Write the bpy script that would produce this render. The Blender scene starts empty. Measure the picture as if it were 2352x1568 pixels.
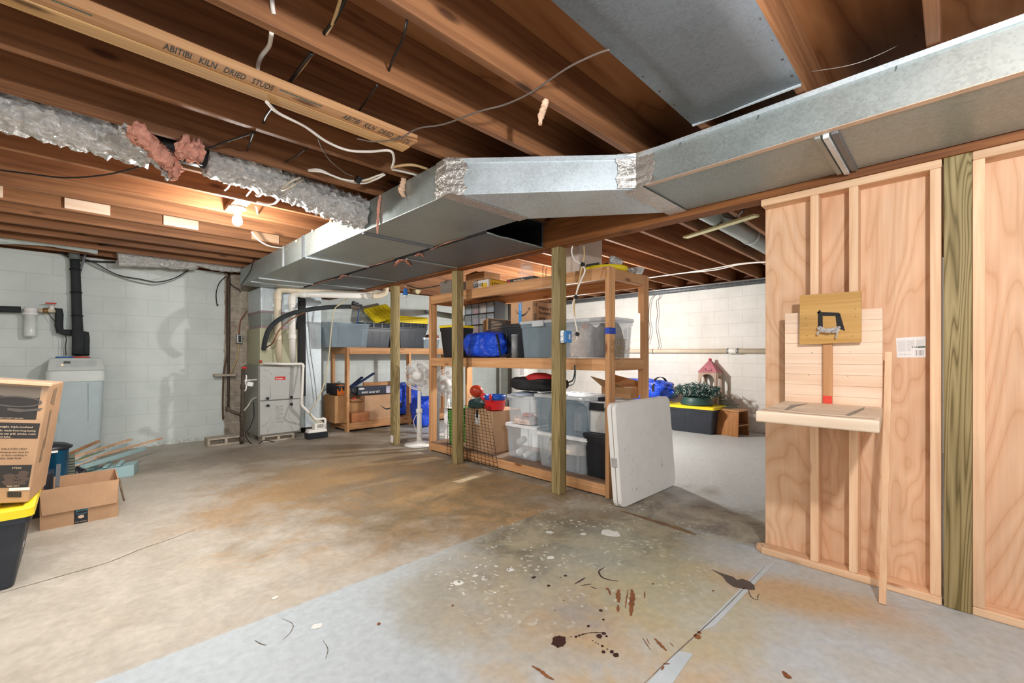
import bpy, math, random
from mathutils import Vector, Matrix, noise, Euler
R = math.radians
scene = bpy.context.scene
COL = scene.collection

# ------------------------------------------------------------------ camera
CAM_H = 1.13
FPX = 1004.5                       # focal length in pixels of the 2352 wide frame
HEAD = math.atan2(.7104, .704)     # heading of the view, from the X axis
cam_data = bpy.data.cameras.new('camera')
cam_data.sensor_width = 36.0
cam_data.lens = 36.0 * FPX / 2352.0
cam_data.shift_y = 33.0 / 2352.0
cam_data.clip_start = 0.02
cam = bpy.data.objects.new('camera', cam_data)
COL.objects.link(cam)
cam.location = (0, 0, CAM_H)
cam.rotation_euler = (R(90), 0, HEAD - R(90))
scene.camera = cam

# ------------------------------------------------------------------ world and light
scene.view_settings.view_transform = 'Standard'
scene.view_settings.look = 'None'
scene.view_settings.gamma = 1.0
scene.view_settings.use_curve_mapping = False
scene.view_settings.exposure = 0.28
world = bpy.data.worlds.new('world')
scene.world = world
world.use_nodes = True
bgn = world.node_tree.nodes['Background']
bgn.inputs[0].default_value = (0.86, 0.94, 1.0, 1)
bgn.inputs[1].default_value = 0.6

def lamp(name, loc, energy, radius, color=(1, 1, 1)):
    d = bpy.data.lights.new(name, 'POINT')
    d.energy = energy
    d.shadow_soft_size = radius
    d.color = color
    o = bpy.data.objects.new(name, d)
    o.location = loc
    COL.objects.link(o)
    return o
LAMP_MAIN = lamp('bulb_light', (0.85, 3.80, 2.02), 62, 0.04, (1, 0.98, 0.95))
LAMP_FAR = lamp('storage_flash', (4.72, 3.62, 1.55), 185, 0.05, (1, 0.985, 0.96))
LAMP_NEAR = lamp('near_flash', (0.80, -0.34, 1.93), 102, 0.05, (0.97, 0.98, 1.0))  # unseen flash lamp near the camera, placed from the stud shadows
def soft(name, loc, aim, size, energy, color=(1, 1, 1)):
    d = bpy.data.lights.new(name, 'AREA')
    d.energy = energy; d.size = size; d.color = color
    o = bpy.data.objects.new(name, d); o.location = loc
    o.rotation_euler = (Vector(aim) - Vector(loc)).to_track_quat('-Z', 'Y').to_euler()
    COL.objects.link(o); return o
SOFT_A = soft('camera_fill', (-0.55, -1.3, 1.75), (1.6, 3.2, 0.3), 1.6, 17, (0.97, 0.99, 1.0))  # unseen area light added behind the camera as front fill
SOFT_B = soft('floor_fill', (0.15, 2.7, 1.95), (0.2, 3.2, 0.0), 1.3, 36, (1.0, 0.99, 0.97))  # unseen overhead area light added to brighten the floor around the bulb
scene.cycles.max_bounces = 10
scene.cycles.diffuse_bounces = 5
scene.cycles.transparent_max_bounces = 24
scene.cycles.use_denoising = True
scene.cycles.sample_clamp_indirect = 6.0

# ------------------------------------------------------------------ measuring helpers
_f = Vector((math.cos(HEAD), math.sin(HEAD), 0))
_r = Vector((math.sin(HEAD), -math.cos(HEAD), 0))
def _ray(px, py):
    return _f + _r * ((px - 1176) / FPX) + Vector((0, 0, (817 - py) / FPX))
def aZ(px, py, z):
    d = _ray(px, py); return Vector((0, 0, CAM_H)) + d * ((z - CAM_H) / d.z)
def aX(px, py, x):
    d = _ray(px, py); return Vector((0, 0, CAM_H)) + d * (x / d.x)
def aY(px, py, y):
    d = _ray(px, py); return Vector((0, 0, CAM_H)) + d * (y / d.y)
def fl(px, py):
    return aZ(px, py, 0)

# ------------------------------------------------------------------ object helpers
ROOT = {}
def tag(o, label=None, cat=None, group=None, kind=None):
    if label: o['label'] = label
    if cat: o['category'] = cat
    if group: o['group'] = group
    if kind: o['kind'] = kind
    return o
def thing(name, label, cat, loc=(0, 0, 0), rz=0.0, group=None, rot=None, world=False):
    o = bpy.data.objects.new(name, None)
    o.empty_display_size = 0.1
    COL.objects.link(o)
    o.location = loc
    o.rotation_euler = rot if rot else (0, 0, rz)
    tag(o, label, cat, group)
    ROOT[o.name] = Vector(loc) if world else Vector((0, 0, 0))
    return o

class MB:
    def __init__(s):
        s.v = []; s.f = []; s.sm = []
    def add(s, vs, fs, smooth=False):
        n = len(s.v)
        s.v += [Vector(p) for p in vs]
        for f in fs:
            s.f.append([i + n for i in f]); s.sm.append(smooth)
        return s
    def box(s, a, b):
        x0, y0, z0 = a; x1, y1, z1 = b
        if x0 > x1: x0, x1 = x1, x0
        if y0 > y1: y0, y1 = y1, y0
        if z0 > z1: z0, z1 = z1, z0
        return s.add([(x0, y0, z0), (x1, y0, z0), (x1, y1, z0), (x0, y1, z0), (x0, y0, z1), (x1, y0, z1), (x1, y1, z1), (x0, y1, z1)],
              [(3, 2, 1, 0), (4, 5, 6, 7), (0, 1, 5, 4), (1, 2, 6, 5), (2, 3, 7, 6), (3, 0, 4, 7)])
    def obox(s, c, size, rot=(0, 0, 0)):
        m = Euler(rot).to_matrix(); c = Vector(c)
        hx, hy, hz = size[0] / 2, size[1] / 2, size[2] / 2
        vs = [c + m @ Vector((x, y, z)) for z in (-hz, hz) for (x, y) in ((-hx, -hy), (hx, -hy), (hx, hy), (-hx, hy))]
        return s.add(vs, [(3, 2, 1, 0), (4, 5, 6, 7), (0, 1, 5, 4), (1, 2, 6, 5), (2, 3, 7, 6), (3, 0, 4, 7)])
    def bar(s, p0, p1, w, h, up=(0, 0, 1)):
        p0 = Vector(p0); p1 = Vector(p1); d = (p1 - p0).normalized()
        sd = d.cross(Vector(up)).normalized(); u = sd.cross(d).normalized()
        vs = []
        for p in (p0, p1):
            for (i, j) in ((-1, -1), (1, -1), (1, 1), (-1, 1)):
                vs.append(p + sd * (i * w / 2) + u * (j * h / 2))
        return s.add(vs, [(0, 1, 2, 3), (7, 6, 5, 4), (4, 5, 1, 0), (5, 6, 2, 1), (6, 7, 3, 2), (7, 4, 0, 3)])
    def quad(s, a, b, c, d):
        return s.add([a, b, c, d], [(0, 1, 2, 3)])
    def loft(s, rings, cap0=True, cap1=True, smooth=False):
        n = len(rings[0]); vs = [p for r in rings for p in r]; fs = []
        for k in range(len(rings) - 1):
            for i in range(n):
                j = (i + 1) % n
                fs.append((k * n + i, k * n + j, (k + 1) * n + j, (k + 1) * n + i))
        s.add(vs, fs, smooth)
        b = len(s.v) - len(vs)
        if cap0: s.f.append([b + i for i in range(n)][::-1]); s.sm.append(False)
        if cap1: s.f.append([b + (len(rings) - 1) * n + i for i in range(n)]); s.sm.append(False)
        return s
    def tube(s, pts, r, n=8, cap=True, smooth=True, closed=False):
        pts = [Vector(p) for p in pts]
        rs = r if isinstance(r, (list, tuple)) else [r] * len(pts)
        rings = []; prev = None
        for i, p in enumerate(pts):
            a = pts[max(i - 1, 0)]; b = pts[min(i + 1, len(pts) - 1)]
            t = (b - a)
            t = t.normalized() if t.length > 1e-9 else Vector((0, 0, 1))
            if prev is None:
                up = Vector((0, 0, 1)) if abs(t.z) < 0.9 else Vector((1, 0, 0))
                u = (up - t * up.dot(t)).normalized()
            else:
                u = prev - t * prev.dot(t)
                u = u.normalized() if u.length > 1e-6 else t.orthogonal().normalized()
            prev = u; w = t.cross(u)
            rings.append([p + (u * math.cos(2 * math.pi * k / n) + w * math.sin(2 * math.pi * k / n)) * rs[i] for k in range(n)])
        return s.loft(rings, cap, cap, smooth)
    def cyl(s, p0, p1, r0, r1=None, n=20, smooth=True):
        return s.tube([p0, p1], [r0, r0 if r1 is None else r1], n, True, smooth)
    def lathe(s, prof, c=(0, 0, 0), n=28, smooth=True, M=None):
        c = Vector(c); rings = []
        for (r, z) in prof:
            ring = []
            for k in range(n):
                q = Vector((r * math.cos(2 * math.pi * k / n), r * math.sin(2 * math.pi * k / n), z))
                ring.append(c + (M @ q if M else q))
            rings.append(ring)
        return s.loft(rings, prof[0][0] > 1e-4, prof[-1][0] > 1e-4, smooth)
    def prism(s, poly, o, ux, uy, depth):
        """poly in the plane (ux,uy) at o, pushed along ux x uy by depth"""
        o = Vector(o); ux = Vector(ux); uy = Vector(uy); n = ux.cross(uy).normalized()
        r0 = [o + ux * x + uy * y for x, y in poly]; r1 = [p + n * depth for p in r0]
        return s.loft([r0, r1])
    def ball(s, c, r, n=16, m=10, sc=(1, 1, 1)):
        c = Vector(c); rings = []
        for i in range(m + 1):
            a = -math.pi / 2 + math.pi * i / m
            rr = max(math.cos(a), 0.001) * r
            rings.append([c + Vector((rr * math.cos(2 * math.pi * k / n) * sc[0], rr * math.sin(2 * math.pi * k / n) * sc[1], r * math.sin(a) * sc[2])) for k in range(n)])
        return s.loft(rings, True, True, True)
    def build(s, name, mat, parent=None, bevel=0.0, label=None, cat=None, group=None, kind=None, subsurf=0, seg=2, solid=0):
        vs = s.v
        if parent is None:
            lo = Vector([min(p[i] for p in vs) for i in range(3)]); hi = Vector([max(p[i] for p in vs) for i in range(3)])
            org = Vector(((lo.x + hi.x) / 2, (lo.y + hi.y) / 2, lo.z))
        else:
            org = ROOT[parent.name]
        me = bpy.data.meshes.new(name)
        me.from_pydata([p - org for p in vs], [], s.f)
        me.polygons.foreach_set('use_smooth', s.sm)
        me.materials.append(mat)
        me.update()
        o = bpy.data.objects.new(name, me)
        COL.objects.link(o)
        ROOT[o.name] = org
        if parent is None: o.location = org
        else: o.parent = parent
        if solid:
            m = o.modifiers.new('solid', 'SOLIDIFY'); m.thickness = solid; m.offset = 0
        if bevel:
            m = o.modifiers.new('bevel', 'BEVEL'); m.width = bevel; m.segments = seg; m.limit_method = 'ANGLE'; m.angle_limit = R(40)
        if subsurf:
            m = o.modifiers.new('sub', 'SUBSURF'); m.levels = subsurf; m.render_levels = subsurf
        tag(o, label, cat, group, kind)
        return o

def spline(pts, k=6):
    """Catmull-Rom through pts"""
    P = [Vector(p) for p in pts]; out = []
    P = [P[0] * 2 - P[1]] + P + [P[-1] * 2 - P[-2]]
    for i in range(1, len(P) - 2):
        a, b, c, d = P[i - 1:i + 3]
        for j in range(k):
            t = j / k
            out.append(0.5 * ((2 * b) + (c - a) * t + (2 * a - 5 * b + 4 * c - d) * t * t + (3 * b - a - 3 * c + d) * t ** 3))
    out.append(P[-2])
    return out
def cable(name, pts, r, mat, label=None, cat='cable', parent=None, group=None, k=6, n=6):
    return MB().tube(spline(pts, k), r, n).build(name, mat, parent, label=label, cat=cat if parent is None else None, group=group)

def rrect(w, d, r, z, n=4, cx=0.0, cy=0.0):
    out = []
    for (sx, sy, a0) in ((1, 1, 0), (-1, 1, 90), (-1, -1, 180), (1, -1, 270)):
        for k in range(n + 1):
            a = R(a0 + 90 * k / n)
            out.append(Vector((cx + sx * (w / 2 - r) + r * math.cos(a), cy + sy * (d / 2 - r) + r * math.sin(a), z)))
    return out

def text_mb(body, size, o, ux, uy, bold=0.0, align='LEFT', ext=0.0):
    c = bpy.data.curves.new('lettering', 'FONT')
    c.body = body; c.size = size; c.offset = bold * size; c.align_x = align; c.resolution_u = 2
    t = bpy.data.objects.new('lettering', c)
    COL.objects.link(t)
    dg = bpy.context.evaluated_depsgraph_get()
    me = bpy.data.meshes.new_from_object(t.evaluated_get(dg))
    o = Vector(o); ux = Vector(ux).normalized(); uy = Vector(uy).normalized()
    b = MB()
    b.add([o + ux * v.co.x + uy * v.co.y for v in me.vertices], [list(p.vertices) for p in me.polygons])
    bpy.data.objects.remove(t); bpy.data.curves.remove(c); bpy.data.meshes.remove(me)
    return b
def fit_text(body, o, ux, uy, width, mat, parent, name='lettering', bold=0.0, align='LEFT', hgt=None):
    """lettering stretched to an exact width, starting (or ending) at o"""
    m = text_mb(body, 1.0, (0, 0, 0), (1, 0, 0), (0, 1, 0), bold)
    x0 = min(p.x for p in m.v); x1 = max(p.x for p in m.v); k = width / (x1 - x0); ky = hgt or k
    o = Vector(o); ux = Vector(ux).normalized(); uy = Vector(uy).normalized(); off = x0 if align == 'LEFT' else x1
    m.v = [o + ux * ((p.x - off) * k) + uy * (p.y * ky) for p in m.v]
    return m.build(name, mat, parent)
def text(body, size, o, ux, uy, mat, parent, name='lettering', bold=0.0, align='LEFT', label=None):
    return text_mb(body, size, o, ux, uy, bold, align).build(name, mat, parent, label=label)

# ------------------------------------------------------------------ materials
def lin(h):
    h = h.lstrip('#'); out = []
    for i in (0, 2, 4):
        c = int(h[i:i + 2], 16) / 255
        out.append(c / 12.92 if c <= 0.04045 else ((c + 0.055) / 1.055) ** 2.4)
    return (*out, 1.0)
class NT:
    def __init__(s, name):
        s.m = bpy.data.materials.new(name); s.m.use_nodes = True
        s.t = s.m.node_tree; s.b = s.t.nodes['Principled BSDF']; s.out = s.t.nodes['Material Output']
    def n(s, typ, **kw):
        x = s.t.nodes.new(typ)
        for k, v in kw.items():
            if k in x.inputs.keys() if hasattr(x.inputs, 'keys') else False: x.inputs[k].default_value = v
            else: setattr(x, k, v)
        return x
    def l(s, a, b): s.t.links.new(a, b)
    def math(s, op, a, b=None, clamp=False):
        x = s.t.nodes.new('ShaderNodeMath'); x.operation = op; x.use_clamp = clamp
        for i, q in enumerate((a, b)):
            if q is None: continue
            if isinstance(q, (int, float)): x.inputs[i].default_value = q
            else: s.l(q, x.inputs[i])
        return x.outputs[0]
    def ramp(s, fac, stops):
        x = s.t.nodes.new('ShaderNodeValToRGB'); e = x.color_ramp.elements
        while len(e) < len(stops): e.new(0.5)
        for i, (p, c) in enumerate(stops):
            e[i].position = p; e[i].color = c if not isinstance(c, (int, float)) else (c, c, c, 1)
        s.l(fac, x.inputs[0]); return x.outputs[0]
    def mix(s, fac, a, b, mode='MIX'):
        x = s.t.nodes.new('ShaderNodeMix'); x.data_type = 'RGBA'; x.blend_type = mode
        for sock, q in ((x.inputs[0], fac), (x.inputs[6], a), (x.inputs[7], b)):
            if isinstance(q, (int, float)): sock.default_value = q
            elif isinstance(q, tuple): sock.default_value = q
            else: s.l(q, sock)
        return x.outputs[2]
    def coord(s, scale=(1, 1, 1), rand=True, world=False):
        if world:
            g = s.t.nodes.new('ShaderNodeNewGeometry'); src = g.outputs['Position']
        else:
            tc = s.t.nodes.new('ShaderNodeTexCoord'); src = tc.outputs['Object']
            if rand:
                oi = s.t.nodes.new('ShaderNodeObjectInfo')
                va = s.t.nodes.new('ShaderNodeVectorMath'); va.operation = 'ADD'
                mu = s.math('MULTIPLY', oi.outputs['Random'], 37.0)
                s.l(src, va.inputs[0]); s.l(mu, va.inputs[1]); src = va.outputs[0]
        mp = s.t.nodes.new('ShaderNodeMapping'); mp.inputs['Scale'].default_value = scale
        s.l(src, mp.inputs[0]); return mp.outputs[0]
    def noise(s, vec, scale, detail=3, rough=0.5, dist=0.0):
        x = s.t.nodes.new('ShaderNodeTexNoise')
        x.inputs['Scale'].default_value = scale; x.inputs['Detail'].default_value = detail
        x.inputs['Roughness'].default_value = rough; x.inputs['Distortion'].default_value = dist
        s.l(vec, x.inputs['Vector']); return x.outputs['Fac']
    def bump(s, h, strength=0.2, dist=0.01):
        x = s.t.nodes.new('ShaderNodeBump'); x.inputs['Strength'].default_value = strength; x.inputs['Distance'].default_value = dist
        s.l(h, x.inputs['Height']); s.l(x.outputs[0], s.b.inputs['Normal'])
    def base(s, c):
        if isinstance(c, tuple): s.b.inputs['Base Color'].default_value = c
        else: s.l(c, s.b.inputs['Base Color'])
    def set(s, rough=None, metal=None, spec=None, alpha=None, coat=None):
        b = s.b.inputs
        if rough is not None: b['Roughness'].default_value = rough
        if metal is not None: b['Metallic'].default_value = metal
        if spec is not None: b['Specular IOR Level'].default_value = spec
        if alpha is not None: b['Alpha'].default_value = alpha
        if coat is not None: b['Coat Weight'].default_value = coat
        return s
MAT = {}
def plain(name, hexc, rough=0.5, metal=0.0, vary=0.12, scale=9.0, bump=0.0, spec=0.4, bscale=60):
    if name in MAT: return MAT[name]
    t = NT(name); c = lin(hexc); v = t.coord()
    n = t.noise(v, scale, 4, 0.6)
    d = tuple(x * (1 - vary) for x in c[:3]) + (1,); l2 = tuple(min(1, x * (1 + vary)) for x in c[:3]) + (1,)
    t.base(t.ramp(n, [(0.3, d), (0.7, l2)])); t.set(rough, metal, spec)
    if bump: t.bump(t.noise(v, bscale, 3), bump, 0.004)
    MAT[name] = t.m; return t.m
def wood(name, dark, light, axis, rough=0.65, knots=True, grain=1.0, knotc='3c1d0c'):
    key = name + axis
    if key in MAT: return MAT[key]
    t = NT(key); i = 'xyz'.index(axis)
    sc = [26.0 * grain] * 3; sc[i] = 1.1
    v = t.coord(tuple(sc)); n = t.noise(v, 1.0, 5, 0.62, 0.5)
    sc2 = [5.0] * 3; sc2[i] = 0.8
    v2 = t.coord(tuple(sc2)); n2 = t.noise(v2, 1.0, 2, 0.5, 0.3)
    a = t.ramp(n, [(0.28, lin(dark)), (0.68, lin(light))])
    shade = t.ramp(n2, [(0.25, 0.72), (0.7, 1.06)])
    c = t.mix(1.0, a, shade, 'MULTIPLY')
    if knots:
        sk = [7.5] * 3; sk[i] = 2.3
        vk = t.coord(tuple(sk))
        vo = t.t.nodes.new('ShaderNodeTexVoronoi'); vo.inputs['Scale'].default_value = 1.0; t.l(vk, vo.inputs['Vector'])
        k = t.ramp(vo.outputs['Distance'], [(0.07, 1.0), (0.16, 0.0)])
        c = t.mix(t.math('MULTIPLY', k, 0.75), c, lin(knotc))
    t.base(c); t.set(rough, 0, 0.3); t.bump(n, 0.12, 0.003)
    MAT[key] = t.m; return t.m

def M_joist(ax): return wood('joist_wood', '6e462c', 'a2704a', ax, 0.6, knotc='2c120a')
def M_stud(ax): return wood('stud_pine', 'd8a880', 'f1cda8', ax, 0.7, knotc='8a4f28')
def M_shelf(ax): return wood('shelf_pine', 'b07a4e', 'dba877', ax, 0.65, knotc='5a2a12')
def M_post(ax): return plywood('treated_post_wood', '8f7d52', 'a39166', '64552f', 2, 40.0, 0.05, 5.0, 0.8, 0.35)
def M_pale(ax): return wood('pale_pine', 'e9c6a6', 'f5dcc4', ax, 0.7, knotc='9a6c45')
def M_beam(ax): return wood('beam_wood', '6a3c1e', 'a2683a', ax, 0.6, knotc='35180c')

def plywood(name, a, b, c, axis=2, lines=13.0, stretch=0.26, scale=2.1, knots=0.55, dark=0.16):
    if name in MAT: return MAT[name]
    t = NT(name); sc = [1.0, 1.0, 1.0]; sc[axis] = stretch
    v = t.coord(tuple(sc)); n = t.noise(v, scale, 3, 0.5, 0.5)
    s = t.math('PINGPONG', t.math('MULTIPLY', n, lines), 0.5)
    s = t.math('MULTIPLY', s, 2.0)
    col = t.ramp(s, [(0.0, lin(c)), (dark, lin(a)), (1.0, lin(b))])
    sc2 = [70.0, 70.0, 70.0]; sc2[axis] = 2.5
    f = t.noise(t.coord(tuple(sc2)), 1.0, 3)
    col = t.mix(0.6, col, t.ramp(f, [(0.3, 0.84), (0.7, 1.05)]), 'MULTIPLY')
    big = t.noise(t.coord((1, 1, 1)), 2.0, 3)
    col = t.mix(0.6, col, t.ramp(big, [(0.3, 0.86), (0.7, 1.06)]), 'MULTIPLY')
    vk = t.t.nodes.new('ShaderNodeTexVoronoi'); sk = [4.0, 4.0, 4.0]; sk[axis] = 2.6
    vk.inputs['Scale'].default_value = 1.0; t.l(t.coord(tuple(sk)), vk.inputs['Vector'])
    k = t.ramp(vk.outputs['Distance'], [(0.03, 1.0), (0.07, 0.0)])
    col = t.mix(t.math('MULTIPLY', k, knots), col, lin('7a4a28'))
    t.base(col); t.set(0.6, 0, 0.3); MAT[name] = t.m; return t.m
PLY = plywood('birch_plywood', 'dcb08b', 'e4bd9a', 'd2a47d', 2, 34.0, 0.24, 1.9)
SUBFLOOR = plywood('subfloor_plywood', '8f5c35', 'a06c43', '7c4c2a', 0, 9)

def blocks(name, paint, ax):
    t = NT(name)
    g = t.t.nodes.new('ShaderNodeNewGeometry'); sp = t.t.nodes.new('ShaderNodeSeparateXYZ'); t.l(g.outputs['Position'], sp.inputs[0])
    cb = t.t.nodes.new('ShaderNodeCombineXYZ'); t.l(sp.outputs['X' if ax == 'x' else 'Y'], cb.inputs[0]); t.l(sp.outputs['Z'], cb.inputs[1])
    br = t.t.nodes.new('ShaderNodeTexBrick'); br.offset = 0.5; br.squash = 1.0
    br.inputs['Scale'].default_value = 1.0; br.inputs['Brick Width'].default_value = 0.406; br.inputs['Row Height'].default_value = 0.203
    br.inputs['Mortar Size'].default_value = 0.006; br.inputs['Mortar Smooth'].default_value = 0.5; br.inputs['Bias'].default_value = 0
    t.l(cb.outputs[0], br.inputs['Vector'])
    v = t.coord(world=True)
    n = t.noise(v, 3.0, 5, 0.6); n2 = t.noise(v, 45.0, 3)
    pc = t.ramp(n, [(0.3, lin(paint[0])), (0.7, lin(paint[1]))])
    mort = t.mix(t.math('MULTIPLY', br.outputs['Fac'], 0.28), pc, lin(paint[2]))
    if ax == 'x':   # bare block strip in the furnace corner
        bare = t.ramp(t.noise(v, 14.0, 4), [(0.3, lin('8f8577')), (0.7, lin('b5a998'))])
        bare = t.mix(t.math('MULTIPLY', br.outputs['Fac'], 0.5), bare, lin('cfc6b8'))
        wob = t.math('ADD', sp.outputs['X'], t.math('MULTIPLY', t.math('SUBTRACT', t.noise(v, 9.0, 3), 0.5), 0.06))
        msk = t.math('MULTIPLY', t.math('GREATER_THAN', wob, 1.42), t.math('LESS_THAN', wob, 2.62))
        mort = t.mix(msk, mort, bare)
    # dirt line along the floor
    low = t.math('SUBTRACT', 0.10, sp.outputs['Z']); low = t.math('MULTIPLY', low, 9.0, True)
    dirt = t.math('MULTIPLY', low, t.ramp(n2, [(0.45, 0), (0.6, 1.0)]))
    mort = t.mix(t.math('MULTIPLY', dirt, 0.55), mort, lin('8a7f70'))
    t.base(mort); t.set(0.75, 0, 0.25)
    h = t.math('SUBTRACT', t.math('MULTIPLY', n2, 0.25), br.outputs['Fac'])
    t.bump(h, 0.25, 0.005); return t.m
BLOCK_X = blocks('painted_block_x', ('cfd8d4', 'dee5e1', 'b2bab6'), 'x')
BLOCK_Y = blocks('painted_block_y', ('dedcd4', 'eeece6', 'b9b5ab'), 'y')

def galv(name, hexc, rough=0.42, metal=0.45, spangle=110):
    if name in MAT: return MAT[name]
    t = NT(name); v = t.coord()
    vo = t.t.nodes.new('ShaderNodeTexVoronoi'); vo.inputs['Scale'].default_value = spangle; t.l(v, vo.inputs['Vector'])
    n = t.noise(v, 2.5, 4, 0.6)
    f = t.math('ADD', t.math('MULTIPLY', vo.outputs['Color'], 0.40), t.math('MULTIPLY', n, 0.9))
    c = lin(hexc)
    t.base(t.ramp(f, [(0.3, tuple(x * 0.78 for x in c[:3]) + (1,)), (0.8, tuple(min(1, x * 1.15) for x in c[:3]) + (1,))]))
    rr = t.ramp(n, [(0.3, rough - 0.07), (0.7, rough + 0.12)]); t.l(rr, t.b.inputs['Roughness'])
    t.set(metal=metal); t.bump(t.noise(v, 1.6, 2), 0.25, 0.02)
    MAT[name] = t.m; return t.m
GALV = galv('galvanized_steel', '9aa29f')
GALV_DULL = galv('dull_galvanized_steel', '74797d', 0.5, 0.5)
GALV_LITE = galv('bright_galvanized_steel', 'ccd6da', 0.4, 0.4)

def foil_mat():
    t = NT('crinkled_foil'); v = t.coord()
    n = t.noise(v, 22.0, 6, 0.7, 1.5)
    vo = t.t.nodes.new('ShaderNodeTexVoronoi'); vo.inputs['Scale'].default_value = 34.0; t.l(v, vo.inputs['Vector'])
    t.base(t.ramp(n, [(0.3, lin('dcdad6')), (0.7, lin('fcfcfb'))])); t.set(0.22, 0.55)
    t.bump(t.math('ADD', n, t.math('MULTIPLY', vo.outputs['Distance'], 0.8)), 0.9, 0.025); return t.m
FOIL = foil_mat()
def tape_mat():
    t = NT('foil_tape'); v = t.coord(); n = t.noise(v, 40.0, 5, 0.6, 1.5)
    t.base(t.ramp(n, [(0.3, lin('b9b3aa')), (0.7, lin('e8e6e0'))])); t.set(0.33, 0.75); t.bump(n, 0.6, 0.008); return t.m
TAPE = tape_mat()

def card(name, a):
    if name in MAT: return MAT[name]
    t = NT(name); v = t.coord((1, 1, 1)); n = t.noise(v, 5.0, 4, 0.6)
    f = t.noise(t.coord((160, 160, 3)), 1.0, 2)
    c = lin(a); d = tuple(x * 0.86 for x in c[:3]) + (1,); l2 = tuple(min(1, x * 1.1) for x in c[:3]) + (1,)
    t.base(t.mix(0.35, t.ramp(n, [(0.3, d), (0.7, l2)]), t.ramp(f, [(0.3, 0.85), (0.7, 1.0)]), 'MULTIPLY')); t.set(0.8, 0, 0.2)
    MAT[name] = t.m; return t.m
CARD = card('brown_cardboard', 'c09a78')
CARD2 = card('tan_cardboard', 'b58a5f')
CARD_IN = card('inner_cardboard', 'b48a68')

def clear(name, hexc, alpha=0.3, rough=0.12):
    if name in MAT: return MAT[name]
    t = NT(name); v = t.coord(); n = t.noise(v, 6.0, 3)
    c = lin(hexc)
    t.base(t.ramp(n, [(0.3, tuple(x * .9 for x in c[:3]) + (1,)), (0.7, c)])); t.set(rough, 0, 0.5, alpha)
    MAT[name] = t.m; return t.m
CLEAR = clear('clear_plastic', 'd3dce2', 0.25, 0.08)
CLEAR_B = clear('smoky_clear_plastic', 'a0b2be', 0.36, 0.08)
CLEAR_LID = clear('frosted_lid_plastic', 'e2e7ea', 0.6, 0.25)
def glassy():
    t = NT('clear_glass'); v = t.coord(); t.base(t.ramp(t.noise(v, 3.0), [(0.3, lin('e8f2f0')), (0.7, lin('f6fbfa'))])); t.set(0.03, 0, 0.6); t.b.inputs['Alpha'].default_value = 0.22
    return t.m
GLASS = glassy()
BLACK = plain('black_plastic', '24272c', 0.38, vary=0.15, bump=0.05)
NAVYBLK = plain('charcoal_plastic', '30353d', 0.4, vary=0.15, bump=0.05)
YELLOW = plain('yellow_plastic', 'f2d92c', 0.38, vary=0.06)
WHITE = plain('white_plastic', 'e9e9e6', 0.35, vary=0.04)
PVC = plain('white_pvc', 'ebe8e0', 0.3, vary=0.05)
PVC_OLD = plain('aged_pvc', 'd9cbb2', 0.4, vary=0.08)
FOAM = plain('black_pipe_foam', '2f3335', 0.85, vary=0.25, bump=0.3)
BLKCABLE = plain('black_cable_sheath', '22201f', 0.5)
WHTCABLE = plain('white_cable_sheath', 'e6e0d6', 0.5, vary=0.06)
TANCABLE = plain('tan_cable_sheath', 'c9a878', 0.6, vary=0.1)
STEEL = plain('plain_steel', 'b9bcbd', 0.35, 0.9)
IRON = plain('dark_iron_pipe', '54493f', 0.6, 0.4, vary=0.25)
PINK = plain('pink_fiberglass', 'd79a86', 0.95, vary=0.25, scale=25, bump=1.0, spec=0.1)
PINKW = plain('pale_fiberglass', 'e4bfa0', 0.95, vary=0.2, scale=25, bump=1.0, spec=0.1)
INK = plain('black_ink', '1f1d1c', 0.7)
INKG = plain('grey_ink', '8d8a86', 0.7)
PAPER = plain('white_paper', 'ecebe8', 0.7, vary=0.03)
RED = plain('red_plastic', 'd0262a', 0.4)
BLUE = plain('blue_plastic', '1f55b5', 0.4)
BLUEBOX = plain('blue_outlet_plastic', '4f8fd0', 0.45)
CONC = plain('rough_concrete', 'b0a595', 0.9, vary=0.2, scale=30, bump=0.6)
RUBBER = plain('dark_rubber', '181818', 0.6)
def tarp():
    t = NT('blue_tarp'); v = t.coord(); n = t.noise(v, 7.0, 4, 0.6, 1.0); w = t.noise(v, 3.0, 2)
    t.base(t.ramp(w, [(0.3, lin('0d3cc0')), (0.7, lin('1f5ce6'))])); t.set(0.24, 0, 0.5); t.bump(n, 1.0, 0.045); return t.m
TARP = tarp()
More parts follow.
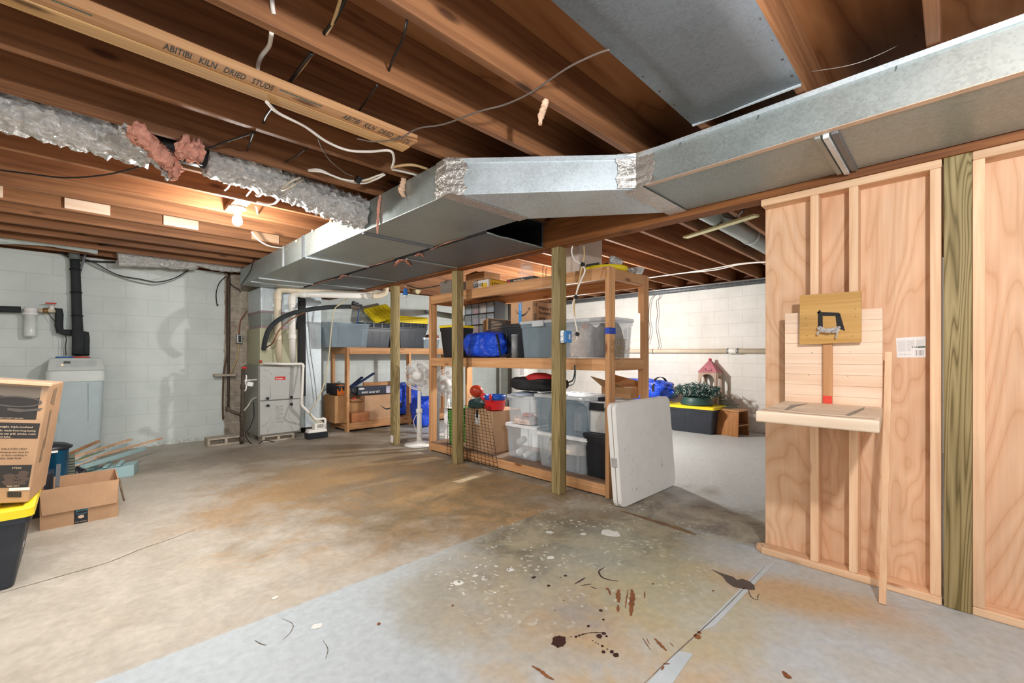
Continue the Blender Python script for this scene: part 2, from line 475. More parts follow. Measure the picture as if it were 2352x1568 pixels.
# ------------------------------------------------------------------ floor
def floor_mat():
    t = NT('worn_concrete_floor'); v = t.coord(world=True)
    g = t.t.nodes.new('ShaderNodeNewGeometry'); sp = t.t.nodes.new('ShaderNodeSeparateXYZ'); t.l(g.outputs['Position'], sp.inputs[0])
    X = sp.outputs['X']; Y = sp.outputs['Y']
    nb = t.noise(v, 1.3, 5, 0.62, 0.4); nm = t.noise(v, 5.0, 5, 0.65, 0.6); nf = t.noise(v, 28.0, 4, 0.6)
    nw = t.noise(v, 2.2, 4, 0.6)
    def blob(cx, cy, rx, ry, ang=0.0, wob=0.7, soft=0.5):
        ca, sa = math.cos(ang), math.sin(ang)
        dx = t.math('SUBTRACT', X, cx); dy = t.math('SUBTRACT', Y, cy)
        u = t.math('DIVIDE', t.math('ADD', t.math('MULTIPLY', dx, ca), t.math('MULTIPLY', dy, sa)), rx)
        w = t.math('DIVIDE', t.math('SUBTRACT', t.math('MULTIPLY', dy, ca), t.math('MULTIPLY', dx, sa)), ry)
        d = t.math('SQRT', t.math('ADD', t.math('MULTIPLY', u, u), t.math('MULTIPLY', w, w)))
        d = t.math('ADD', d, t.math('MULTIPLY', t.math('SUBTRACT', nw, 0.5), wob * 2))
        return t.math('MULTIPLY', t.math('SUBTRACT', 1.0 + soft / 2, d), 1.0 / soft, True)
    # bare concrete
    bare = t.mix(nb, lin('aaa192'), lin('bcb4a7'))
    bare = t.mix(t.math('MULTIPLY', t.ramp(nm, [(0.4, 0), (0.75, 1.0)]), 0.45), bare, lin('dad2c4'))
    brown = t.mix(nm, lin('75634b'), lin('9b825f'))
    ochre = t.mix(nm, lin('a07a4a'), lin('bf9c6c'))
    m = blob(2.05, 3.7, 1.05, 1.9, 0.0, 0.9, 0.6); bare = t.mix(t.math('MULTIPLY', m, 0.8), bare, brown)
    m = blob(1.9, 5.7, 1.5, 0.55, 0.0, 0.9, 0.6); bare = t.mix(t.math('MULTIPLY', m, 0.62), bare, lin('7d705f'))
    m = blob(1.3, 4.0, 0.8, 0.35, 0.4, 1.0, 0.7); bare = t.mix(t.math('MULTIPLY', m, 0.5), bare, ochre)
    m = blob(2.25, 2.75, 0.55, 0.75, 0.2, 1.0, 0.6); bare = t.mix(t.math('MULTIPLY', m, 0.55), bare, ochre)
    m = blob(2.6, 3.2, 0.35, 1.6, 0.0, 0.8, 0.6); bare = t.mix(t.math('MULTIPLY', m, 0.45), bare, lin('6d5a40'))
    m = t.math('MULTIPLY', blob(1.9, 3.2, 1.3, 1.4, 0, 0.9, 0.8), t.ramp(t.noise(v, 3.2, 5, 0.65, 0.8), [(0.45, 0), (0.62, 1.0)])); bare = t.mix(t.math('MULTIPLY', m, 0.5), bare, lin('b08a58'))
    m = t.math('MULTIPLY', blob(2.1, 2.6, 0.8, 0.6, 0, 0.9, 0.8), t.ramp(t.noise(v, 4.6, 5, 0.65, 0.6), [(0.42, 0), (0.6, 1.0)])); bare = t.mix(t.math('MULTIPLY', m, 0.6), bare, lin('75694f'))
    # painted half
    paint = t.mix(nb, lin('b0b8bb'), lin('c0c8cb'))
    wear = t.mix(nm, lin('a59c8c'), lin('b8b3a2'))
    mott = t.ramp(t.noise(v, 3.6, 6, 0.68, 0.7), [(0.40, 0), (0.62, 1.0)])
    m = blob(2.25, 1.60, 1.0, 0.66, 0.0, 0.6, 0.6); paint = t.mix(t.math('MULTIPLY', m, 0.9), paint, t.mix(mott, lin('6f654c'), lin('989078')))
    m = blob(1.85, 1.25, 0.55, 0.3, 0.5, 0.8, 0.8); paint = t.mix(t.math('MULTIPLY', m, 0.65), paint, lin('a7b0a8'))
    m = blob(1.35, 1.62, 0.35, 0.42, 0.0, 0.8, 0.8); paint = t.mix(t.math('MULTIPLY', m, 0.55), paint, wear)
    m = blob(1.52, 1.12, 0.24, 0.16, 0.3, 0.7, 0.9); paint = t.mix(t.math('MULTIPLY', m, 0.6), paint, lin('938a86'))
    m = blob(2.4, 0.52, 0.16, 0.42, 0.25, 0.6, 0.8); paint = t.mix(t.math('MULTIPLY', m, 0.75), paint, lin('c2985f'))
    m = t.math('MULTIPLY', blob(1.35, 0.75, 0.8, 0.5, 0.7, 0.9, 0.9), t.ramp(t.noise(v, 5.5, 5, 0.65, 0.5), [(0.35, 0.25), (0.62, 1.0)])); paint = t.mix(t.math('MULTIPLY', m, 0.75), paint, lin('bfa277'))
    m = blob(2.05, 0.95, 0.45, 0.3, 0.6, 1.0, 0.8); paint = t.mix(t.math('MULTIPLY', m, 0.45), paint, lin('b3b48f'))
    m = t.math('MULTIPLY', mott, t.math('MULTIPLY', t.math('SUBTRACT', X, 0.9), 1.2, True)); paint = t.mix(t.math('MULTIPLY', m, 0.33), paint, lin('b5a784'))
    edge = t.math('SUBTRACT', t.math('ADD', 2.10, t.math('MULTIPLY', t.math('SUBTRACT', nm, 0.5), 0.05)), Y)
    pm = t.math('MULTIPLY', edge, 60.0, True)
    worn_edge = t.math('SUBTRACT', 1.0, t.math('MULTIPLY', blob(2.8, 2.1, 0.45, 0.4, 0, 0.5, 0.5), 0.6))
    main = t.mix(t.math('MULTIPLY', pm, worn_edge), bare, paint)
    # storage side, grey paint with a dirty strip along the posts
    far = t.mix(nb, lin('b5bab9'), lin('c6cbca'))
    dirty = t.math('MULTIPLY', t.math('SUBTRACT', t.math('ADD', 3.75, t.math('MULTIPLY', t.math('SUBTRACT', nw, 0.5), 1.2)), X), 2.2, True)
    far = t.mix(t.math('MULTIPLY', dirty, 0.85), far, t.mix(mott, lin('6b5d48'), lin('a3977f')))
    fm = t.math('MULTIPLY', t.math('SUBTRACT', X, 2.82), 14.0, True)
    c = t.mix(fm, main, far)
    c = t.mix(0.75, c, t.ramp(nf, [(0.25, 0.76), (0.72, 1.06)]), 'MULTIPLY')
    # flaked light paint chips in the worn zone
    vo = t.t.nodes.new('ShaderNodeTexVoronoi'); vo.inputs['Scale'].default_value = 24.0
    va = t.t.nodes.new('ShaderNodeVectorMath'); va.operation = 'ADD'; t.l(v, va.inputs[0])
    sc = t.t.nodes.new('ShaderNodeVectorMath'); sc.operation = 'SCALE'; sc.inputs['Scale'].default_value = 0.12
    nn = t.t.nodes.new('ShaderNodeTexNoise'); nn.inputs['Scale'].default_value = 9.0; nn.inputs['Detail'].default_value = 4; t.l(v, nn.inputs['Vector'])
    t.l(nn.outputs['Color'], sc.inputs[0]); t.l(sc.outputs[0], va.inputs[1]); t.l(va.outputs[0], vo.inputs['Vector'])
    chip = t.ramp(vo.outputs['Distance'], [(0.22, 1.0), (0.30, 0.0)])
    chip = t.math('MULTIPLY', chip, t.ramp(t.noise(v, 4.0, 3), [(0.46, 0), (0.56, 1.0)]))
    zone = blob(2.2, 1.5, 1.0, 0.62, 0.0, 0.4, 0.5)
    c = t.mix(t.math('MULTIPLY', t.math('MULTIPLY', chip, zone), 0.8), c, lin('c6c5b8'))
    t.base(c); t.l(t.ramp(nm, [(0.3, 0.42), (0.7, 0.62)]), t.b.inputs['Roughness']); t.set(spec=0.35)
    t.bump(t.math('ADD', t.math('MULTIPLY', nf, 0.3), nm), 0.06, 0.01)
    return t.m
floor = MB().box((-1.9, -2.7, -0.1), (7.3, 7.25, 0)).build('floor', floor_mat(), kind='structure')
# marks that lie on the floor
ZS = 0.0012
def floor_poly(mb, px, z=ZS):
    c = [aZ(x, y, z) for x, y in px]
    n = len(mb.v); mb.v += c; mb.f.append(list(range(n, n + len(c)))); mb.sm.append(False)
def spot(mb, px, py, r, seed, el=1.0, ang=0.0, z=ZS):
    rnd = random.Random(seed); c = aZ(px, py, z); k = 18
    vs = []
    for i in range(k):
        a = 2 * math.pi * i / k; rr = r * (1 + rnd.uniform(-0.16, 0.16))
        x, y = rr * el * math.cos(a), rr * math.sin(a)
        vs.append(c + Vector((x * math.cos(ang) - y * math.sin(ang), x * math.sin(ang) + y * math.cos(ang), 0)))
    mb.add(vs, [list(range(k))])
def streak(mb, pts, w, z=ZS):
    P = spline([aZ(x, y, z) for x, y in pts], 5); L = []; Rr = []
    for i, p in enumerate(P):
        d = (P[min(i + 1, len(P) - 1)] - P[max(i - 1, 0)]).normalized(); s = Vector((-d.y, d.x, 0))
        u = i / (len(P) - 1); ww = w * (0.35 + 0.65 * math.sin(math.pi * min(max(u, 0.04), 0.96))) * (1 + 0.25 * math.sin(i * 2.1))
        L.append(p + s * ww / 2); Rr.append(p - s * ww / 2)
    n = len(P); mb.add(L + Rr, [(i, i + 1, n + i + 1, n + i) for i in range(n - 1)])
def Z4(x, y): return (1180 + x / 3.92, 1250 + y / 3.92)
OIL = plain('dark_oil_paint', '3a2420', 0.35, vary=0.2)
RUST = plain('rust_stain', '7f5030', 0.8, vary=0.3, scale=40)
GREYOIL = plain('grey_brown_paint', '4b403b', 0.4, vary=0.1)
CHIPW = plain('white_paint_splash', 'd9d9d2', 0.6)
PSTRIP = plain('fresh_grey_paint', 'b9c4c8', 0.5, vary=0.08)
b = MB()
for i, (x, y, r, el) in enumerate([(405, 870, 0.028, 1.3), (180, 295, 0.010, 1.3), (315, 370, 0.008, 1.2), (465, 280, 0.009, 1), (783, 593, 0.009, 1.1), (808, 675, 0.006, 1.2), (672, 733, 0.006, 1.5),
        (770, 824, 0.011, 1.3), (810, 800, 0.009, 1), (835, 825, 0.006, 1), (797, 913, 0.006, 1.1), (808, 966, 0.007, 1.2), (920, 993, 0.011, 1.1), (882, 965, 0.007, 1.5), (842, 941, 0.003, 1), (760, 893, 0.003, 1), (740, 882, 0.003, 1),
        (712, 865, 0.003, 1), (517, 829, 0.003, 1), (217, 320, 0.003, 1), (237, 330, 0.002, 1), (372, 592, 0.003, 1), (450, 503, 0.003, 1), (560, 829, 0.005, 1.5), (590, 818, 0.004, 1.6), (620, 808, 0.004, 1.6), (420, 296, 0.003, 1.3)]):
    spot(b, *Z4(x, y), r, i + 3, el, 0.3)
streak(b, [Z4(560, 830), Z4(620, 808), Z4(700, 793), Z4(780, 792), Z4(830, 800)], 0.004)
streak(b, [Z4(815, 205), Z4(768, 240), Z4(790, 290), Z4(850, 315), Z4(940, 330)], 0.009)
streak(b, [Z4(550, 355), Z4(600, 325), Z4(645, 298)], 0.009)
streak(b, [Z4(585, 372), Z4(650, 362), Z4(705, 354)], 0.005)
streak(b, [Z4(695, 378), Z4(720, 390), Z4(748, 398)], 0.006)
b.build('oil_spots', OIL, floor)
b = MB()
floor_poly(b, [Z4(x, y) for x, y in [(1770, 218), (1860, 255), (1975, 290), (2010, 318), (2060, 308), (2130, 335), (2168, 370), (2172, 408), (2120, 408), (2040, 395), (1975, 378), (1920, 340), (1880, 285)]])
streak(b, [Z4(2115, 410), Z4(2125, 450), Z4(2160, 488), Z4(2200, 497)], 0.005); streak(b, [Z4(2200, 497), Z4(2196, 465), Z4(2212, 443)], 0.004)
b.build('grey_brown_paint_spill', GREYOIL, floor)
b = MB()
for pts, w in [([Z4(945, 405), Z4(940, 460), Z4(945, 520)], 0.022), ([Z4(940, 545), Z4(938, 605)], 0.013), ([Z4(1062, 405), Z4(1070, 460), Z4(1060, 540), Z4(1055, 640)], 0.024), ([Z4(1030, 405), Z4(1015, 490), Z4(1005, 570)], 0.006),
               ([Z4(1270, 845), Z4(1320, 900), Z4(1375, 955)], 0.014), ([Z4(165, 1092), Z4(240, 1135), Z4(300, 1185), Z4(360, 1215)], 0.014), ([Z4(1160, 840), Z4(1230, 945)], 0.004), ([Z4(1195, 840), Z4(1225, 900)], 0.003),
               ([Z4(1180, 420), Z4(1178, 485)], 0.006), ([Z4(1405, 880), Z4(1440, 920)], 0.004), ([Z4(1345, 1075), Z4(1405, 1072)], 0.007), ([Z4(1330, 1130), Z4(1352, 1095)], 0.008), ([(1398, 1352), (1402, 1366)], 0.01)]:
    streak(b, pts if len(pts) > 2 else [pts[0], ((pts[0][0] + pts[1][0]) / 2, (pts[0][1] + pts[1][1]) / 2), pts[1]], w)
for i, (px, py, r) in enumerate([(1602, 1461, 0.014), (1808, 1552, 0.012), (1606, 1452, 0.008), (1802, 1545, 0.008), (1500, 1340, 0.006), (1395, 1352, 0.008), (1638, 1356, 0.005), (1040, 1390, 0.006), (870, 1432, 0.008)]):
    spot(b, px, py, r, 60 + i, 1.2, 0.7)
b.build('rust_marks', RUST, floor)
b = MB(); rnd = random.Random(5)
for i, (px, py, r) in enumerate([(1402, 1224, 0.05), (1052, 1338, 0.022), (1172, 1308, 0.016), (1092, 1322, 0.012), (1262, 1222, 0.02), (1340, 1226, 0.016), (1110, 1330, 0.008), (1140, 1300, 0.008), (1265, 1280, 0.018), (1330, 1198, 0.010), (728, 1437, 0.018), (632, 1372, 0.012)]):
    spot(b, px, py, r, 90 + i, 1.3, rnd.uniform(0, 3))
for i in range(46):
    spot(b, 1000 + rnd.gauss(100, 55), rnd.gauss(1310, 22), rnd.uniform(0.002, 0.007), 200 + i, 1.3, rnd.uniform(0, 3))
b.build('white_paint_flecks', CHIPW, floor)
b = MB()
floor_poly(b, [(1752, 1300), (1782, 1290), (1640, 1438), (1600, 1452)], 0.0008); floor_poly(b, [(1556, 1494), (1592, 1500), (1545, 1568), (1487, 1568)], 0.0008)
b.build('fresh_paint_strips', PSTRIP, floor)
b = MB()
streak(b, [(0, 1362), (60, 1345), (130, 1325), (250, 1290), (330, 1258), (390, 1238), (450, 1215)], 0.006)
streak(b, [(1757, 1300), (1660, 1400), (1560, 1492), (1480, 1568)], 0.004)
streak(b, [(585, 1470), (600, 1478), (612, 1481)], 0.005); streak(b, [(648, 1420), (672, 1432), (668, 1450), (650, 1468)], 0.003); streak(b, [(742, 1470), (753, 1490), (748, 1512)], 0.003)
b.build('floor_cracks', plain('crack_grey', '6d6458', 0.9), floor)
b = MB(); floor_poly(b, [(1038, 1106), (1088, 1092), (1104, 1094), (1056, 1109)])  # stripe of light falling on the floor, painted as a paler patch
b.build('painted_light_stripe', plain('light_stripe_tone', 'b9a583', 0.8), floor)
b = MB()
streak(b, [(1425, 1172), (1500, 1195), (1560, 1214), (1600, 1228)], 0.05, 0.0006)
b.build('brown_floor_strip', plain('brown_floor_wear', '7a5f42', 0.7, vary=0.25), floor)

# ------------------------------------------------------------------ walls, subfloor
MB().box((-1.9, 7.05, 0), (7.3, 7.25, 2.27)).build('wall_far', BLOCK_X, kind='structure')
MB().box((7.10, -2.7, 0), (7.3, 7.05, 2.27)).build('wall_right', BLOCK_Y, kind='structure')
MB().box((-1.9, -2.7, 0), (-1.7, 7.05, 2.27)).build('wall_left', BLOCK_Y, kind='structure')
MB().box((-1.9, -2.7, 2.487), (7.3, 7.25, 2.51)).build('ceiling', SUBFLOOR, kind='structure')
RIM = wood('rim_wood', '4a2812', '70421f', 'x', 0.7)
b = MB().box((-1.7, 7.08, 2.27), (7.3, 7.12, 2.487)); b.box((-1.7, 7.06, 2.27), (7.3, 7.22, 2.30)); b.build('trim_1', RIM, kind='structure')
b = MB().box((7.13, -2.7, 2.27), (7.17, 7.05, 2.487)); b.box((7.12, -2.7, 2.27), (7.28, 7.05, 2.30)); b.build('trim_2', wood('rim_wood', '4a2812', '70421f', 'y', 0.7), kind='structure')

# ------------------------------------------------------------------ joists
MAINJ = [0.07, 0.475, 0.88, 1.283, 1.665, 2.055, 2.449, 2.85, 3.262, 3.63, 4.02, 4.43, 4.846, 5.21, 5.62, 5.97, 6.37, 6.75]
words = ['first', 'second', 'third', 'fourth', 'fifth', 'sixth', 'seventh', 'eighth', 'ninth', 'tenth', 'eleventh', 'twelfth', 'thirteenth', 'fourteenth', 'fifteenth', 'sixteenth', 'seventeenth', 'eighteenth']
JL = {0.07: 'ceiling joist end seen at the top right above the duct', 0.475: 'ceiling joist along the right edge of the overhead sheet metal panel', 0.88: 'ceiling joist hidden behind the left edge of the overhead sheet metal panel',
      1.283: 'brown ceiling joist just left of the overhead sheet metal panel', 1.665: 'brown ceiling joist, second to the left of the sheet metal panel', 2.055: 'dark ceiling joist with the letter-stamped board nailed under it',
      2.449: 'brown ceiling joist next beyond the letter-stamped board', 2.85: 'brown ceiling joist in front of the foil-wrapped round duct', 3.262: 'brown ceiling joist just behind the foil-wrapped round duct',
      3.63: 'ceiling joist just in front of the bare light bulb', 4.02: 'orange-lit ceiling joist just behind the bare light bulb'}
for i, y in enumerate(MAINJ):
    lab = JL.get(y) or 'ceiling joist over the far left floor, %s beyond the bare light bulb' % words[i - 11 + 1]
    MB().box((-1.7, y - 0.038, 2.25), (2.86, y, 2.487)).build('ceiling_joist', M_joist('x'), bevel=0.004, label=lab, cat='joist', group='joists over the open floor')
FARJ = [0.84, 1.24, 1.64, 2.0, 2.375, 2.78, 3.18, 3.58, 3.98, 4.38, 4.78, 5.18, 5.58, 5.98, 6.38, 6.76]
for i, y in enumerate(FARJ):
    lab = 'joist over the storage side, %s counting from behind the stud wall' % words[i]
    MB().box((2.80, y - 0.038, 2.25), (7.13, y, 2.487)).build('ceiling_joist', M_joist('x'), bevel=0.004, label=lab, cat='joist', group='joists over the storage side')
# letter-stamped board under the joist
t = thing('stamped_board', 'rough stud nailed flat under a joist, stamped with black letters', 'board', (0.0, 1.99, 2.21), world=True)
MB().box((-1.7, 1.985, 2.210), (1.222, 2.058, 2.249)).build('rough_strip', wood('rough_pine', 'b3824e', 'dfb57e', 'x', 0.8, True, 2.2), t, bevel=0.004)
MB().box((-1.7, 1.912, 2.214), (1.222, 1.984, 2.249)).build('stamped_strip', wood('stamped_pine', 'b98256', 'd8a878', 'x', 0.75), t, bevel=0.003)
INKT = plain('stamp_ink', '2b3a3c', 0.8)
ux = (1, 0, 0); uy = (0, -1, 0)
for xa_, xb_ in ((aZ(372, 118, 2.2134).x, aZ(625, 208, 2.2134).x), (aZ(778, 277, 2.2134).x, aZ(932, 333, 2.2134).x)):
    fit_text('ABITIBI   KILN   DRIED   STUDS', (xa_, 1.963, 2.2134), ux, (0, -1, 0), xb_ - xa_, INKT, t, 'stamped_lettering', 0.008, hgt=0.058)
b = MB()
p0 = aZ(130, 25, 2.2134); b.box((p0.x - 0.4, 1.930, 2.2132), (p0.x + 0.08, 1.935, 2.2138)); b.box((aZ(640, 215, 2.2).x, 1.928, 2.2132), (aZ(740, 252, 2.2).x, 1.934, 2.2138))
b.build('stamped_line', plain('green_stamp_ink', '2f5a57', 0.8), t)
# pale blocks on the joist face
for (x0, x1, yb, lab) in ((148, 253, 4.805, 'whitewood block on a joist, the longer and left of the two'), (375, 455, 4.805, 'whitewood block on a joist, the smaller one nearer the bulb'), (-30, 7, 4.805, 'whitewood block on a joist cut by the left edge of the photo'), (577, 640, 4.805, 'wood block on a joist to the right of the bulb')):
    xa = aY(x0, 480, yb).x; xb = aY(x1, 510, yb).x
    MB().box((xa, yb - 0.018, 2.262), (xb, yb + 0.001, 2.40)).build('wood_block', M_pale('x') if x0 != 577 else M_stud('x'), bevel=0.002, label=lab, cat='wood block', group='blocks on the joists')

# ------------------------------------------------------------------ beam and posts
b = MB()
for k in range(3): b.box((2.760 + k * 0.037, -1.4, 2.022), (2.796 + k * 0.037, 7.05, 2.249))
b.build('support_beam', M_beam('y'), bevel=0.003, label='long brown built-up wood beam carried by the green-tinged posts', cat='beam')
for (x, y, lab) in ((2.770, -0.058, 'thick treated wood post set between the two plywood stud walls'), (2.772, 2.248, 'treated wood post with the blue outlet box on it'), (2.79, 3.63, 'treated wood post in front of the left end of the big shelf'), (2.83, 4.98, 'farthest treated wood post, left of the white pedestal fan')):
    t = thing('support_post', lab, 'post', (x + 0.0445, y + 0.0445, 0), world=True, group='treated support posts')
    MB().box((x, y, 0.0), (x + 0.089, y + 0.089, 2.022)).build('post_timber', M_post('z'), t, bevel=0.005)
    if y == 4.98:
        MB().box((x - 0.002, y + 0.012, 0.03), (x, y + 0.075, 0.12)).build('base_label', PAPER, t, label='white stapled label at the foot')

# ------------------------------------------------------------------ stud walls
def stud_wall(lab, y0, y1, studs, x0=2.770, tip=False, ply=None):
    t = thing('stud_wall', lab, 'stud wall', (x0 + 0.05, (y0 + y1) / 2, 0), world=True)
    b = MB().box((x0, y0, 0), (x0 + 0.089, y1, 0.038))
    if tip:
        b.add([(x0 + 0.012, y1, 0), (x0 + 0.089, y1, 0), (x0 + 0.089, y1, 0.038), (x0 + 0.010, y1, 0.034), (x0 + 0.03, y1 + 0.035, 0.004), (x0 + 0.07, y1 + 0.045, 0.006), (x0 + 0.065, y1 + 0.04, 0.032), (x0 + 0.03, y1 + 0.03, 0.03)],
              [(0, 1, 5, 4), (1, 2, 6, 5), (2, 3, 7, 6), (3, 0, 4, 7), (4, 5, 6, 7)])
    b.build('sole_plate', M_stud('y'), t, bevel=0.006)
    MB().box((x0, y0, 1.983), (x0 + 0.089, y1, 2.0215)).build('top_plate', M_stud('y'), t, bevel=0.005)
    for y in studs:
        MB().box((x0, y, 0.038), (x0 + 0.0885, y + 0.038, 1.983)).build('stud', M_stud('z'), t, bevel=0.004)
    for (a, c) in (ply or [(y0, y1)]):
        MB().box((x0 + 0.0895, a, 0.012), (x0 + 0.102, c, 2.02)).build('plywood_panel', PLY, t, bevel=0.001)
    return t
SW = stud_wall('open stud wall of pine studs and plywood with the little hoop board', 0.036, 0.775, (0.500, 0.335, 0.038), tip=True)
SW2 = stud_wall('plywood stud wall cut off by the right edge, right of the thick post', -1.2, -0.0585, (-0.097, -0.52, -0.93))
b = MB()
for k in range(7): b.tube([aX(1752 + k * 3, 1262 - (k % 3) * 4, 2.78), aX(1748 + k * 2 - 6, 1246 + (k % 4) * 6, 2.78)], [0.0016, 0.0004], 4)
b.build('splinter', M_pale('y'), SW)
# sticker on the plywood
xs = 2.859
c0 = aX(2058, 776, xs); c1 = aX(2127, 772, xs); c2 = aX(2127, 820, xs); c3 = aX(2060, 821, xs)
st = MB().add([c0, c1, c2, c3, c0 - Vector((0.0008, 0, 0)), c1 - Vector((0.0008, 0, 0)), c2 - Vector((0.0008, 0, 0)), c3 - Vector((0.0008, 0, 0))], [(4, 5, 6, 7), (0, 1, 5, 4), (1, 2, 6, 5), (2, 3, 7, 6), (3, 0, 4, 7)]).build('panel_sticker', PAPER, SW, label='white printed sticker with bar code')
ROOT[st.name] = ROOT[SW.name]
def stk(u, v):   # u right 0..1, v down 0..1
    p = c0.lerp(c1, u).lerp(c3.lerp(c2, u), v); return p - Vector((0.0014, 0, 0))
b = MB()
for v in [0.16 + 0.05 * i for i in range(11)]:
    b.quad(stk(0.05, v), stk(0.32, v), stk(0.32, v + 0.02), stk(0.05, v + 0.02)); b.quad(stk(0.36, v), stk(0.62 if v < 0.5 else 0.5, v), stk(0.62 if v < 0.5 else 0.5, v + 0.02), stk(0.36, v + 0.02))
    if v < 0.42: b.quad(stk(0.68, v), stk(0.94, v), stk(0.94, v + 0.02), stk(0.68, v + 0.02))
b.quad(stk(0.05, 0.84), stk(0.5, 0.84), stk(0.5, 0.86), stk(0.05, 0.86)); b.quad(stk(0.27, 0.78), stk(0.28, 0.78), stk(0.28, 0.95), stk(0.27, 0.95))
b.build('fine_print', plain('fine_print_grey', 'c9c9c6', 0.8), st)
b = MB()
for k, w in enumerate([0.03, 0.008, 0.01, 0.012, 0.03, 0.01, 0.025, 0.008, 0.015]):
    u = 0.66 + k * 0.032; b.quad(stk(u, 0.65), stk(u + w * 0.8, 0.65), stk(u + w * 0.8, 0.92), stk(u, 0.92))
b.build('bar_code', plain('bar_code_grey', '8f8f8f', 0.8), st)
b = MB().quad(stk(0.72, 0.475), stk(0.98, 0.475), stk(0.98, 0.535), stk(0.72, 0.535)); b.quad(stk(0.54, 0.475), stk(0.565, 0.475), stk(0.565, 0.535), stk(0.54, 0.535)); b.quad(stk(0.58, 0.535), stk(0.62, 0.475), stk(0.64, 0.475), stk(0.6, 0.535)); b.quad(stk(0.62, 0.475), stk(0.64, 0.475), stk(0.68, 0.535), stk(0.66, 0.535)); b.quad(stk(0.68, 0.475), stk(0.705, 0.475), stk(0.705, 0.535), stk(0.68, 0.535))
b.build('green_logo', plain('dark_green_ink', '2b4b3c', 0.7), st)
# lath leaning on the studs
p0 = fl(2027, 1388); p1 = aX(2041, 808, 2.752); p0.z = 0.004
t = MB().bar(p0, p1, 0.026, 0.010, (1, 0, 0)).build('wood_lath', M_stud('z'), bevel=0.001, label='thin wooden lath leaning upright against the stud wall', cat='lath')
# ------------------------------------------------------------------ mini hoop shelf on the stud wall
xf = 2.750
p = [aX(x, y, xf) for x, y in ((1803, 722), (2029, 710), (2029, 955), (1803, 940))]
ya, yb = 0.650, 0.240; zb, zt = 0.868, 1.362
t = thing('hoop_board', 'pale wood panel with a ledge and a painted mini hoop board', 'game board', (2.72, 0.445, 0.85), world=True)
Zc = 1.362
b = MB()
nrow = 9; zz = zb
rr = random.Random(3)
hs = [(zt - zb) / nrow] * nrow
for k in range(nrow):
    b.box((xf, yb, zz), (xf + 0.018, ya if k < 8 else ya, zz + hs[k] - 0.0006)); zz += hs[k]
b.build('back_panel', M_pale('y'), t, bevel=0.0015)
A = aZ(1732, 944, 0.884); Bc = aZ(2022, 965, 0.884)
xl = (A.x + Bc.x) / 2
L = [(xl, A.y), (xl, Bc.y), (xl + 0.10, Bc.y), (xl + 0.16, yb + 0.005), (2.749, yb + 0.005), (2.749, ya), (xl + 0.12, ya + 0.01)]
L = [(xl, A.y), (xl, Bc.y), (2.70, yb - 0.005), (2.749, yb + 0.015), (2.749, ya), (2.73, ya)]
MB().loft([[Vector((x, y, 0.836)) for x, y in L], [Vector((x, y, 0.884)) for x, y in L]]).build('ledge', wood('whitewashed_pine', 'd6bda0', 'eedcc6', 'y', 0.6), t, bevel=0.006)
P8 = lambda x, y: aZ(1720 + x / 4.356, 640 + y / 4.356, 0.8848)
b = MB()
def ribbon(mb, pts, w):
    P = [Vector(q) for q in pts]; n = len(P); Ls = []; Rs = []
    for i, q in enumerate(P):
        d = (P[min(i + 1, n - 1)] - P[max(i - 1, 0)]).normalized(); s = Vector((-d.y, d.x, 0)); Ls.append(q + s * w / 2); Rs.append(q - s * w / 2)
    mb.add(Ls + Rs, [(n + i, n + i + 1, i + 1, i) for i in range(n - 1)])
ribbon(b, [P8(120, 1303), P8(500, 1345), P8(900, 1378), P8(1268, 1398)], 0.006); ribbon(b, [P8(355, 1305), P8(700, 1345), P8(1000, 1362)], 0.004)
ribbon(b, [P8(560, 1290), P8(800, 1320), P8(1190, 1352)], 0.002)
for (a, c) in (((320, 1280), (420, 1288)), ((345, 1262), (470, 1270)), ((1130, 1310), (1250, 1322)), ((1150, 1292), (1240, 1302))): ribbon(b, [P8(*a), P8(*c)], 0.003)
b.build('court_line', plain('faded_black_paint', '4a4a44', 0.7), t)
b = MB()
b.add([P8(355, 1312), P8(420, 1262), P8(600, 1246), P8(480, 1275), P8(410, 1300)], [(0, 1, 2, 3, 4)]); b.add([P8(960, 1362), P8(1060, 1320), P8(1160, 1282), P8(1150, 1305), P8(1080, 1340), P8(1010, 1368)], [(0, 1, 2, 3, 4, 5)])
b.build('grey_smear', plain('grey_paint_smear', '8a857a', 0.7), t)
b = MB(); bp = P8(1155, 1262); b.ball(bp + Vector((0, 0, 0.006)), 0.006, 10, 6); b.ball(bp + Vector((0.006, 0, 0.014)), 0.006, 10, 6); b.build('black_glob', INK, t)
b = MB()
for px in (1824, 1889): q = aX(px, 978, 2.64); b.cyl((q.x, q.y, 0.83), (q.x, q.y, 0.80), 0.0025, n=8)
b.build('screw_tip', STEEL, t)
y0s = aX(1890, 850, 2.738).y; y1s = aX(1912, 850, 2.738).y
MB().box((2.732, y1s, 0.884), (2.750, y0s, 1.30)).build('upright_stick', M_shelf('z'), t, bevel=0.001)
MB().box((2.7312, y1s + 0.001, 0.886), (2.7322, y0s - 0.001, 0.925)).build('red_paint', plain('red_paint', 'e0483a', 0.5, vary=0.15, scale=60), t)
xb_ = 2.714
q = [aX(x, y, xb_) for x, y in ((1837, 678), (1978, 668), (1978, 786), (1836, 791))]
back = MB().add([v for v in q] + [v + Vector((0.017, 0, 0)) for v in q], [(0, 1, 2, 3), (7, 6, 5, 4), (4, 5, 1, 0), (5, 6, 2, 1), (6, 7, 3, 2), (7, 4, 0, 3)]).build('hoop_backboard', wood('honey_plywood', 'b98a48', 'd3a865', 'y', 0.5, False, 1.4), t, bevel=0.001)
def BB(x, y, o=0.0012): return aX(1720 + x / 4.356, 640 + y / 4.356, xb_ - o)
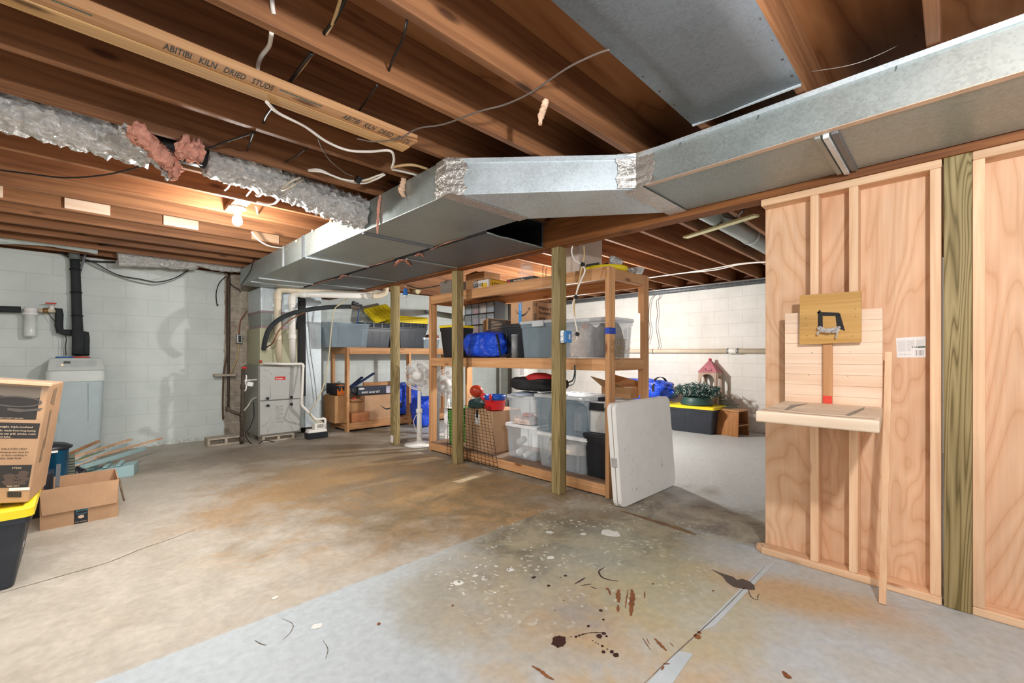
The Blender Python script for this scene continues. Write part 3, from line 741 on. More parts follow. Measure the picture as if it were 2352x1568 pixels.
outer = [(690, 350), (710, 305), (725, 328), (880, 328), (912, 345), (940, 440), (962, 520), (900, 495), (690, 500)]
b = MB()
b.add([BB(x, y) for x, y in [(692, 330), (905, 340), (905, 372), (738, 372), (740, 500), (690, 500)]], [(0, 1, 2, 3, 4, 5)])
b.add([BB(x, y) for x, y in [(866, 370), (912, 345), (962, 522), (905, 500), (880, 480)]], [(0, 1, 2, 3, 4)])
b.add([BB(x, y) for x, y in [(690, 350), (680, 340), (712, 308), (722, 330)]], [(0, 1, 2, 3)])
b.build('painted_square', INK, back)
b = MB(); rnd = random.Random(9)
for k in range(26):
    u = k / 25; c = BB(700 + 200 * u, 505 + rnd.uniform(-22, 22) + 16 * math.sin(u * 3.14), 0.012 + 0.018 * math.sin(math.pi * u)); b.ball(c, rnd.uniform(0.005, 0.010), 6, 4, (1, 1.3, 0.9))
for k in range(5): b.ball(BB(885 - k * 3, 530 + k * 14, 0.02), 0.005, 6, 4)
for k in range(4): b.ball(BB(700 - k * 4, 530 + k * 8, 0.018), 0.006, 6, 4)
b.build('foil_hoop', FOIL, back, label='crumpled foil hoop')
b = MB()
for (x, y) in ((572, 395), (580, 465), (582, 570), (1067, 380), (1063, 300), (1037, 572)): c = BB(x, y, 0.0015); b.cyl(c, c + Vector((0.002, 0, 0)), 0.0022, n=8)
for (x, y) in ((630, 738), (600, 962), (990, 975), (1013, 732)):
    c = aX(1720 + x / 4.356, 640 + y / 4.356, xf - 0.001); b.cyl(c, c + Vector((0.002, 0, 0)), 0.0022, n=8)
b.build('screw_head', plain('dull_screw', '6f6150', 0.5, 0.6), t)
# ------------------------------------------------------------------ trunk ducts
ZD = 2.032; ZT = 2.238
def tape_band(name, pts, w, parent, mat=None, rough=0.0, up=(0, 0, 1)):
    """flat strip following pts; pts are (p, side) pairs"""
    b = MB(); L = [Vector(p) + Vector(s) * w / 2 for p, s in pts]; Q = [Vector(p) - Vector(s) * w / 2 for p, s in pts]; n = len(pts)
    b.add(L + Q, [(i, i + 1, n + i + 1, n + i) for i in range(n - 1)])
    return b.build(name, mat or TAPE, parent, solid=0.002)
t = thing('supply_duct', 'long rectangular galvanized duct with a taped offset running along the wooden beam', 'duct', (1.8, 1.0, ZD), world=True)
MB().box((1.470, 2.00, ZD), (2.085, 6.42, ZT)).build('straight_section', GALV, t, bevel=0.004, label='wide straight run on the far side')
trans = [(1.470, 2.00), (2.085, 2.00), (2.745, 1.24), (2.195, 1.24)]
b = MB().loft([[Vector((x, y, ZD + (0.022 if y < 1.5 else 0.0))) for x, y in trans], [Vector((x, y, ZT + (0.006 if y < 1.5 else 0))) for x, y in trans]])
b.build('offset_section', GALV_LITE, t, bevel=0.004, label='shiny angled offset piece')
MB().box((2.195, -1.5, 2.058), (2.748, 1.24, 2.246)).build('near_section', GALV, t, bevel=0.004, label='near run above the stud wall')
# upper flange of the side faces
b = MB(); b.bar((2.190, -1.5, 2.232), (2.190, 1.235, 2.232), 0.012, 0.022); b.build('top_flange', GALV_LITE, t)
b = MB(); b.bar((1.478, 1.99, 2.224), (2.188, 1.235, 2.230), 0.012, 0.022); b.build('top_flange', GALV_LITE, t)
# foil tape at the two corners
def corner_tape(x, y, z0, z1, d0, d1, w):
    b = MB(); n = 10; rnd = random.Random(int(x * 100)); vs = []
    for k in range(n + 1):
        z = z0 + (z1 - z0) * k / n
        o = Vector((x, y, z))
        vs += [o + Vector((*d0, 0)) * w * rnd.uniform(.85, 1.1) , o + Vector((-0.006, -0.004, 0)) + Vector((rnd.uniform(-1, 1), rnd.uniform(-1, 1), 0)) * 0.003, o + Vector((*d1, 0)) * w * rnd.uniform(.85, 1.15)]
    fs = []
    for k in range(n):
        for j in range(2): fs.append((k * 3 + j, k * 3 + j + 1, k * 3 + j + 4, k * 3 + j + 3))
    return b.add(vs, fs).build('corner_tape', TAPE, t, solid=0.0025)
dd = Vector((0.725, -0.76)).normalized()
corner_tape(1.466, 1.998, ZD - 0.003, ZT, (-0.004, 1.0), (dd.x - 0.008, dd.y - 0.004), 0.11)
corner_tape(2.189, 1.236, 2.055, 2.246, (-dd.x - 0.01, -dd.y - 0.01), (-0.006, -1.0), 0.11)
tape_band('joint_tape', [((1.455, 1.995, ZD - 0.002), (0, 1, 0)), ((1.77, 1.995, ZD - 0.003), (0, 1, 0)), ((2.09, 1.995, ZD - 0.002), (0, 1, 0))], 0.09, t)
tape_band('joint_tape', [((2.18, 1.25, 2.050), (0.15, 1, 0)), ((2.45, 1.25, 2.0505), (0.1, 1, 0)), ((2.75, 1.25, 2.050), (0.1, 1, 0))], 0.12, t)
tape_band('edge_tape', [((2.197, 1.18, 2.057), (1, 0, 0)), ((2.199, 0.7, 2.0565), (1, 0, 0)), ((2.196, 0.45, 2.0572), (1, 0, 0)), ((2.200, -0.1, 2.0565), (1, 0, 0)), ((2.197, -1.4, 2.057), (1, 0, 0))], 0.034, t, plain('dull_tape', 'd3b79e', 0.5, 0.2, vary=0.1))
# drive cleats
for y in (3.02, 4.14, 5.62, 5.95):
    MB().box((1.475, y, ZD - 0.012), (2.08, y + 0.035, ZD)).build('cleat', GALV_DULL if y < 4 else GALV_LITE, t, bevel=0.003)
for y in (4.18,):
    MB().box((1.462, y, ZD), (1.470, y + 0.06, ZT)).build('side_cleat', GALV_DULL, t, bevel=0.002)
MB().box((1.466, 4.75, ZD), (1.470, 4.80, ZT)).build('side_cleat', GALV_LITE, t, bevel=0.001)
for y, in ((0.375,),):
    for k, (dy, m, w) in enumerate(((0.030, GALV, 0.02), (0.0, GALV_LITE, 0.022), (-0.03, GALV_DULL, 0.024))):
        MB().box((2.215, y + dy - w / 2, 2.046 - (k == 1) * 0.008), (2.735, y + dy + w / 2, 2.058)).build('strap', m, t, bevel=0.002)
b = MB()
for k in range(6):
    u = (k + 0.5) / 6; c = Vector((1.49, 1.93, ZD + 0.003)).lerp(Vector((2.20, 1.29, ZD + 0.018)), u) + Vector((0.03, 0.02, -0.004)); b.cyl(c, c + Vector((0, 0, -0.002)), 0.004, n=8)
for y in (0.98, 0.62, 0.15): b.tube([Vector((2.188, y, 2.235)), Vector((2.186, y, 2.21)), Vector((2.18, y, 2.205))], 0.002, 5)
b.build('screw', STEEL, t)
# return duct, open at the near end
t = thing('return_duct', 'grey rectangular return duct beside the beam, its near end open and black', 'duct', (2.42, 4.4, ZD), world=True)
x0, x1, y0, y1 = 2.125, 2.752, 2.41, 6.75
b = MB(); w = 0.003
b.box((x0, y0, ZD), (x1, y1, ZD + w)); b.box((x0, y0, ZT), (x1, y1, ZT + w)); b.box((x0, y0, ZD), (x0 + w, y1, ZT)); b.box((x1 - w, y0, ZD), (x1, y1, ZT)); b.box((x0, y1 - w, ZD), (x1, y1, ZT))
b.build('duct_shell', GALV_DULL, t)
b = MB(); b.box((x0 + 0.004, y0 + 0.01, ZD + 0.004), (x1 - 0.004, y0 + 2.2, ZD + 0.006)); b.box((x1 - 0.008, y0 + 0.01, ZD + 0.006), (x1 - 0.005, y0 + 2.2, ZT - 0.003)); b.box((x0 + 0.004, y0 + 2.2, ZD + 0.004), (x1 - 0.004, y0 + 2.21, ZT - 0.003)); b.box((x0 + 0.004, y0 + .01, ZT - 0.006), (x1 - 0.004, y0 + 2.2, ZT - 0.003))  # black sheets that paint the shade inside the open duct end
b.build('inner_shade', plain('duct_shade_black', '0c0c0c', 0.95), t, label='black sheets painting the shade inside the duct')
b = MB(); rnd = random.Random(2); pts = [Vector((x0 + (x1 - x0) * k / 12, y0 - 0.004, ZD - 0.001 + rnd.uniform(-0.003, 0.003))) for k in range(13)]
b.tube(pts, 0.006, 6).build('torn_edge', GALV, t)
for y in (3.55, 4.75, 5.55):
    MB().box((x0 + 0.03, y, ZD - 0.010), (x1 - 0.01, y + 0.03, ZD)).build('cleat', GALV, t, bevel=0.003)
# sheet metal pan under the joists
t = thing('joist_pan', 'grey sheet metal panel nailed under the joists at the top of the photo', 'sheet metal', (0.4, 0.66, 2.25), world=True)
b = MB(); n = 20
vs = []
for k in range(n + 1):
    x = -1.4 + 3.5 * k / n
    for y in (0.437, 0.54, 0.66, 0.78, 0.888):
        vs.append((x, y, 2.2465 + (0.005 * math.sin(k * 1.1 + y * 9) - 0.006 if 0.5 < y < 0.8 else -0.001)))
fs = []
for k in range(n):
    for j in range(4): fs.append((k * 5 + j, k * 5 + j + 1, (k + 1) * 5 + j + 1, (k + 1) * 5 + j))
b.add(vs, fs, True); b.build('sheet', GALV_DULL, t, solid=0.002)
MB().bar((2.105, 0.440, 2.243), (2.105, 0.886, 2.243), 0.012, 0.010).build('folded_edge', GALV_LITE, t)
b = MB()
for k in range(9):
    x = 0.9 + k * 0.14
    for y in (0.452, 0.872): b.cyl((x, y, 2.2452), (x, y, 2.2435), 0.005, n=8)
b.build('nail_head', plain('brown_nail', '4a3730', 0.6), t)

# ------------------------------------------------------------------ insulation
def tuft(name, pts, r, mat, label, seed=0, flat=0.6):
    rnd = random.Random(seed); P = spline(pts, 5); n = len(P); rings = []
    for i, p in enumerate(P):
        u = i / (n - 1); rr = r * (0.35 + 0.8 * math.sin(math.pi * min(0.92, 0.15 + u * 0.8))) * rnd.uniform(0.8, 1.2)
        rings.append([p + Vector((math.cos(a) * rr * rnd.uniform(.7, 1.25), math.sin(a) * rr * flat * rnd.uniform(.7, 1.25), rnd.uniform(-.2, .2) * rr)) for a in [2 * math.pi * k / 9 for k in range(9)]])
    return MB().loft(rings, smooth=True).build(name, mat, None, label=label, cat='insulation', group='loose insulation tufts')
tuft('insulation_tuft', [aX(928, 408, 1.455), aX(924, 425, 1.45), aX(922, 440, 1.447), aX(927, 452, 1.45)], 0.022, PINKW, 'peach insulation tuft hanging over the top edge of the big duct', 1)
tuft('insulation_tuft', [aX(874, 448, 1.46), aX(870, 470, 1.458), aX(868, 500, 1.457), aX(867, 537, 1.455)], 0.010, PINK, 'long thin pink insulation shred hanging down the duct side', 2)
tuft('insulation_tuft', [aZ(1254, 228, 2.245), aZ(1250, 245, 2.22), aZ(1243, 265, 2.20), aZ(1240, 286, 2.17)], 0.017, PINKW, 'pale insulation tuft hanging from a joist near the sheet metal panel', 3)
for k, (pp, r) in enumerate((([(905, 610), (925, 596), (945, 612)], 0.022), ([(955, 588), (965, 582), (973, 590)], 0.016), ([(778, 640), (790, 632), (803, 636)], 0.016), ([(830, 615), (870, 606), (905, 595)], 0.007), ([(985, 575), (1020, 560), (1068, 545)], 0.006), ([(718, 655), (745, 646), (770, 640)], 0.010))):
    lab = ['fattest pink insulation tuft sticking out of the seam under the ducts', 'small pink tuft in the duct seam nearest the open duct end', 'pink tuft in the far part of the duct seam', 'thin strip of pink insulation squeezed along the duct seam', 'thin pale strip along the near end of the duct seam', 'pink shred at the farthest end of the duct seam'][k]
    tuft('insulation_tuft', [aZ(x, y, ZD - 0.012) for x, y in pp], r, PINK, lab, 10 + k)
for k, (px, py, lab) in enumerate(((867, 488, 'duct clip'), (760, 508, 'pale scrap on the duct edge nearest the foil duct'), (718, 530, 'pale scrap on the duct edge, the middle one left of the foil duct'), (681, 553, 'pale scrap on the duct edge, farthest from the foil duct'))):
    if k == 0: continue
    p = aX(px, py, 1.46); MB().ball(p, 0.016, 8, 6, (0.7, 1.2, 0.8)).build('insulation_scrap', PINKW, label=lab, cat='insulation', group='scraps along the duct edge')

# ------------------------------------------------------------------ foil wrapped round duct between joists
def crumple_tube(pts, r, seed, n=48, k=8, amp=0.16, sq=1.0):
    P = spline(pts, k); b = MB(); rings = []; m = len(P)
    rr = r if isinstance(r, (list, tuple)) else None
    for i, p in enumerate(P):
        d = (P[min(i + 1, m - 1)] - P[max(i - 1, 0)]).normalized(); s = Vector((0, 0, 1)); s = (s - d * d.dot(s)).normalized(); w = d.cross(s)
        u = i / (m - 1); rad = (rr[0] + (rr[1] - rr[0]) * u) if rr else r
        ring = []
        for j in range(n):
            a = 2 * math.pi * j / n
            q = noise.noise(Vector((math.cos(a) * 2.2 + seed, math.sin(a) * 2.2, i * 0.55))) + 0.6 * noise.noise(Vector((math.cos(a) * 6 + seed, math.sin(a) * 6, i * 1.4))) + 0.5 * (abs(noise.noise(Vector((math.cos(a) * 9, math.sin(a) * 9 + seed, i * 0.9)))) - 0.3)
            e = rad * (1 + amp * q)
            ring.append(p + s * math.cos(a) * e * sq + w * math.sin(a) * e)
        rings.append(ring)
    return b.loft(rings, smooth=True)
t = thing('foil_duct', 'foil-wrapped round duct lying between two joists, torn open in the middle', 'duct', (0.4, 3.0, 2.15), world=True)
cy = 3.035
crumple_tube([(-1.6, cy, 2.275), (-0.6, cy, 2.272), (-0.1, cy, 2.27), (0.27, cy, 2.262)], 0.115, 1, k=22, amp=0.24).build('far_wrap', FOIL, t)
crumple_tube([(0.52, cy, 2.272), (0.8, cy + .01, 2.262), (1.0, cy + 0.02, 2.24), (1.16, cy, 2.205), (1.32, cy - 0.02, 2.172), (1.468, cy - 0.03, 2.155)], 0.105, 4, k=13, amp=0.3).build('near_wrap', FOIL, t)
MB().cyl((0.2, cy, 2.285), (0.62, cy, 2.285), 0.075, n=24).build('inner_pipe', plain('dark_duct_pipe', '3a3d40', 0.4, 0.6), t)
a = [aZ(300, 290, 2.20), aZ(350, 335, 2.17), aZ(395, 380, 2.13), aZ(408, 405, 2.10)]
rnd = random.Random(4); rings = []
for i, p in enumerate(spline(a, 8)):
    w = 0.055 * (1 - 0.018 * i)
    rings.append([p + Vector((0.02 * math.cos(q) + rnd.uniform(-.012, .012), w * math.sin(q) + rnd.uniform(-.014, .014), 0.035 * math.cos(q) + rnd.uniform(-.010, .010))) for q in [2 * math.pi * k / 16 for k in range(16)]])
MB().loft(rings, smooth=True).build('torn_insulation', PINK, t, label='pink insulation hanging out of the tear')
rings = [[p + Vector((-0.035, 0.03, -0.012)) for p in r] for r in rings]
rings = [[rings[i][0].lerp(p, 0.75) for p in rings[i]] for i in range(len(rings))]
MB().loft(rings, smooth=True).build('foil_flap', FOIL, t)
tuftp = [aZ(415, 335, 2.23), aZ(435, 345, 2.215), aZ(452, 350, 2.22)]
crumple_tube(tuftp, 0.055, 8, n=30, k=8, amp=0.75).build('torn_insulation', PINK, t)
# foil lengths by the end wall
crumple_tube([aY(-40, 545, 6.55), aY(100, 552, 6.55), aY(225, 572, 6.55)], 0.055, 12, k=9, amp=0.14).build('foil_duct', plain('pale_foil_facing', 'd8e2e2', 0.4, 0.4, bump=0.5, bscale=30), label='pale wrapped pipe close to the top left of the far wall', cat='duct')
crumple_tube([aY(270, 590, 6.62), aY(330, 592, 6.62), aY(400, 597, 6.62), aY(452, 600, 6.62)], 0.10, 15, k=7, amp=0.16).build('foil_duct', FOIL, label='short foil-wrapped duct hanging under the joists above the white far wall', cat='duct')
crumple_tube([aY(455, 597, 6.6), aY(490, 606, 6.6), aY(520, 610, 6.6), aY(552, 612, 6.6)], 0.075, 18, k=5, amp=0.2).build('foil_duct', FOIL, label='small foil duct piece meeting the far end of the big duct', cat='duct')
tuft('insulation_tuft', [aY(225, 566, 6.6), aY(245, 572, 6.6), aY(268, 575, 6.6)], 0.035, PINKW, 'pink insulation between the two wrapped ducts by the far wall', 31)

# ------------------------------------------------------------------ furnace group
YF = 6.34; xa, xb = 1.657, 2.185
ZF0, ZF1 = 0.078, 1.005
t = thing('furnace', 'grey sheet metal furnace with two front panels and a red badge', 'furnace', ((xa + xb) / 2, YF + 0.35, ZF0), world=True)
SIL = plain('silver_grey_enamel', 'b4b5b1', 0.45, 0.15, vary=0.05); SIDE = galv('furnace_side_steel', '8d8d86', 0.5, 0.3)
MB().box((xa, YF + 0.012, ZF0), (xb, 7.03, ZF1)).build('cabinet', SIDE, t, bevel=0.004)
zm = aY(600, 921, YF).z
up = MB().box((xa + 0.012, YF - 0.012, zm + 0.006), (xb - 0.01, YF + 0.012, ZF1 - 0.012)).build('upper_panel', SIL, t, bevel=0.010, seg=3)
lo = MB().box((xa + 0.012, YF - 0.012, ZF0 + 0.02), (xb - 0.02, YF + 0.012, zm - 0.004)).build('lower_panel', SIL, t, bevel=0.010, seg=3)
def F(x, y, o=0.0): return aY(480 + x / 3.734, 620 + y / 3.734, YF - 0.012 - o)
b = MB()
for pts in ([(470, 855), (520, 865), (540, 900)], [(465, 905), (527, 945), (527, 1095)], [(760, 850), (720, 862), (690, 890)], [(765, 900), (695, 940), (692, 1085)], [(527, 1160), (525, 1290), (455, 1345)], [(530, 1330), (500, 1390)], [(690, 1150), (688, 1265), (745, 1320)], [(683, 1300), (720, 1370)]):
    b.tube([F(*q) for q in pts], 0.0035, 6)
b.build('pressed_rib', SIL, t)
bz = MB().add([F(568, 915, .002), F(655, 912, .002), F(655, 940, .002), F(568, 943, .002)] , [(0, 3, 2, 1)]).build('badge', plain('red_badge', 'c8342f', 0.4), up, label='small red name badge', solid=0.002); ROOT[bz.name] = ROOT[t.name]
text('bryant', 0.032, F(578, 937, .004), (1, 0, 0), (0, 0, 1), PAPER, bz, 'badge_lettering', 0.015)
for (x, y, pn) in ((502, 1100, up), (705, 1090, up), (505, 1162, lo), (705, 1150, lo)):
    c = F(x, y); b = MB().cyl(c, c + Vector((0, -0.02, 0)), 0.020, 0.017); o = b.build('knob', BLACK, pn, bevel=0.002)
b = MB().add([F(568, 1155, .001), F(648, 1147, .001), F(642, 1325, .001), F(566, 1325, .001)], [(0, 3, 2, 1)]); lb = b.build('instruction_label', plain('grey_label', 'b4b4b0', 0.6), lo)
b = MB()
for k in range(14):
    y = 1165 + k * 11; b.add([F(574, y, .0015), F(640, y - 4, .0015), F(640, y - 1, .0015), F(574, y + 3, .0015)], [(0, 3, 2, 1)])
b.build('label_print', plain('label_print_grey', '6f6f6c', 0.7), lb)
# coil cabinet and plenum on top
cx0 = aY(566, 800, YF + 0.08).x; cx1 = aY(690, 800, YF + 0.06).x
zc = aY(592, 752, YF + 0.05).z
OLIVE = plain('pale_olive_enamel', 'a9a88c', 0.5, 0.1, vary=0.08)
t = thing('coil_cabinet', 'pale olive coil cabinet standing on top of the furnace', 'cabinet', (1.92, YF + 0.35, ZF1), world=True)
MB().box((xa + 0.03, YF + 0.06, ZF1), (xb - 0.03, 7.02, zc)).build('casing', OLIVE, t, bevel=0.004)
MB().box((xa + 0.19, YF + 0.048, ZF1 + 0.02), (xb - 0.04, YF + 0.06, zc - 0.01)).build('front_panel', OLIVE, t, bevel=0.003)
c = aY(598, 830, YF + 0.05); MB().cyl(c, c + Vector((0, -0.012, 0)), 0.018).build('drain_plug', plain('red_cap', '9c2b22', 0.4), t)
MB().box((xa + 0.075, YF + 0.045, ZF1 + 0.20), (xa + 0.155, YF + 0.06, ZF1 + 0.30)).build('small_label', plain('cream_label', 'cfcdb8', 0.6), t)
t = thing('plenum', 'galvanized sheet metal plenum rising from the coil cabinet to the duct', 'duct', (1.92, YF + 0.35, zc), world=True)
zz0 = zc; zz1 = zc + 0.20; zz2 = ZD - 0.002
MB().box((xa + 0.05, YF + 0.08, zz0), (xb - 0.05, 7.00, zz0 + 0.03)).build('base_collar', plain('mauve_tape', 'a58f93', 0.5, 0.4), t, bevel=0.002)
b = MB().loft([[Vector(q) for q in ((xa + 0.05, YF + 0.08, zz0 + 0.03), (xb - 0.05, YF + 0.08, zz0 + 0.03), (xb - 0.05, 7.0, zz0 + 0.03), (xa + 0.05, 7.0, zz0 + 0.03))], [Vector(q) for q in ((xa + 0.04, YF + 0.05, zz1), (xb - 0.03, YF + 0.05, zz1), (xb - 0.03, 7.0, zz1), (xa + 0.04, 7.0, zz1))]])
b.build('lower_section', GALV, t, bevel=0.003)
MB().box((xa + 0.035, YF + 0.045, zz1), (xb - 0.025, 7.0, zz1 + 0.025)).build('tape_band', plain('mauve_tape', 'a58f93', 0.5, 0.4), t, bevel=0.002)
MB().box((xa + 0.04, YF + 0.05, zz1 + 0.025), (xb - 0.03, 7.0, zz2)).build('upper_section', GALV_LITE, t, bevel=0.003)
# concrete pads
def cblock(lab, c, size, holes=True):
    x0, y0 = c[0] - size[0] / 2, c[1] - size[1] / 2; w, d, h = size
    t = thing('concrete_block', lab, 'concrete block', (c[0], c[1], 0), world=True)
    b = MB()
    # web walls around two cores that open to the front
    b.box((x0, y0, 0), (x0 + w, y0 + d, h * 0.22)); b.box((x0, y0, h * 0.78), (x0 + w, y0 + d, h))
    for f in (0, 0.46, 0.92): b.box((x0 + w * f, y0, h * 0.22), (x0 + w * f + w * 0.08, y0 + d, h * 0.78))
    b.box((x0 + w * .08, y0 + d * 0.5, h * 0.22), (x0 + w * .92, y0 + d, h * 0.78))
    b.build('block_body', CONC, t, bevel=0.004)
cblock('hollow concrete block lying by the wall left of the furnace', (aY(555, 1010, 6.5).x - 0.17, 6.60, 0), (0.40, 0.2, 0.098))
cblock('concrete block under the front of the furnace', (1.90, 6.43, 0), (0.40, 0.18, 0.076))
cblock('concrete block under the back of the furnace', (1.90, 6.85, 0), (0.40, 0.19, 0.076))
# gas line with red valve on the furnace side
yg = 6.30
t = thing('gas_pipe', 'dark iron gas pipe with a red-handled valve left of the furnace', 'pipe', (1.5, 6.45, 0), world=True)
q = lambda x, y: aY(480 + x / 3.734, 620 + y / 3.734, 6.42)
b = MB().tube([q(280, 1490), q(283, 1250), q(290, 1000), q(292, 850)], 0.022, 10); b.build('riser', IRON, t)
b = MB().tube([q(160, 1195), q(200, 1215), q(280, 1245)], 0.02, 10); b.build('branch', IRON, t)
for (x, y) in ((282, 1245), (283, 1280), (281, 1445), (165, 1195), (290, 1000)):
    c = q(x, y); MB().cyl(c - Vector((0, 0, 0.028)), c + Vector((0, 0, 0.028)), 0.029).build('coupling', IRON, t, bevel=0.003)
c = q(303, 838); MB().ball(c, 0.03, 12, 8, (1, 0.6, 0.55)).build('valve_handle', RED, t)
b = MB().tube(spline([q(318, 900), q(320, 930), q(300, 960), q(285, 1000), q(292, 1035), q(312, 1030), q(320, 1000), q(318, 950), q(380, 942), q(432, 938)], 5), 0.009, 8); b.build('flexible_hose', WHITE, t)
c = q(352, 978); MB().obox(c, (0.075, 0.05, 0.06), (0, 0.2, 0)).build('regulator_cover', WHITE, t, bevel=0.012)
# conduits and cables in the corner
yw = 7.02
def Q(x, y, yy=6.99): return aY(480 + x / 3.734, 620 + y / 3.734, yy)
for k, (pts, r, m, lab) in enumerate((([(172, 20), (168, 300), (166, 600), (168, 900), (165, 1190)], 0.016, IRON, 'dark vertical conduit on the bare block strip, the thicker of the three'),
        ([(158, 60), (150, 300), (155, 700), (140, 800), (125, 900), (118, 1150), (122, 1280)], 0.011, plain('brown_pipe', '5a4433', 0.6), 'brown pipe bending out beside the thick conduit in the corner'),
        ([(178, 90), (176, 400), (174, 700), (165, 1000), (160, 1180)], 0.010, IRON, 'thin dark conduit close on the right of the thick one'))):
    MB().tube(spline([Q(x, y) for x, y in pts], 4), r, 8).build('conduit', m, label=lab, cat='conduit', group='conduits in the furnace corner')
cable('wall_cable', [Q(150, 50), Q(90, 110), Q(62, 200), Q(70, 300), Q(80, 295)], 0.006, BLKCABLE, 'black cable end curling off the wall at the top of the furnace corner')
cable('wall_cable', [Q(180, 110), Q(215, 145), Q(250, 160), Q(272, 190)], 0.006, BLKCABLE, 'short black cable with a pale tip on the bare block strip')
cable('outlet_cable', [Q(328, 350), Q(300, 390), Q(270, 440), Q(258, 550)], 0.008, plain('red_brown_cable', '84503c', 0.6), 'red-brown cable dropping into the small outlet box by the furnace')
cable('outlet_cable', [Q(258, 630), Q(240, 760), Q(180, 900), Q(165, 960), Q(158, 1120)], 0.007, TANCABLE, 'tan cable leaving the bottom of the small outlet box by the furnace')
c = Q(258, 590); t = thing('outlet_box', 'small steel outlet box on the bare block strip left of the furnace', 'outlet box', (c.x, c.y, c.z), world=True)
MB().box((c.x - 0.032, c.y - 0.04, c.z - 0.06), (c.x + 0.032, c.y + 0.03, c.z + 0.06)).build('box', STEEL, t, bevel=0.006)
MB().box((c.x - 0.018, c.y - 0.044, c.z - 0.045), (c.x + 0.018, c.y - 0.040, c.z + 0.045)).build('receptacle', BLACK, t, bevel=0.003)
c = Q(135, 890); MB().box((c.x - 0.13, c.y - 0.09, c.z - 0.03), (c.x + 0.11, c.y + 0.05, c.z + 0.0)).build('wall_bracket', CONC, bevel=0.004, label='short ledge of wood and metal crossing the conduits', cat='bracket')
cable('furnace_wire', [q(380, 1130), q(385, 1250), q(350, 1350), q(312, 1400), q(335, 1460), aY(480 + 400 / 3.734, 620 + 1503 / 3.734, 6.30), aY(480 + 480 / 3.734, 620 + 1460 / 3.734, 6.28), aY(480 + 600 / 3.734, 620 + 1480 / 3.734, 6.28), aY(480 + 720 / 3.734, 620 + 1462 / 3.734, 6.28)], 0.006, BLKCABLE, 'black cord drooping from the furnace side to the floor')
cable('furnace_wire', [q(290, 1215), q(330, 1170), q(370, 1110), q(425, 1085)], 0.008, plain('grey_flex', 'b9b4a8', 0.5), 'grey flexible line from the gas pipe into the furnace side')
# white vent pipes
def pvc_run(lab, pts, r, m, couplings, name='vent_pipe', n=16):
    t = thing(name, lab, 'pipe', tuple(pts[0]), world=True)
    P = []
    for i, p in enumerate(pts):
        p = Vector(p)
        if 0 < i < len(pts) - 1:
            a = (Vector(pts[i - 1]) - p); c = (Vector(pts[i + 1]) - p); k = min(r * 1.7, a.length * .45, c.length * .45); a = a.normalized() * k; c = c.normalized() * k
            for s in range(6):
                u = s / 5; P.append((p + a) * (1 - u) ** 2 + p * 2 * u * (1 - u) + (p + c) * u * u)
        else: P.append(p)
    MB().tube(P, r, n).build('pipe_run', m, t)
    for (a, c) in couplings:
        MB().cyl(a, c, r * 1.16, n=n).build('coupling', m, t, bevel=0.002)
    return t
yv = 6.30
v1 = [Q(600, 800, yv + 0.12), Q(588, 400, yv), Q(588, 165, yv), Q(1400, 205, 5.9)]
v1[3] = aY(870, 675, 5.75)
pvc_run('aged white vent pipe rising from the furnace, the left one of two', v1, 0.042, PVC_OLD, [(v1[2] + Vector((0, 0, -0.14)), v1[2] + Vector((0, 0, -0.05))), (Q(590, 600, yv + .03), Q(590, 560, yv + .03))])
v2 = [Q(716, 800, yv + 0.12), Q(714, 500, yv - .02), Q(712, 205, yv - 0.04), aY(868, 680, 5.6)]
v2[3] = aY(862, 679, 5.62)
pvc_run('white vent pipe rising from the furnace, the right one of two', v2, 0.042, PVC, [(v2[2] + Vector((0, 0, -0.15)), v2[2] + Vector((0, 0, -0.05))), (Q(714, 590, yv), Q(714, 550, yv)), (v2[2].lerp(v2[3], 0.10), v2[2].lerp(v2[3], 0.16)), (v2[2].lerp(v2[3], 0.86), v2[2].lerp(v2[3], 0.90))])
b0 = aY(868, 679, 5.6); b1 = aY(884, 672, 5.55); b2 = aY(886, 655, 5.5)
MB().tube(spline([aY(855, 679, 5.62), b0, b1, b2], 6), 0.042, 14).build('pipe_elbow', PVC_OLD, label='white pipe elbow turning up behind the farthest post', cat='pipe')
# condensate line
q2 = lambda x, y, yy=6.22: aY(480 + x / 3.734, 620 + y / 3.734, yy)
cz = [q2(465, 798, 6.3), q2(640, 805), q2(808, 803), q2(795, 1160), q2(915, 1282), q2(998, 1272), q2(995, 1370)]
pvc_run('thin white drain pipe running from the furnace down to the pump', cz, 0.017, PVC, [(cz[2] + Vector((0, 0, -.05)), cz[2] + Vector((0, 0, -.02))), (cz[3] + Vector((0, 0, .02)), cz[3] + Vector((0, 0, .05))), (cz[5] + Vector((-.05, 0, 0)), cz[5] + Vector((-.02, 0, 0)))], 'drain_pipe', 12)
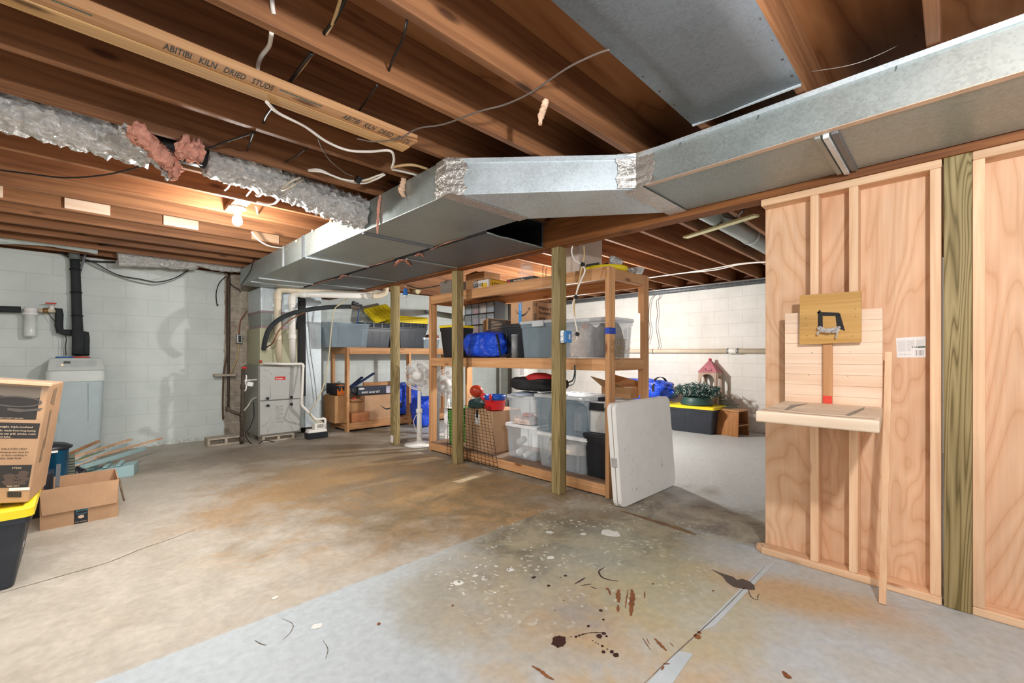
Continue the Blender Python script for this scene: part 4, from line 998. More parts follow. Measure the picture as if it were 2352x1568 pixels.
# insulated refrigerant line
rl = [Q(470, 680, 6.32), Q(480, 610, 6.25), Q(510, 520, 6.2), Q(580, 440, 6.18), Q(690, 380, 6.15), Q(850, 340, 6.12), Q(1050, 318, 6.1), Q(1310, 312, 6.08)]
MB().tube(spline(rl, 6), 0.030, 12).build('refrigerant_line', FOAM, label='thick black foam-covered line arching over the furnace', cat='pipe')
MB().tube(spline([Q(490, 665, 6.33), Q(550, 620, 6.2), Q(600, 520, 6.16), Q(680, 440, 6.14), Q(800, 370, 6.12), Q(900, 340, 6.11)], 5), 0.009, 8).build('copper_line', plain('copper', '8f5f48', 0.4, 0.6), label='thin copper line looping under the thick black line', cat='pipe')
c = Q(1250, 320, 6.08); t = thing('line_bracket', 'dark clutter of bracket and plug where the black line meets the wall', 'bracket', tuple(c), world=True)
MB().obox(c, (0.14, 0.06, 0.05)).build('bracket_plate', IRON, t, bevel=0.004); MB().obox(c + Vector((0.0, -.02, 0.05)), (0.1, 0.05, 0.05), (0, .3, 0)).build('plug', BLACK, t, bevel=0.01)
MB().tube([c + Vector((0.06, -.02, 0)), c + Vector((0.04, -.02, -.14)), c + Vector((.03, -.02, -.24))], 0.008, 6).build('blue_wire', plain('blue_wire', '2f4f8a', 0.5), t)
cable('drain_hose', [Q(1195, 240, 6.1), Q(1130, 290, 6.08), Q(1075, 340, 6.05), Q(1050, 500, 6.04), Q(1030, 720, 6.03), Q(985, 980, 6.03), Q(920, 1130, 6.05), Q(865, 1220, 6.1), q2(920, 1300), q2(965, 1300), q2(990, 1340)], 0.008, plain('yellowed_tube', 'cbbf9a', 0.5), 'yellowed flexible tube hanging from the pipe down to the pump', cat='hose')
# condensate pump
c = fl(731, 1007); w = 0.27
t = thing('condensate_pump', 'little white and black drain pump on the floor right of the furnace', 'pump', (c.x, c.y + 0.07, 0), world=True)
b = MB().loft([rrect(w, 0.14, 0.02, 0.0, cx=c.x, cy=c.y + .07), rrect(w + .01, 0.15, 0.02, 0.085, cx=c.x, cy=c.y + .07)]); b.build('tank', BLACK, t, bevel=0.004)
b = MB().loft([rrect(w - .01, 0.13, 0.02, 0.085, cx=c.x, cy=c.y + .07), rrect(w - .03, 0.12, 0.02, 0.125, cx=c.x, cy=c.y + .07)]); b.build('cover', PVC, t, bevel=0.004)
MB().box((c.x - 0.04, c.y + 0.02, 0.125), (c.x + 0.095, c.y + 0.12, 0.205)).build('motor_cover', PVC, t, bevel=0.008)
b = MB()
for k in range(6): b.box((c.x + 0.0 + k * 0.014, c.y + 0.018, 0.14), (c.x + 0.006 + k * 0.014, c.y + 0.022, 0.19))
b.build('vent_slot', INK, t)
# upright return duct
xr0 = aY(701, 830, 6.62).x; xr1 = aY(735, 830, 6.62).x
t = thing('return_drop', 'tall upright galvanized return duct right of the furnace', 'duct', ((xr0 + xr1) / 2, 6.8, 0.0), world=True)
MB().box((xr0, 6.62, 0.09), (xr1 + 0.02, 7.0, ZD - .002)).build('drop_shell', GALV_LITE, t, bevel=0.003)
MB().box((xr0 + .02, 6.66, 0.0), (xr1, 6.98, 0.09)).build('base_support', IRON, t)
MB().box((xb + 0.02, 6.60, 0.55), (xr0 - 0.0, 6.98, 1.95)).build('dark_strip_board', plain('black_gap_board', '2b2a29', 0.8), t, label='dark strip facing the furnace')  # dark board filling the gap between furnace and return duct
MB().box((xb + 0.005, 6.63, 0.09), (xr0, 6.98, 0.55)).build('boot', GALV, t, bevel=0.003)
b = cable('drop_wire', [Q(845, 360, 6.58), Q(855, 500, 6.58), Q(870, 700, 6.58), Q(900, 900, 6.58), Q(925, 1120, 6.58)], 0.006, plain('grey_wire', '8d8f8f', 0.5), 'grey wire hanging down the face of the upright return duct')
# ------------------------------------------------------------------ ceiling lamp
lc = Vector((0.85, 3.80, 2.25))
t = thing('ceiling_lamp', 'lit bare round bulb in a white porcelain holder under the joists', 'lamp', tuple(lc), world=True)
MB().box((lc.x - 0.05, 3.631, 2.251), (lc.x + 0.05, 3.981, 2.285)).build('mounting_block', M_joist('y'), t, bevel=0.003)
MB().lathe([(0.0001, 0), (0.060, 0.0), (0.060, -0.012), (0.030, -0.020), (0.026, -0.045), (0.0001, -0.045)], lc).build('lamp_holder', WHITE, t)
def bulb_mat():
    tt = NT('glowing_bulb_glass'); v = tt.coord(); tt.base(tt.ramp(tt.noise(v, 2.0), [(0, (1, 1, 1, 1)), (1, (1, .98, .95, 1))]))
    tt.b.inputs['Emission Color'].default_value = (1, 0.97, 0.92, 1); tt.b.inputs['Emission Strength'].default_value = 28.0; tt.set(0.3); return tt.m
BULB = bulb_mat()
MB().lathe([(0.013, 0.0), (0.016, -0.012), (0.030, -0.035), (0.034, -0.058), (0.030, -0.080), (0.016, -0.093), (0.0001, -0.096)], lc + Vector((0, 0, -0.045))).build('bulb', BULB, t)
LAMP_MAIN.location = lc + Vector((0, 0, -0.24))

# ------------------------------------------------------------------ builders
def tote(lab, c, w, d, h, body, lidm, rz=0.0, group=None, lid=True, ribs=6, taper=0.86, hollow=False, name='storage_tote', cat='storage tote', lidh=0.035, rim=0.02, handles=None, lidlab=None, over=0.02):
    t = thing(name, lab, cat, c, rz, group)
    b = MB(); rr = 0.03
    secs = [(taper, 0.0), (taper + 0.01, 0.012), (0.965, h * 0.80), (0.965, h * 0.81), (1.0, h * 0.815), (1.0, h - lidh * (0.6 if lid else 0))]
    rings = [rrect(w * s, d * s, rr, z) for s, z in secs]
    if hollow:
        inn = [rrect(w * s - 0.006, d * s - 0.006, rr, z + 0.004) for s, z in secs][::-1]
        b.loft(rings + inn, True, True)
    else:
        b.loft(rings)
    # upright ribs pressed into the walls
    for k in range(ribs):
        u = -0.36 + 0.72 * k / max(1, ribs - 1)
        for sg in (-1, 1):
            ww = w * 0.02 + 0.006
            for (ax) in (0, 1):
                if ax == 1 and k % 2: continue
                L = w if ax == 0 else d; D = d if ax == 0 else w
                rings2 = []
                for s, z in ((taper, 0.02), (0.96, h * 0.78)):
                    x = u * L * s; y = sg * (D * s / 2 + 0.003)
                    pts = [(x - ww, y - 0.006 * sg), (x + ww, y - 0.006 * sg), (x + ww * .7, y), (x - ww * .7, y)]
                    rings2.append([Vector((p[0], p[1], z)) if ax == 0 else Vector((p[1], p[0], z)) for p in pts])
                b.loft(rings2)
    b.build('tote_body', body, t)
    if lid:
        b = MB(); o = over
        rings = [rrect(w + o, d + o, rr + .01, h - lidh * 1.0), rrect(w + o, d + o, rr + .01, h - 0.006), rrect(w + o - 0.02, d + o - 0.02, rr, h), rrect(w - 0.05, d - 0.05, rr, h), rrect(w - 0.065, d - 0.065, rr, h - 0.010)]
        b.loft(rings)
        for k in (-1, 0, 1): b.box((k * w * 0.27 - w * .09, -d * 0.36, h - 0.011), (k * w * 0.27 + w * .09, d * 0.36, h - 0.002))
        b.build('tote_lid', lidm, t, label=lidlab)
        if handles:
            for sg in (-1, 1):
                MB().box((sg * (w / 2 + 0.004), -0.07, h - lidh - 0.03), (sg * (w / 2 + 0.022), 0.07, h - 0.004)).build('latch', handles, t, bevel=0.004)
                MB().box((-0.07, sg * (d / 2 + 0.004), h - lidh - 0.02), (0.07, sg * (d / 2 + 0.020), h - 0.004)).build('latch', handles, t, bevel=0.004)
    else:
        b = MB().loft([rrect(w + .012, d + .012, rr, h - 0.022), rrect(w + .018, d + .018, rr, h - 0.014), rrect(w + .018, d + .018, rr, h), rrect(w - .004, d - .004, rr, h), rrect(w - .004, d - .004, rr, h - .022)], True, False)
        b.build('rim', body, t)
    return t
def carton(lab, c, w, d, h, rz=0.0, mat=None, tape=True, rot=None, group=None, name='cardboard_box', lift=0.01, tapem=None):
    t = thing(name, lab, 'cardboard box', c, rz, group, rot)
    mat = mat or CARD
    MB().box((-w / 2, -d / 2, 0), (w / 2, d / 2, h - 0.006)).build('box_body', mat, t, bevel=0.004)
    for sg in (-1, 1):
        b = MB(); e = sg * d / 2
        b.add([(-w / 2, e, h - 0.006), (w / 2, e, h - 0.006), (w / 2, sg * 0.002, h - 0.004 + lift * (0.3 if sg > 0 else 0.6)), (-w / 2, sg * 0.002, h - 0.004 + lift * (0.6 if sg > 0 else 0.3))], [(0, 1, 2, 3) if sg < 0 else (3, 2, 1, 0)])
        b.build('flap', mat, t, solid=0.004)
    if tape:
        b = MB().box((-w / 2 - 0.0008, -0.025, h * 0.8), (-w / 2 - 0.0002, 0.025, h - 0.004)); b.box((-w / 2, -0.025, h + lift * .5), (w / 2, 0.025, h + lift * 0.5 + 0.001)); b.box((w / 2 + 0.0002, -0.025, h * 0.8), (w / 2 + 0.0008, 0.025, h - 0.004))
        b.build('packing_tape', tapem or plain('brown_tape', 'b08a5e', 0.3), t)
    return t
def smile(parent, o, ux, uz, w, mat=None, name='arrow_print'):
    """curved arrow printed on a carton"""
    o = Vector(o); ux = Vector(ux); uz = Vector(uz); n = 14; top = []; bot = []
    for i in range(n + 1):
        u = i / n; x = (u - 0.5) * w; z = w * 0.30 * ((2 * u - 1) ** 2) - w * .12
        th = w * 0.075 * (0.15 + math.sin(math.pi * min(1, u * 0.95)))
        top.append(o + ux * x + uz * (z + th / 2)); bot.append(o + ux * x + uz * (z - th / 2))
    b = MB(); b.add(top + bot, [(n + 1 + i, n + 2 + i, i + 1, i) for i in range(n)])
    e = o + ux * (w * 0.5) + uz * (w * 0.17)
    b.add([e + ux * (-w * .13) + uz * (w * .07), e + ux * (w * .03) + uz * (w * .09), e + ux * (w * .02) - uz * (w * .10), e - ux * (w * .03) + uz * (w * .02)], [(0, 3, 1), (3, 2, 1)])
    return b.build(name, mat or INK, parent)
def bag(lab, c, size, seed, rz=0.0, name='tarp_bag', straps=True, amp=0.24, zipper=False, mat=None):
    t = thing(name, lab, 'bag', c, rz)
    w, d, h = size; b = MB(); nu, nv = 34, 18; rings = []
    for i in range(nv + 1):
        v = i / nv; z = h * v
        k = (1 - abs(2 * v - 1) ** 5) ** 0.35 if 0 < v < 1 else 0.25
        ring = []
        for j in range(nu):
            a = 2 * math.pi * j / nu; ca, sa = math.cos(a), math.sin(a)
            e = 4.0; den = (abs(ca) ** e + abs(sa) ** e) ** (1 / e)
            x, y = ca / den * w / 2 * k, sa / den * d / 2 * k
            q = noise.noise(Vector((x * 7 + seed, y * 7, z * 7))) + 0.7 * noise.noise(Vector((x * 16, y * 16 + seed, z * 16)))
            f = 1 + amp * q
            ring.append(Vector((x * f, y * f, max(0.001, z * (1 + 0.10 * q * v)))))
        rings.append(ring)
    b.loft(rings, smooth=True).build('bag_body', mat or TARP, t)
    if straps:
        for sx in (-0.25, 0.25):
            pts = []
            for i in range(15):
                v = i / 14; a = math.pi * v
                pts.append(Vector((sx * w + 0.02 * math.sin(i), -math.cos(a) * (d / 2 + 0.008), h * 0.30 + math.sin(a) * (h * 0.74))))
            bb = MB(); P = pts; L = [p + Vector((0.018, 0, 0)) for p in P]; Q_ = [p - Vector((0.018, 0, 0)) for p in P]; n = len(P)
            bb.add(L + Q_, [(i, i + 1, n + i + 1, n + i) for i in range(n - 1)]); bb.build('strap', plain('black_webbing', '1b1b1d', 0.8), t, solid=0.004)
    return t
def cloth_lump(lab, c, size, mat, seed, cat='cloth', name='folded_cloth', rz=0.0):
    w, d, h = size; b = MB(); rings = []; nu, nv = 30, 12
    for i in range(nv + 1):
        v = i / nv; k = (1 - v ** 5) ** 0.5 if v < 1 else 0.12
        ring = []
        for j in range(nu):
            a = 2 * math.pi * j / nu; ca, sa = math.cos(a), math.sin(a); den = (abs(ca) ** 3.2 + abs(sa) ** 3.2) ** (1 / 3.2)
            q = noise.noise(Vector((ca * 2 + seed, sa * 2, v * 3))) + .6 * noise.noise(Vector((ca * 5 + seed, sa * 5, v * 7)))
            f = 1 + .14 * q
            ring.append(Vector((ca / den * w / 2 * k * min(f, 1.04), sa / den * d / 2 * k * min(f, 1.04), h * v * (1 + .2 * q))) + Vector(c))
        rings.append(ring)
    return b.loft(rings, smooth=True).build(name, mat, None, label=lab, cat=cat)

# ------------------------------------------------------------------ left foreground
t = tote('black tote with yellow lid at the left edge, under the tall printed box', (-0.555, 3.49, 0), 0.78, 0.62, 0.392, NAVYBLK, YELLOW, ribs=7, taper=0.84, lidh=0.045)
MB().box((0.352, -0.20, 0.17), (0.357, -0.13, 0.30)).build('side_label', PAPER, t, label='white paper label on the side')
# printed tall box
TH = R(7.2); gl = aZ(65, 1152, 0.397); gl.y = 3.262
t = thing('printed_box', 'tall printed cardboard box leaning over on the yellow tote lid', 'cardboard box', tuple(gl), rot=(0, TH, 0))
PH = R(-7.5); t.rotation_euler = (0, TH, PH)
GI = Euler((0, TH, PH)).to_matrix().transposed()
def G(px, py, o=0.0012):
    oo = GI @ (Vector((0, 0, CAM_H)) - gl); d = GI @ _ray(px, py); return oo + d * ((-o - oo.y) / d.y)
hz = G(112, 884).z
body = MB().box((-0.56, 0, 0), (0.0, 0.36, hz)).build('box_body', CARD, t, bevel=0.006)
ox, oz = (1, 0, 0), (0, 0, 1)
INKB = plain('soft_black_print', '35312f', 0.6)
for pts in ([(0, 892), (112, 890), (96, 964), (0, 964)], [(0, 972), (94, 972), (86, 1007), (0, 1007)], [(0, 1069), (74, 1067), (66, 1118), (0, 1120)]):
    q = [G(*p) for p in pts]; x1 = min(q[1].x, q[2].x) if pts[0][1] != 892 else -0.025
    MB().add([Vector((-0.56, -.001, q[3].z)), Vector((x1, -.001, q[2].z)), Vector((x1, -.001, q[1].z)), Vector((-0.56, -.001, q[1].z))], [(0, 1, 2, 3)]).build('printed_panel', INKB, body)
CREAM = plain('cream_print', 'd9bfa2', 0.7)
for s, pl, pr_, py, m, al in (('EASY DUMP\u2122 ASH PAN', 0, 53, 960.5, CREAM, 'L'), ('Ash pan is easily removed for quick cleanup', -5, 71, 965.5, CREAM, 'L'),
        ('lightweight, triple-insulated', -18, 75, 981, CREAM, 'L'), ('kamado, made from long-lasting', -20, 82, 989.5, CREAM, 'L'), ('steel that can grill, smoke, roast,', -25, 83, 997, CREAM, 'L'), ('and bake.', -6, 25, 1004.5, CREAM, 'L'),
        ('INSULATED HEAT', 3, 62, 1032.5, INKB, 'L'), ('Reduces the need for', 1, 66, 1040, INKB, 'L'), ('air flow resulting in', 2, 61, 1047, INKB, 'L'), ('juicy, tasty food.', -3, 49, 1054, INKB, 'L'),
        ('STEAK', 27, 50, 1076.5, CREAM, 'L'), ('SEAR 700\u00b0F', 15, 44, 1118, CREAM, 'L')):
    p = G(pl, py, 0.0022); q = G(pr_, py, 0.0022)
    fit_text(s, p, ox, oz, (q - p).x, m, body, 'box_lettering', 0.012)
# ring picture, meat picture, bar code
b = MB(); n = 24
c0_ = G(38, 922, 0.0022)
for k in range(n):
    a0, a1 = 2 * math.pi * k / n, 2 * math.pi * (k + 1) / n
    r0 = [(0.088 * math.cos(a), 0.028 * math.sin(a)) for a in (a0, a1)]; r1 = [(0.08 * math.cos(a), 0.021 * math.sin(a)) for a in (a0, a1)]
    b.add([c0_ + Vector((r0[0][0], 0, r0[0][1])), c0_ + Vector((r0[1][0], 0, r0[1][1])), c0_ + Vector((r1[1][0], 0, r1[1][1])), c0_ + Vector((r1[0][0], 0, r1[0][1]))], [(0, 1, 2, 3)])
c1_ = G(58, 940, 0.0022); b.add([c1_ + Vector(v) for v in ((-.06, 0, -.008), (-.02, 0, -.014), (.05, 0, -.004), (.06, 0, .010), (0, 0, 0.0), (-.06, 0, .006))], [(0, 1, 2, 3, 4, 5)])
b.build('ring_picture', plain('dark_grey_print', '5c5650', 0.6), body)
b = MB(); rnd = random.Random(1)
for k in range(22):
    p = G(rnd.uniform(12, 66), rnd.uniform(1084, 1111), 0.002); s = rnd.uniform(0.008, 0.018)
    b.add([p + Vector((s * math.cos(a) * 1.3, -k * 1e-5, s * math.sin(a) * .7)) for a in [q * 1.05 for q in range(6)]], [(0, 1, 2, 3, 4, 5)])
b.build('meat_picture', plain('meat_print', '5a4a42', 0.6), body)
b = MB()
for k in range(16):
    p = G(16 + k * 2.1, 1142, 0.002); q = G(16 + k * 2.1, 1129, 0.002); ww = [0.002, 0.004, 0.003][k % 3]
    b.add([p, p + Vector((ww, 0, 0)), q + Vector((ww, 0, 0)), q], [(0, 1, 2, 3)])
b.build('bar_code', INKB, body)
p = G(20, 1127, 0.0024); MB().box((p.x, p.y - .0005, p.z), (p.x + 0.07, p.y, p.z + 0.014)).build('white_sticker', PAPER, body)
b = MB()
b.add([(0.001, 0.10, hz - .10), (0.001, 0.19, hz - .12), (0.001, 0.21, hz - .02), (0.001, 0.13, hz - .03)], [(0, 1, 2, 3)])
b.add([(0.001, 0.12, hz - .14), (0.001, 0.16, hz - .14), (0.001, 0.15, hz - .34), (0.001, 0.13, hz - .34)], [(0, 1, 2, 3)]); b.add([(0.001, 0.08, .18), (0.001, 0.13, .18), (0.001, 0.12, .3), (0.001, 0.10, .3)], [(0, 1, 2, 3)])
b.build('side_print', plain('brown_print', '8a725a', 0.7), body)
b = MB().add([(-0.56, -0.0016, hz - 0.05), (-0.03, -0.0016, hz - 0.07), (0.006, -0.0016, hz - 0.02), (0.006, -0.0016, hz + 0.004), (-0.56, -0.0016, hz + 0.004)], [(0, 1, 2, 3, 4)]); b.add([(-0.56, -0.0016, hz + .004), (0.006, -0.0016, hz + .004), (0.006, 0.36, hz + .004), (-0.56, 0.36, hz + 0.004)], [(0, 1, 2, 3)])
b.build('clear_tape', clear('clear_packing_tape', 'd8c6b2', 0.28, 0.15), body)
b = MB(); b.bar((-0.56, -0.01, hz + 0.006), (0.012, -0.012, hz + 0.003), 0.03, 0.014); b.build('worn_top_edge', plain('pale_cardboard_edge', 'd8b894', 0.9, bump=0.4), body)
# open carton
x0, x1, yf = -0.178, 0.200, 4.145
ht = aY(92, 1127, yf).z; yb_ = aZ(262, 1076, ht).y
t = thing('open_carton', 'open brown carton on the floor, one flap folded down over its front', 'cardboard box', ((x0 + x1) / 2, (yf + yb_) / 2, 0), world=True)
b = MB(); w = 0.004
b.box((x0, yf, 0), (x1, yf + w, ht)); b.box((x0, yb_ - w, 0), (x1, yb_, ht)); b.box((x0, yf + w, 0), (x0 + w, yb_ - w, ht)); b.box((x1 - w, yf + w, 0), (x1, yb_ - w, ht)); b.box((x0 + w, yf + w, 0), (x1 - w, yb_ - w, 0.004))
b.build('box_body', CARD, t)
zf = aY(95, 1183, yf).z
MB().add([(x0 - 0.002, yf - 0.002, ht), (x1 + 0.002, yf - 0.002, ht), (x1 - 0.01, yf - 0.016, zf), (x0 + 0.01, yf - 0.014, zf - 0.002)], [(3, 2, 1, 0)]).build('front_flap', CARD, t, solid=0.005)
MB().add([(x1, yf + .01, ht), (x1, yb_ - .01, ht), (x1 + 0.03, yb_ - .02, ht - .13), (x1 + 0.028, yf + .02, ht - .13)], [(0, 1, 2, 3)]).build('side_flap', CARD, t, solid=0.005)
MB().add([(x0, yf + .01, ht), (x0, yb_ - .01, ht), (x0 - 0.05, yb_ - .03, ht + .05), (x0 - 0.05, yf + .03, ht + .05)], [(3, 2, 1, 0)]).build('side_flap', CARD, t, solid=0.005)
xa_ = aY(170, 1200, yf).x; xb2 = aY(202, 1200, yf).x
tp = MB().box((xa_, yf - 0.0012, 0.002), (xb2, yf - 0.0002, zf + 0.01)).build('printed_tape', plain('navy_tape', '25282f', 0.35), t)
text('prime', 0.026, (xa_ + 0.008, yf - 0.002, zf - 0.018), (1, 0, 0), (0, 0, 1), plain('cyan_print', '5aa6bd', 0.6), tp, 'tape_lettering', 0.01)
b = MB(); xm = (xa_ + xb2) / 2
n = 8
for i in range(n):
    u0, u1 = i / n, (i + 1) / n; f = lambda u: Vector((xm - 0.022 + 0.05 * u, yf - 0.002, zf - 0.030 - 0.006 * math.sin(math.pi * u)))
    b.add([f(u0), f(u1), f(u1) + Vector((0, 0, -.003)), f(u0) + Vector((0, 0, -.003))], [(3, 2, 1, 0)])
b.build('tape_arrow', plain('cyan_print', '5aa6bd', 0.6), tp)
b = MB(); zc_ = zf - 0.062
b.add([(xm - .014, yf - .002, zc_), (xm, yf - .002, zc_ - .005), (xm + .014, yf - .002, zc_), (xm + .014, yf - .002, zc_ + .014), (xm, yf - .002, zc_ + .018), (xm - .014, yf - .002, zc_ + .014)], [(0, 1, 2, 3, 4, 5)])
b.build('tape_parcel_icon', plain('cream_print', 'd9bfa2', 0.7), tp)
text('free delivery', 0.011, (xm, yf - 0.002, zc_ - 0.028), (1, 0, 0), (0, 0, 1), plain('cream_print', 'd9bfa2', 0.7), tp, 'tape_lettering', 0.0, 'CENTER')
MB().tube(spline([Vector((x1 + .004, yf + .02, ht + 0.002)), Vector((x1 + .012, yf - 0.01, ht - .06)), aY(280, 1130, yf - .01), aY(285, 1150, yf - .01)], 5), 0.006, 6).build('hanging_strap', plain('worn_strap', '6d5a45', 0.7), label='worn strap with black tip dangling over the carton corner', cat='strap')
b = MB().bar(aY(131, 1118, yf + 0.10), aY(135, 1066, yf + 0.18), 0.022, 0.012, (0, 1, 0)); b.build('black_bar', BLACK, label='black flat bar standing in the open carton', cat='bar')
# junk behind the carton
c = aY(125, 1062, 4.85)
t = thing('blue_bucket', 'shiny metallic blue bucket half hidden behind the printed box', 'bucket', (c.x - 0.03, 4.85, 0), world=True)
BLUEM = plain('metallic_blue', '1d5f86', 0.25, 0.7)
zt_ = aY(125, 1029, 4.85).z
MB().lathe([(0.11, 0), (0.115, 0.02), (0.13, zt_ - .02), (0.135, zt_), (0.125, zt_ - .01), (0.11, 0.03)], (c.x - 0.05, 4.85, 0)).build('bucket_body', BLUEM, t)
q = aY(124, 1038, 4.70); MB().box((q.x - .03, 4.712, q.z - 0.008), (q.x + 0.02, 4.716, q.z + 0.008)).build('label_strip', PAPER, t)
MB().lathe([(0.138, zt_ - .004), (0.142, zt_ + .01), (0.10, zt_ + 0.035), (0.05, zt_ + 0.045), (0.001, zt_ + .045)], (c.x - 0.04, 4.86, 0)).build('black_cover', BLACK, t)
c = aY(107, 1085, 4.5)
MB().loft([rrect(0.13, 0.12, .01, 0, cx=c.x - .04, cy=4.55), rrect(0.15, 0.14, .01, c.z + 0.0, cx=c.x - .04, cy=4.55)]).build('dark_box', NAVYBLK, label='dark plastic box wedged between printed box and blue bucket', cat='box', bevel=0.004)
c = aY(152, 1055, 4.95)
t = thing('crate_scrap', 'broken light wooden piece with a ridged grey strip beside the blue bucket', 'wood scrap', (c.x, 4.95, 0.0), world=True)
MB().bar((c.x - .02, 4.92, 0.0), (c.x - 0.03, 4.98, aY(143, 1022, 4.95).z), 0.05, 0.014, (0, 1, 0)).build('wood_strip', M_pale('z'), t)
b = MB(); z1_ = aY(155, 1042, 4.95).z
for k in range(9): b.box((c.x - 0.005, 4.90, z1_ - 0.03 - k * 0.022), (c.x + 0.05, 4.915, z1_ - 0.015 - k * 0.022))
b.box((c.x - .005, 4.912, 0.0), (c.x + .05, 4.92, z1_)); b.build('ridged_strip', plain('grey_green_rubber', '6f7365', 0.8), t)
cloth_lump('crumpled black plastic behind the ridged strip', (aY(172, 1075, 5.1).x, 5.1, 0.0), (0.16, 0.14, 0.20), BLACK, 3, 'plastic', 'black_plastic_scrap')
# pale blue drawer-like frame on the floor
TEAL = plain('pale_aqua_paint', 'a3c3c6', 0.5, vary=0.05)
c = fl(300, 1090)
y_ = aZ(310, 1092, 0).y
t = thing('aqua_shelf_box', 'pale aqua painted box section lying on the floor in front of the lumber', 'painted box', (0.1, y_ + 0.15, 0), world=True)
xr = fl(308, 1093).x
b = MB().add([(xr - 0.42, y_ - .03, 0), (xr, y_, 0), (xr + 0.05, y_ + 0.22, 0), (xr - 0.40, y_ + 0.16, 0), (xr - 0.42, y_ - .03, 0.09), (xr, y_, 0.105), (xr + 0.05, y_ + 0.22, 0.10), (xr - 0.40, y_ + 0.16, 0.09)], [(3, 2, 1, 0), (4, 5, 6, 7), (0, 1, 5, 4), (1, 2, 6, 5), (2, 3, 7, 6), (3, 0, 4, 7)])
b.build('box_frame', TEAL, t, bevel=0.004)
b = MB()
for k in range(4): b.bar((xr - 0.38 + k * 0.09, y_ - .0, 0.115), (xr - 0.34 + k * 0.09, y_ + 0.17, 0.125), 0.03, 0.012)
b.build('slat', TEAL, t)
# lumber fanned out towards the wall
lum = [((150, 1068), (372, 1006), 5.35, 6.35, 0.030, 0.016, M_stud('x'), 'longest raw stick of the loose lumber pile, pointing right'),
       ((190, 1072), (331, 1030), 5.3, 5.95, 0.045, 0.03, TEAL, 'aqua painted board of the lumber pile, lowest and nearest'),
       ((150, 1055), (300, 1009), 5.5, 6.4, 0.035, 0.018, M_stud('x'), 'raw stick of the lumber pile ending beside the softener'),
       ((140, 1050), (226, 1013), 5.6, 6.35, 0.030, 0.02, M_shelf('x'), 'brown stick at the back of the lumber pile under the softener'),
       ((160, 1062), (245, 1035), 5.4, 6.0, 0.05, 0.012, plain('green_grey_paint', '7f8f62', 0.6), 'green painted strip low in the lumber pile'),
       ((165, 1058), (222, 1022), 5.5, 6.15, 0.06, 0.014, plain('pale_blue_white_paint', 'c4ced0', 0.6), 'whitish painted board in the lumber pile'),
       ((165, 1068), (252, 1037), 5.3, 5.9, 0.05, 0.014, plain('sky_blue_paint', '7fb0cc', 0.5), 'sky blue painted piece in the lumber pile'),
       ((185, 1060), (290, 1020), 5.45, 6.1, 0.05, 0.016, plain('pale_grey_blue_paint', 'b4c6c8', 0.6), 'pale grey-blue board between two raw sticks'),
       ((160, 1072), (215, 1052), 5.25, 5.6, 0.05, 0.014, M_pale('x'), 'short pale wood offcut in the lumber pile')]
for (p0, p1, ya_, yb2, w_, h_, m, lab) in lum:
    a_ = aY(*p0, ya_); b_ = aY(*p1, yb2); a_.z = max(a_.z, 0.02)
    MB().bar(a_, b_, w_, h_).build('lumber_piece', m, bevel=0.002, label=lab, cat='lumber', group='loose lumber by the softener')
# ------------------------------------------------------------------ water softener
yS = 6.50
xs0 = aY(103, 900, yS).x; xs1 = aY(243, 900, yS).x; cx_ = (xs0 + xs1) / 2; W_ = xs1 - xs0
z_lid0 = aY(170, 876, yS).z; z_lid1 = aY(170, 850, yS).z; z_top = aY(170, 822, yS + 0.12).z
t = thing('water_softener', 'pale grey-green water softener cabinet by the white far wall', 'water softener', (cx_, yS + 0.25, 0), world=True)
SOFT = plain('grey_blue_cabinet', 'aebdc0', 0.45, vary=0.04); SOFTL = plain('light_grey_lid', 'c9d0cd', 0.45, vary=0.04)
cy_ = yS + 0.26
b = MB().loft([rrect(W_ * .80, .44, .05, 0, cx=cx_, cy=cy_), rrect(W_ * .82, .45, .05, .1, cx=cx_, cy=cy_), rrect(W_ * .88, .49, .05, z_lid0 * .6, cx=cx_, cy=cy_), rrect(W_ * .95, .51, .05, z_lid0, cx=cx_, cy=cy_)])
b.build('salt_cabinet', SOFT, t)
for xo in (-0.28, 0.2):
    b = MB().loft([[Vector((cx_ + W_ * xo + s * w_, yS + 0.035 + (1 - z / z_lid0) * .03 - o * 3.2, z)) for s, o in ((-1, 0), (0, .012), (1, 0), (0, -.02))] for z, w_ in ((z_lid0 - 0.02, 0.035), (z_lid0 * .75, .018), (z_lid0 * .5, .003))])
    b.build('groove_shadow_ridge', SOFT, t)  # raised ridge, shaped to catch light and shadow like a groove
b = MB().loft([rrect(W_, .53, .05, z_lid0, cx=cx_, cy=cy_), rrect(W_, .53, .05, z_lid0 + .012, cx=cx_, cy=cy_), rrect(W_ * .99, .52, .05, z_lid1 - .01, cx=cx_, cy=cy_), rrect(W_ * .93, .49, .05, z_lid1, cx=cx_, cy=cy_)]); b.build('rim_cover', SOFTL, t)
ysl = yS + 0.02
b = MB().add([(xs0 + .012, ysl, z_lid1), (xs1 - .008, ysl, z_lid1), (xs1 - .008, yS + .5, z_lid1), (xs0 + .012, yS + .5, z_lid1), (xs0 + .025, yS + 0.12, z_top), (xs1 - .02, yS + 0.12, z_top), (xs1 - .02, yS + .48, z_top), (xs0 + .025, yS + .48, z_top)], [(3, 2, 1, 0), (4, 5, 6, 7), (0, 1, 5, 4), (1, 2, 6, 5), (2, 3, 7, 6), (3, 0, 4, 7)])
b.build('control_head', SOFTL, t, bevel=0.012, seg=3)
def S_(px, py, o=0.002):
    q = aY(px, py, yS + 0.07); u = (q.z - z_lid1) / (z_top - z_lid1); y = ysl + 0.10 * u - o; return aY(px, py, y)
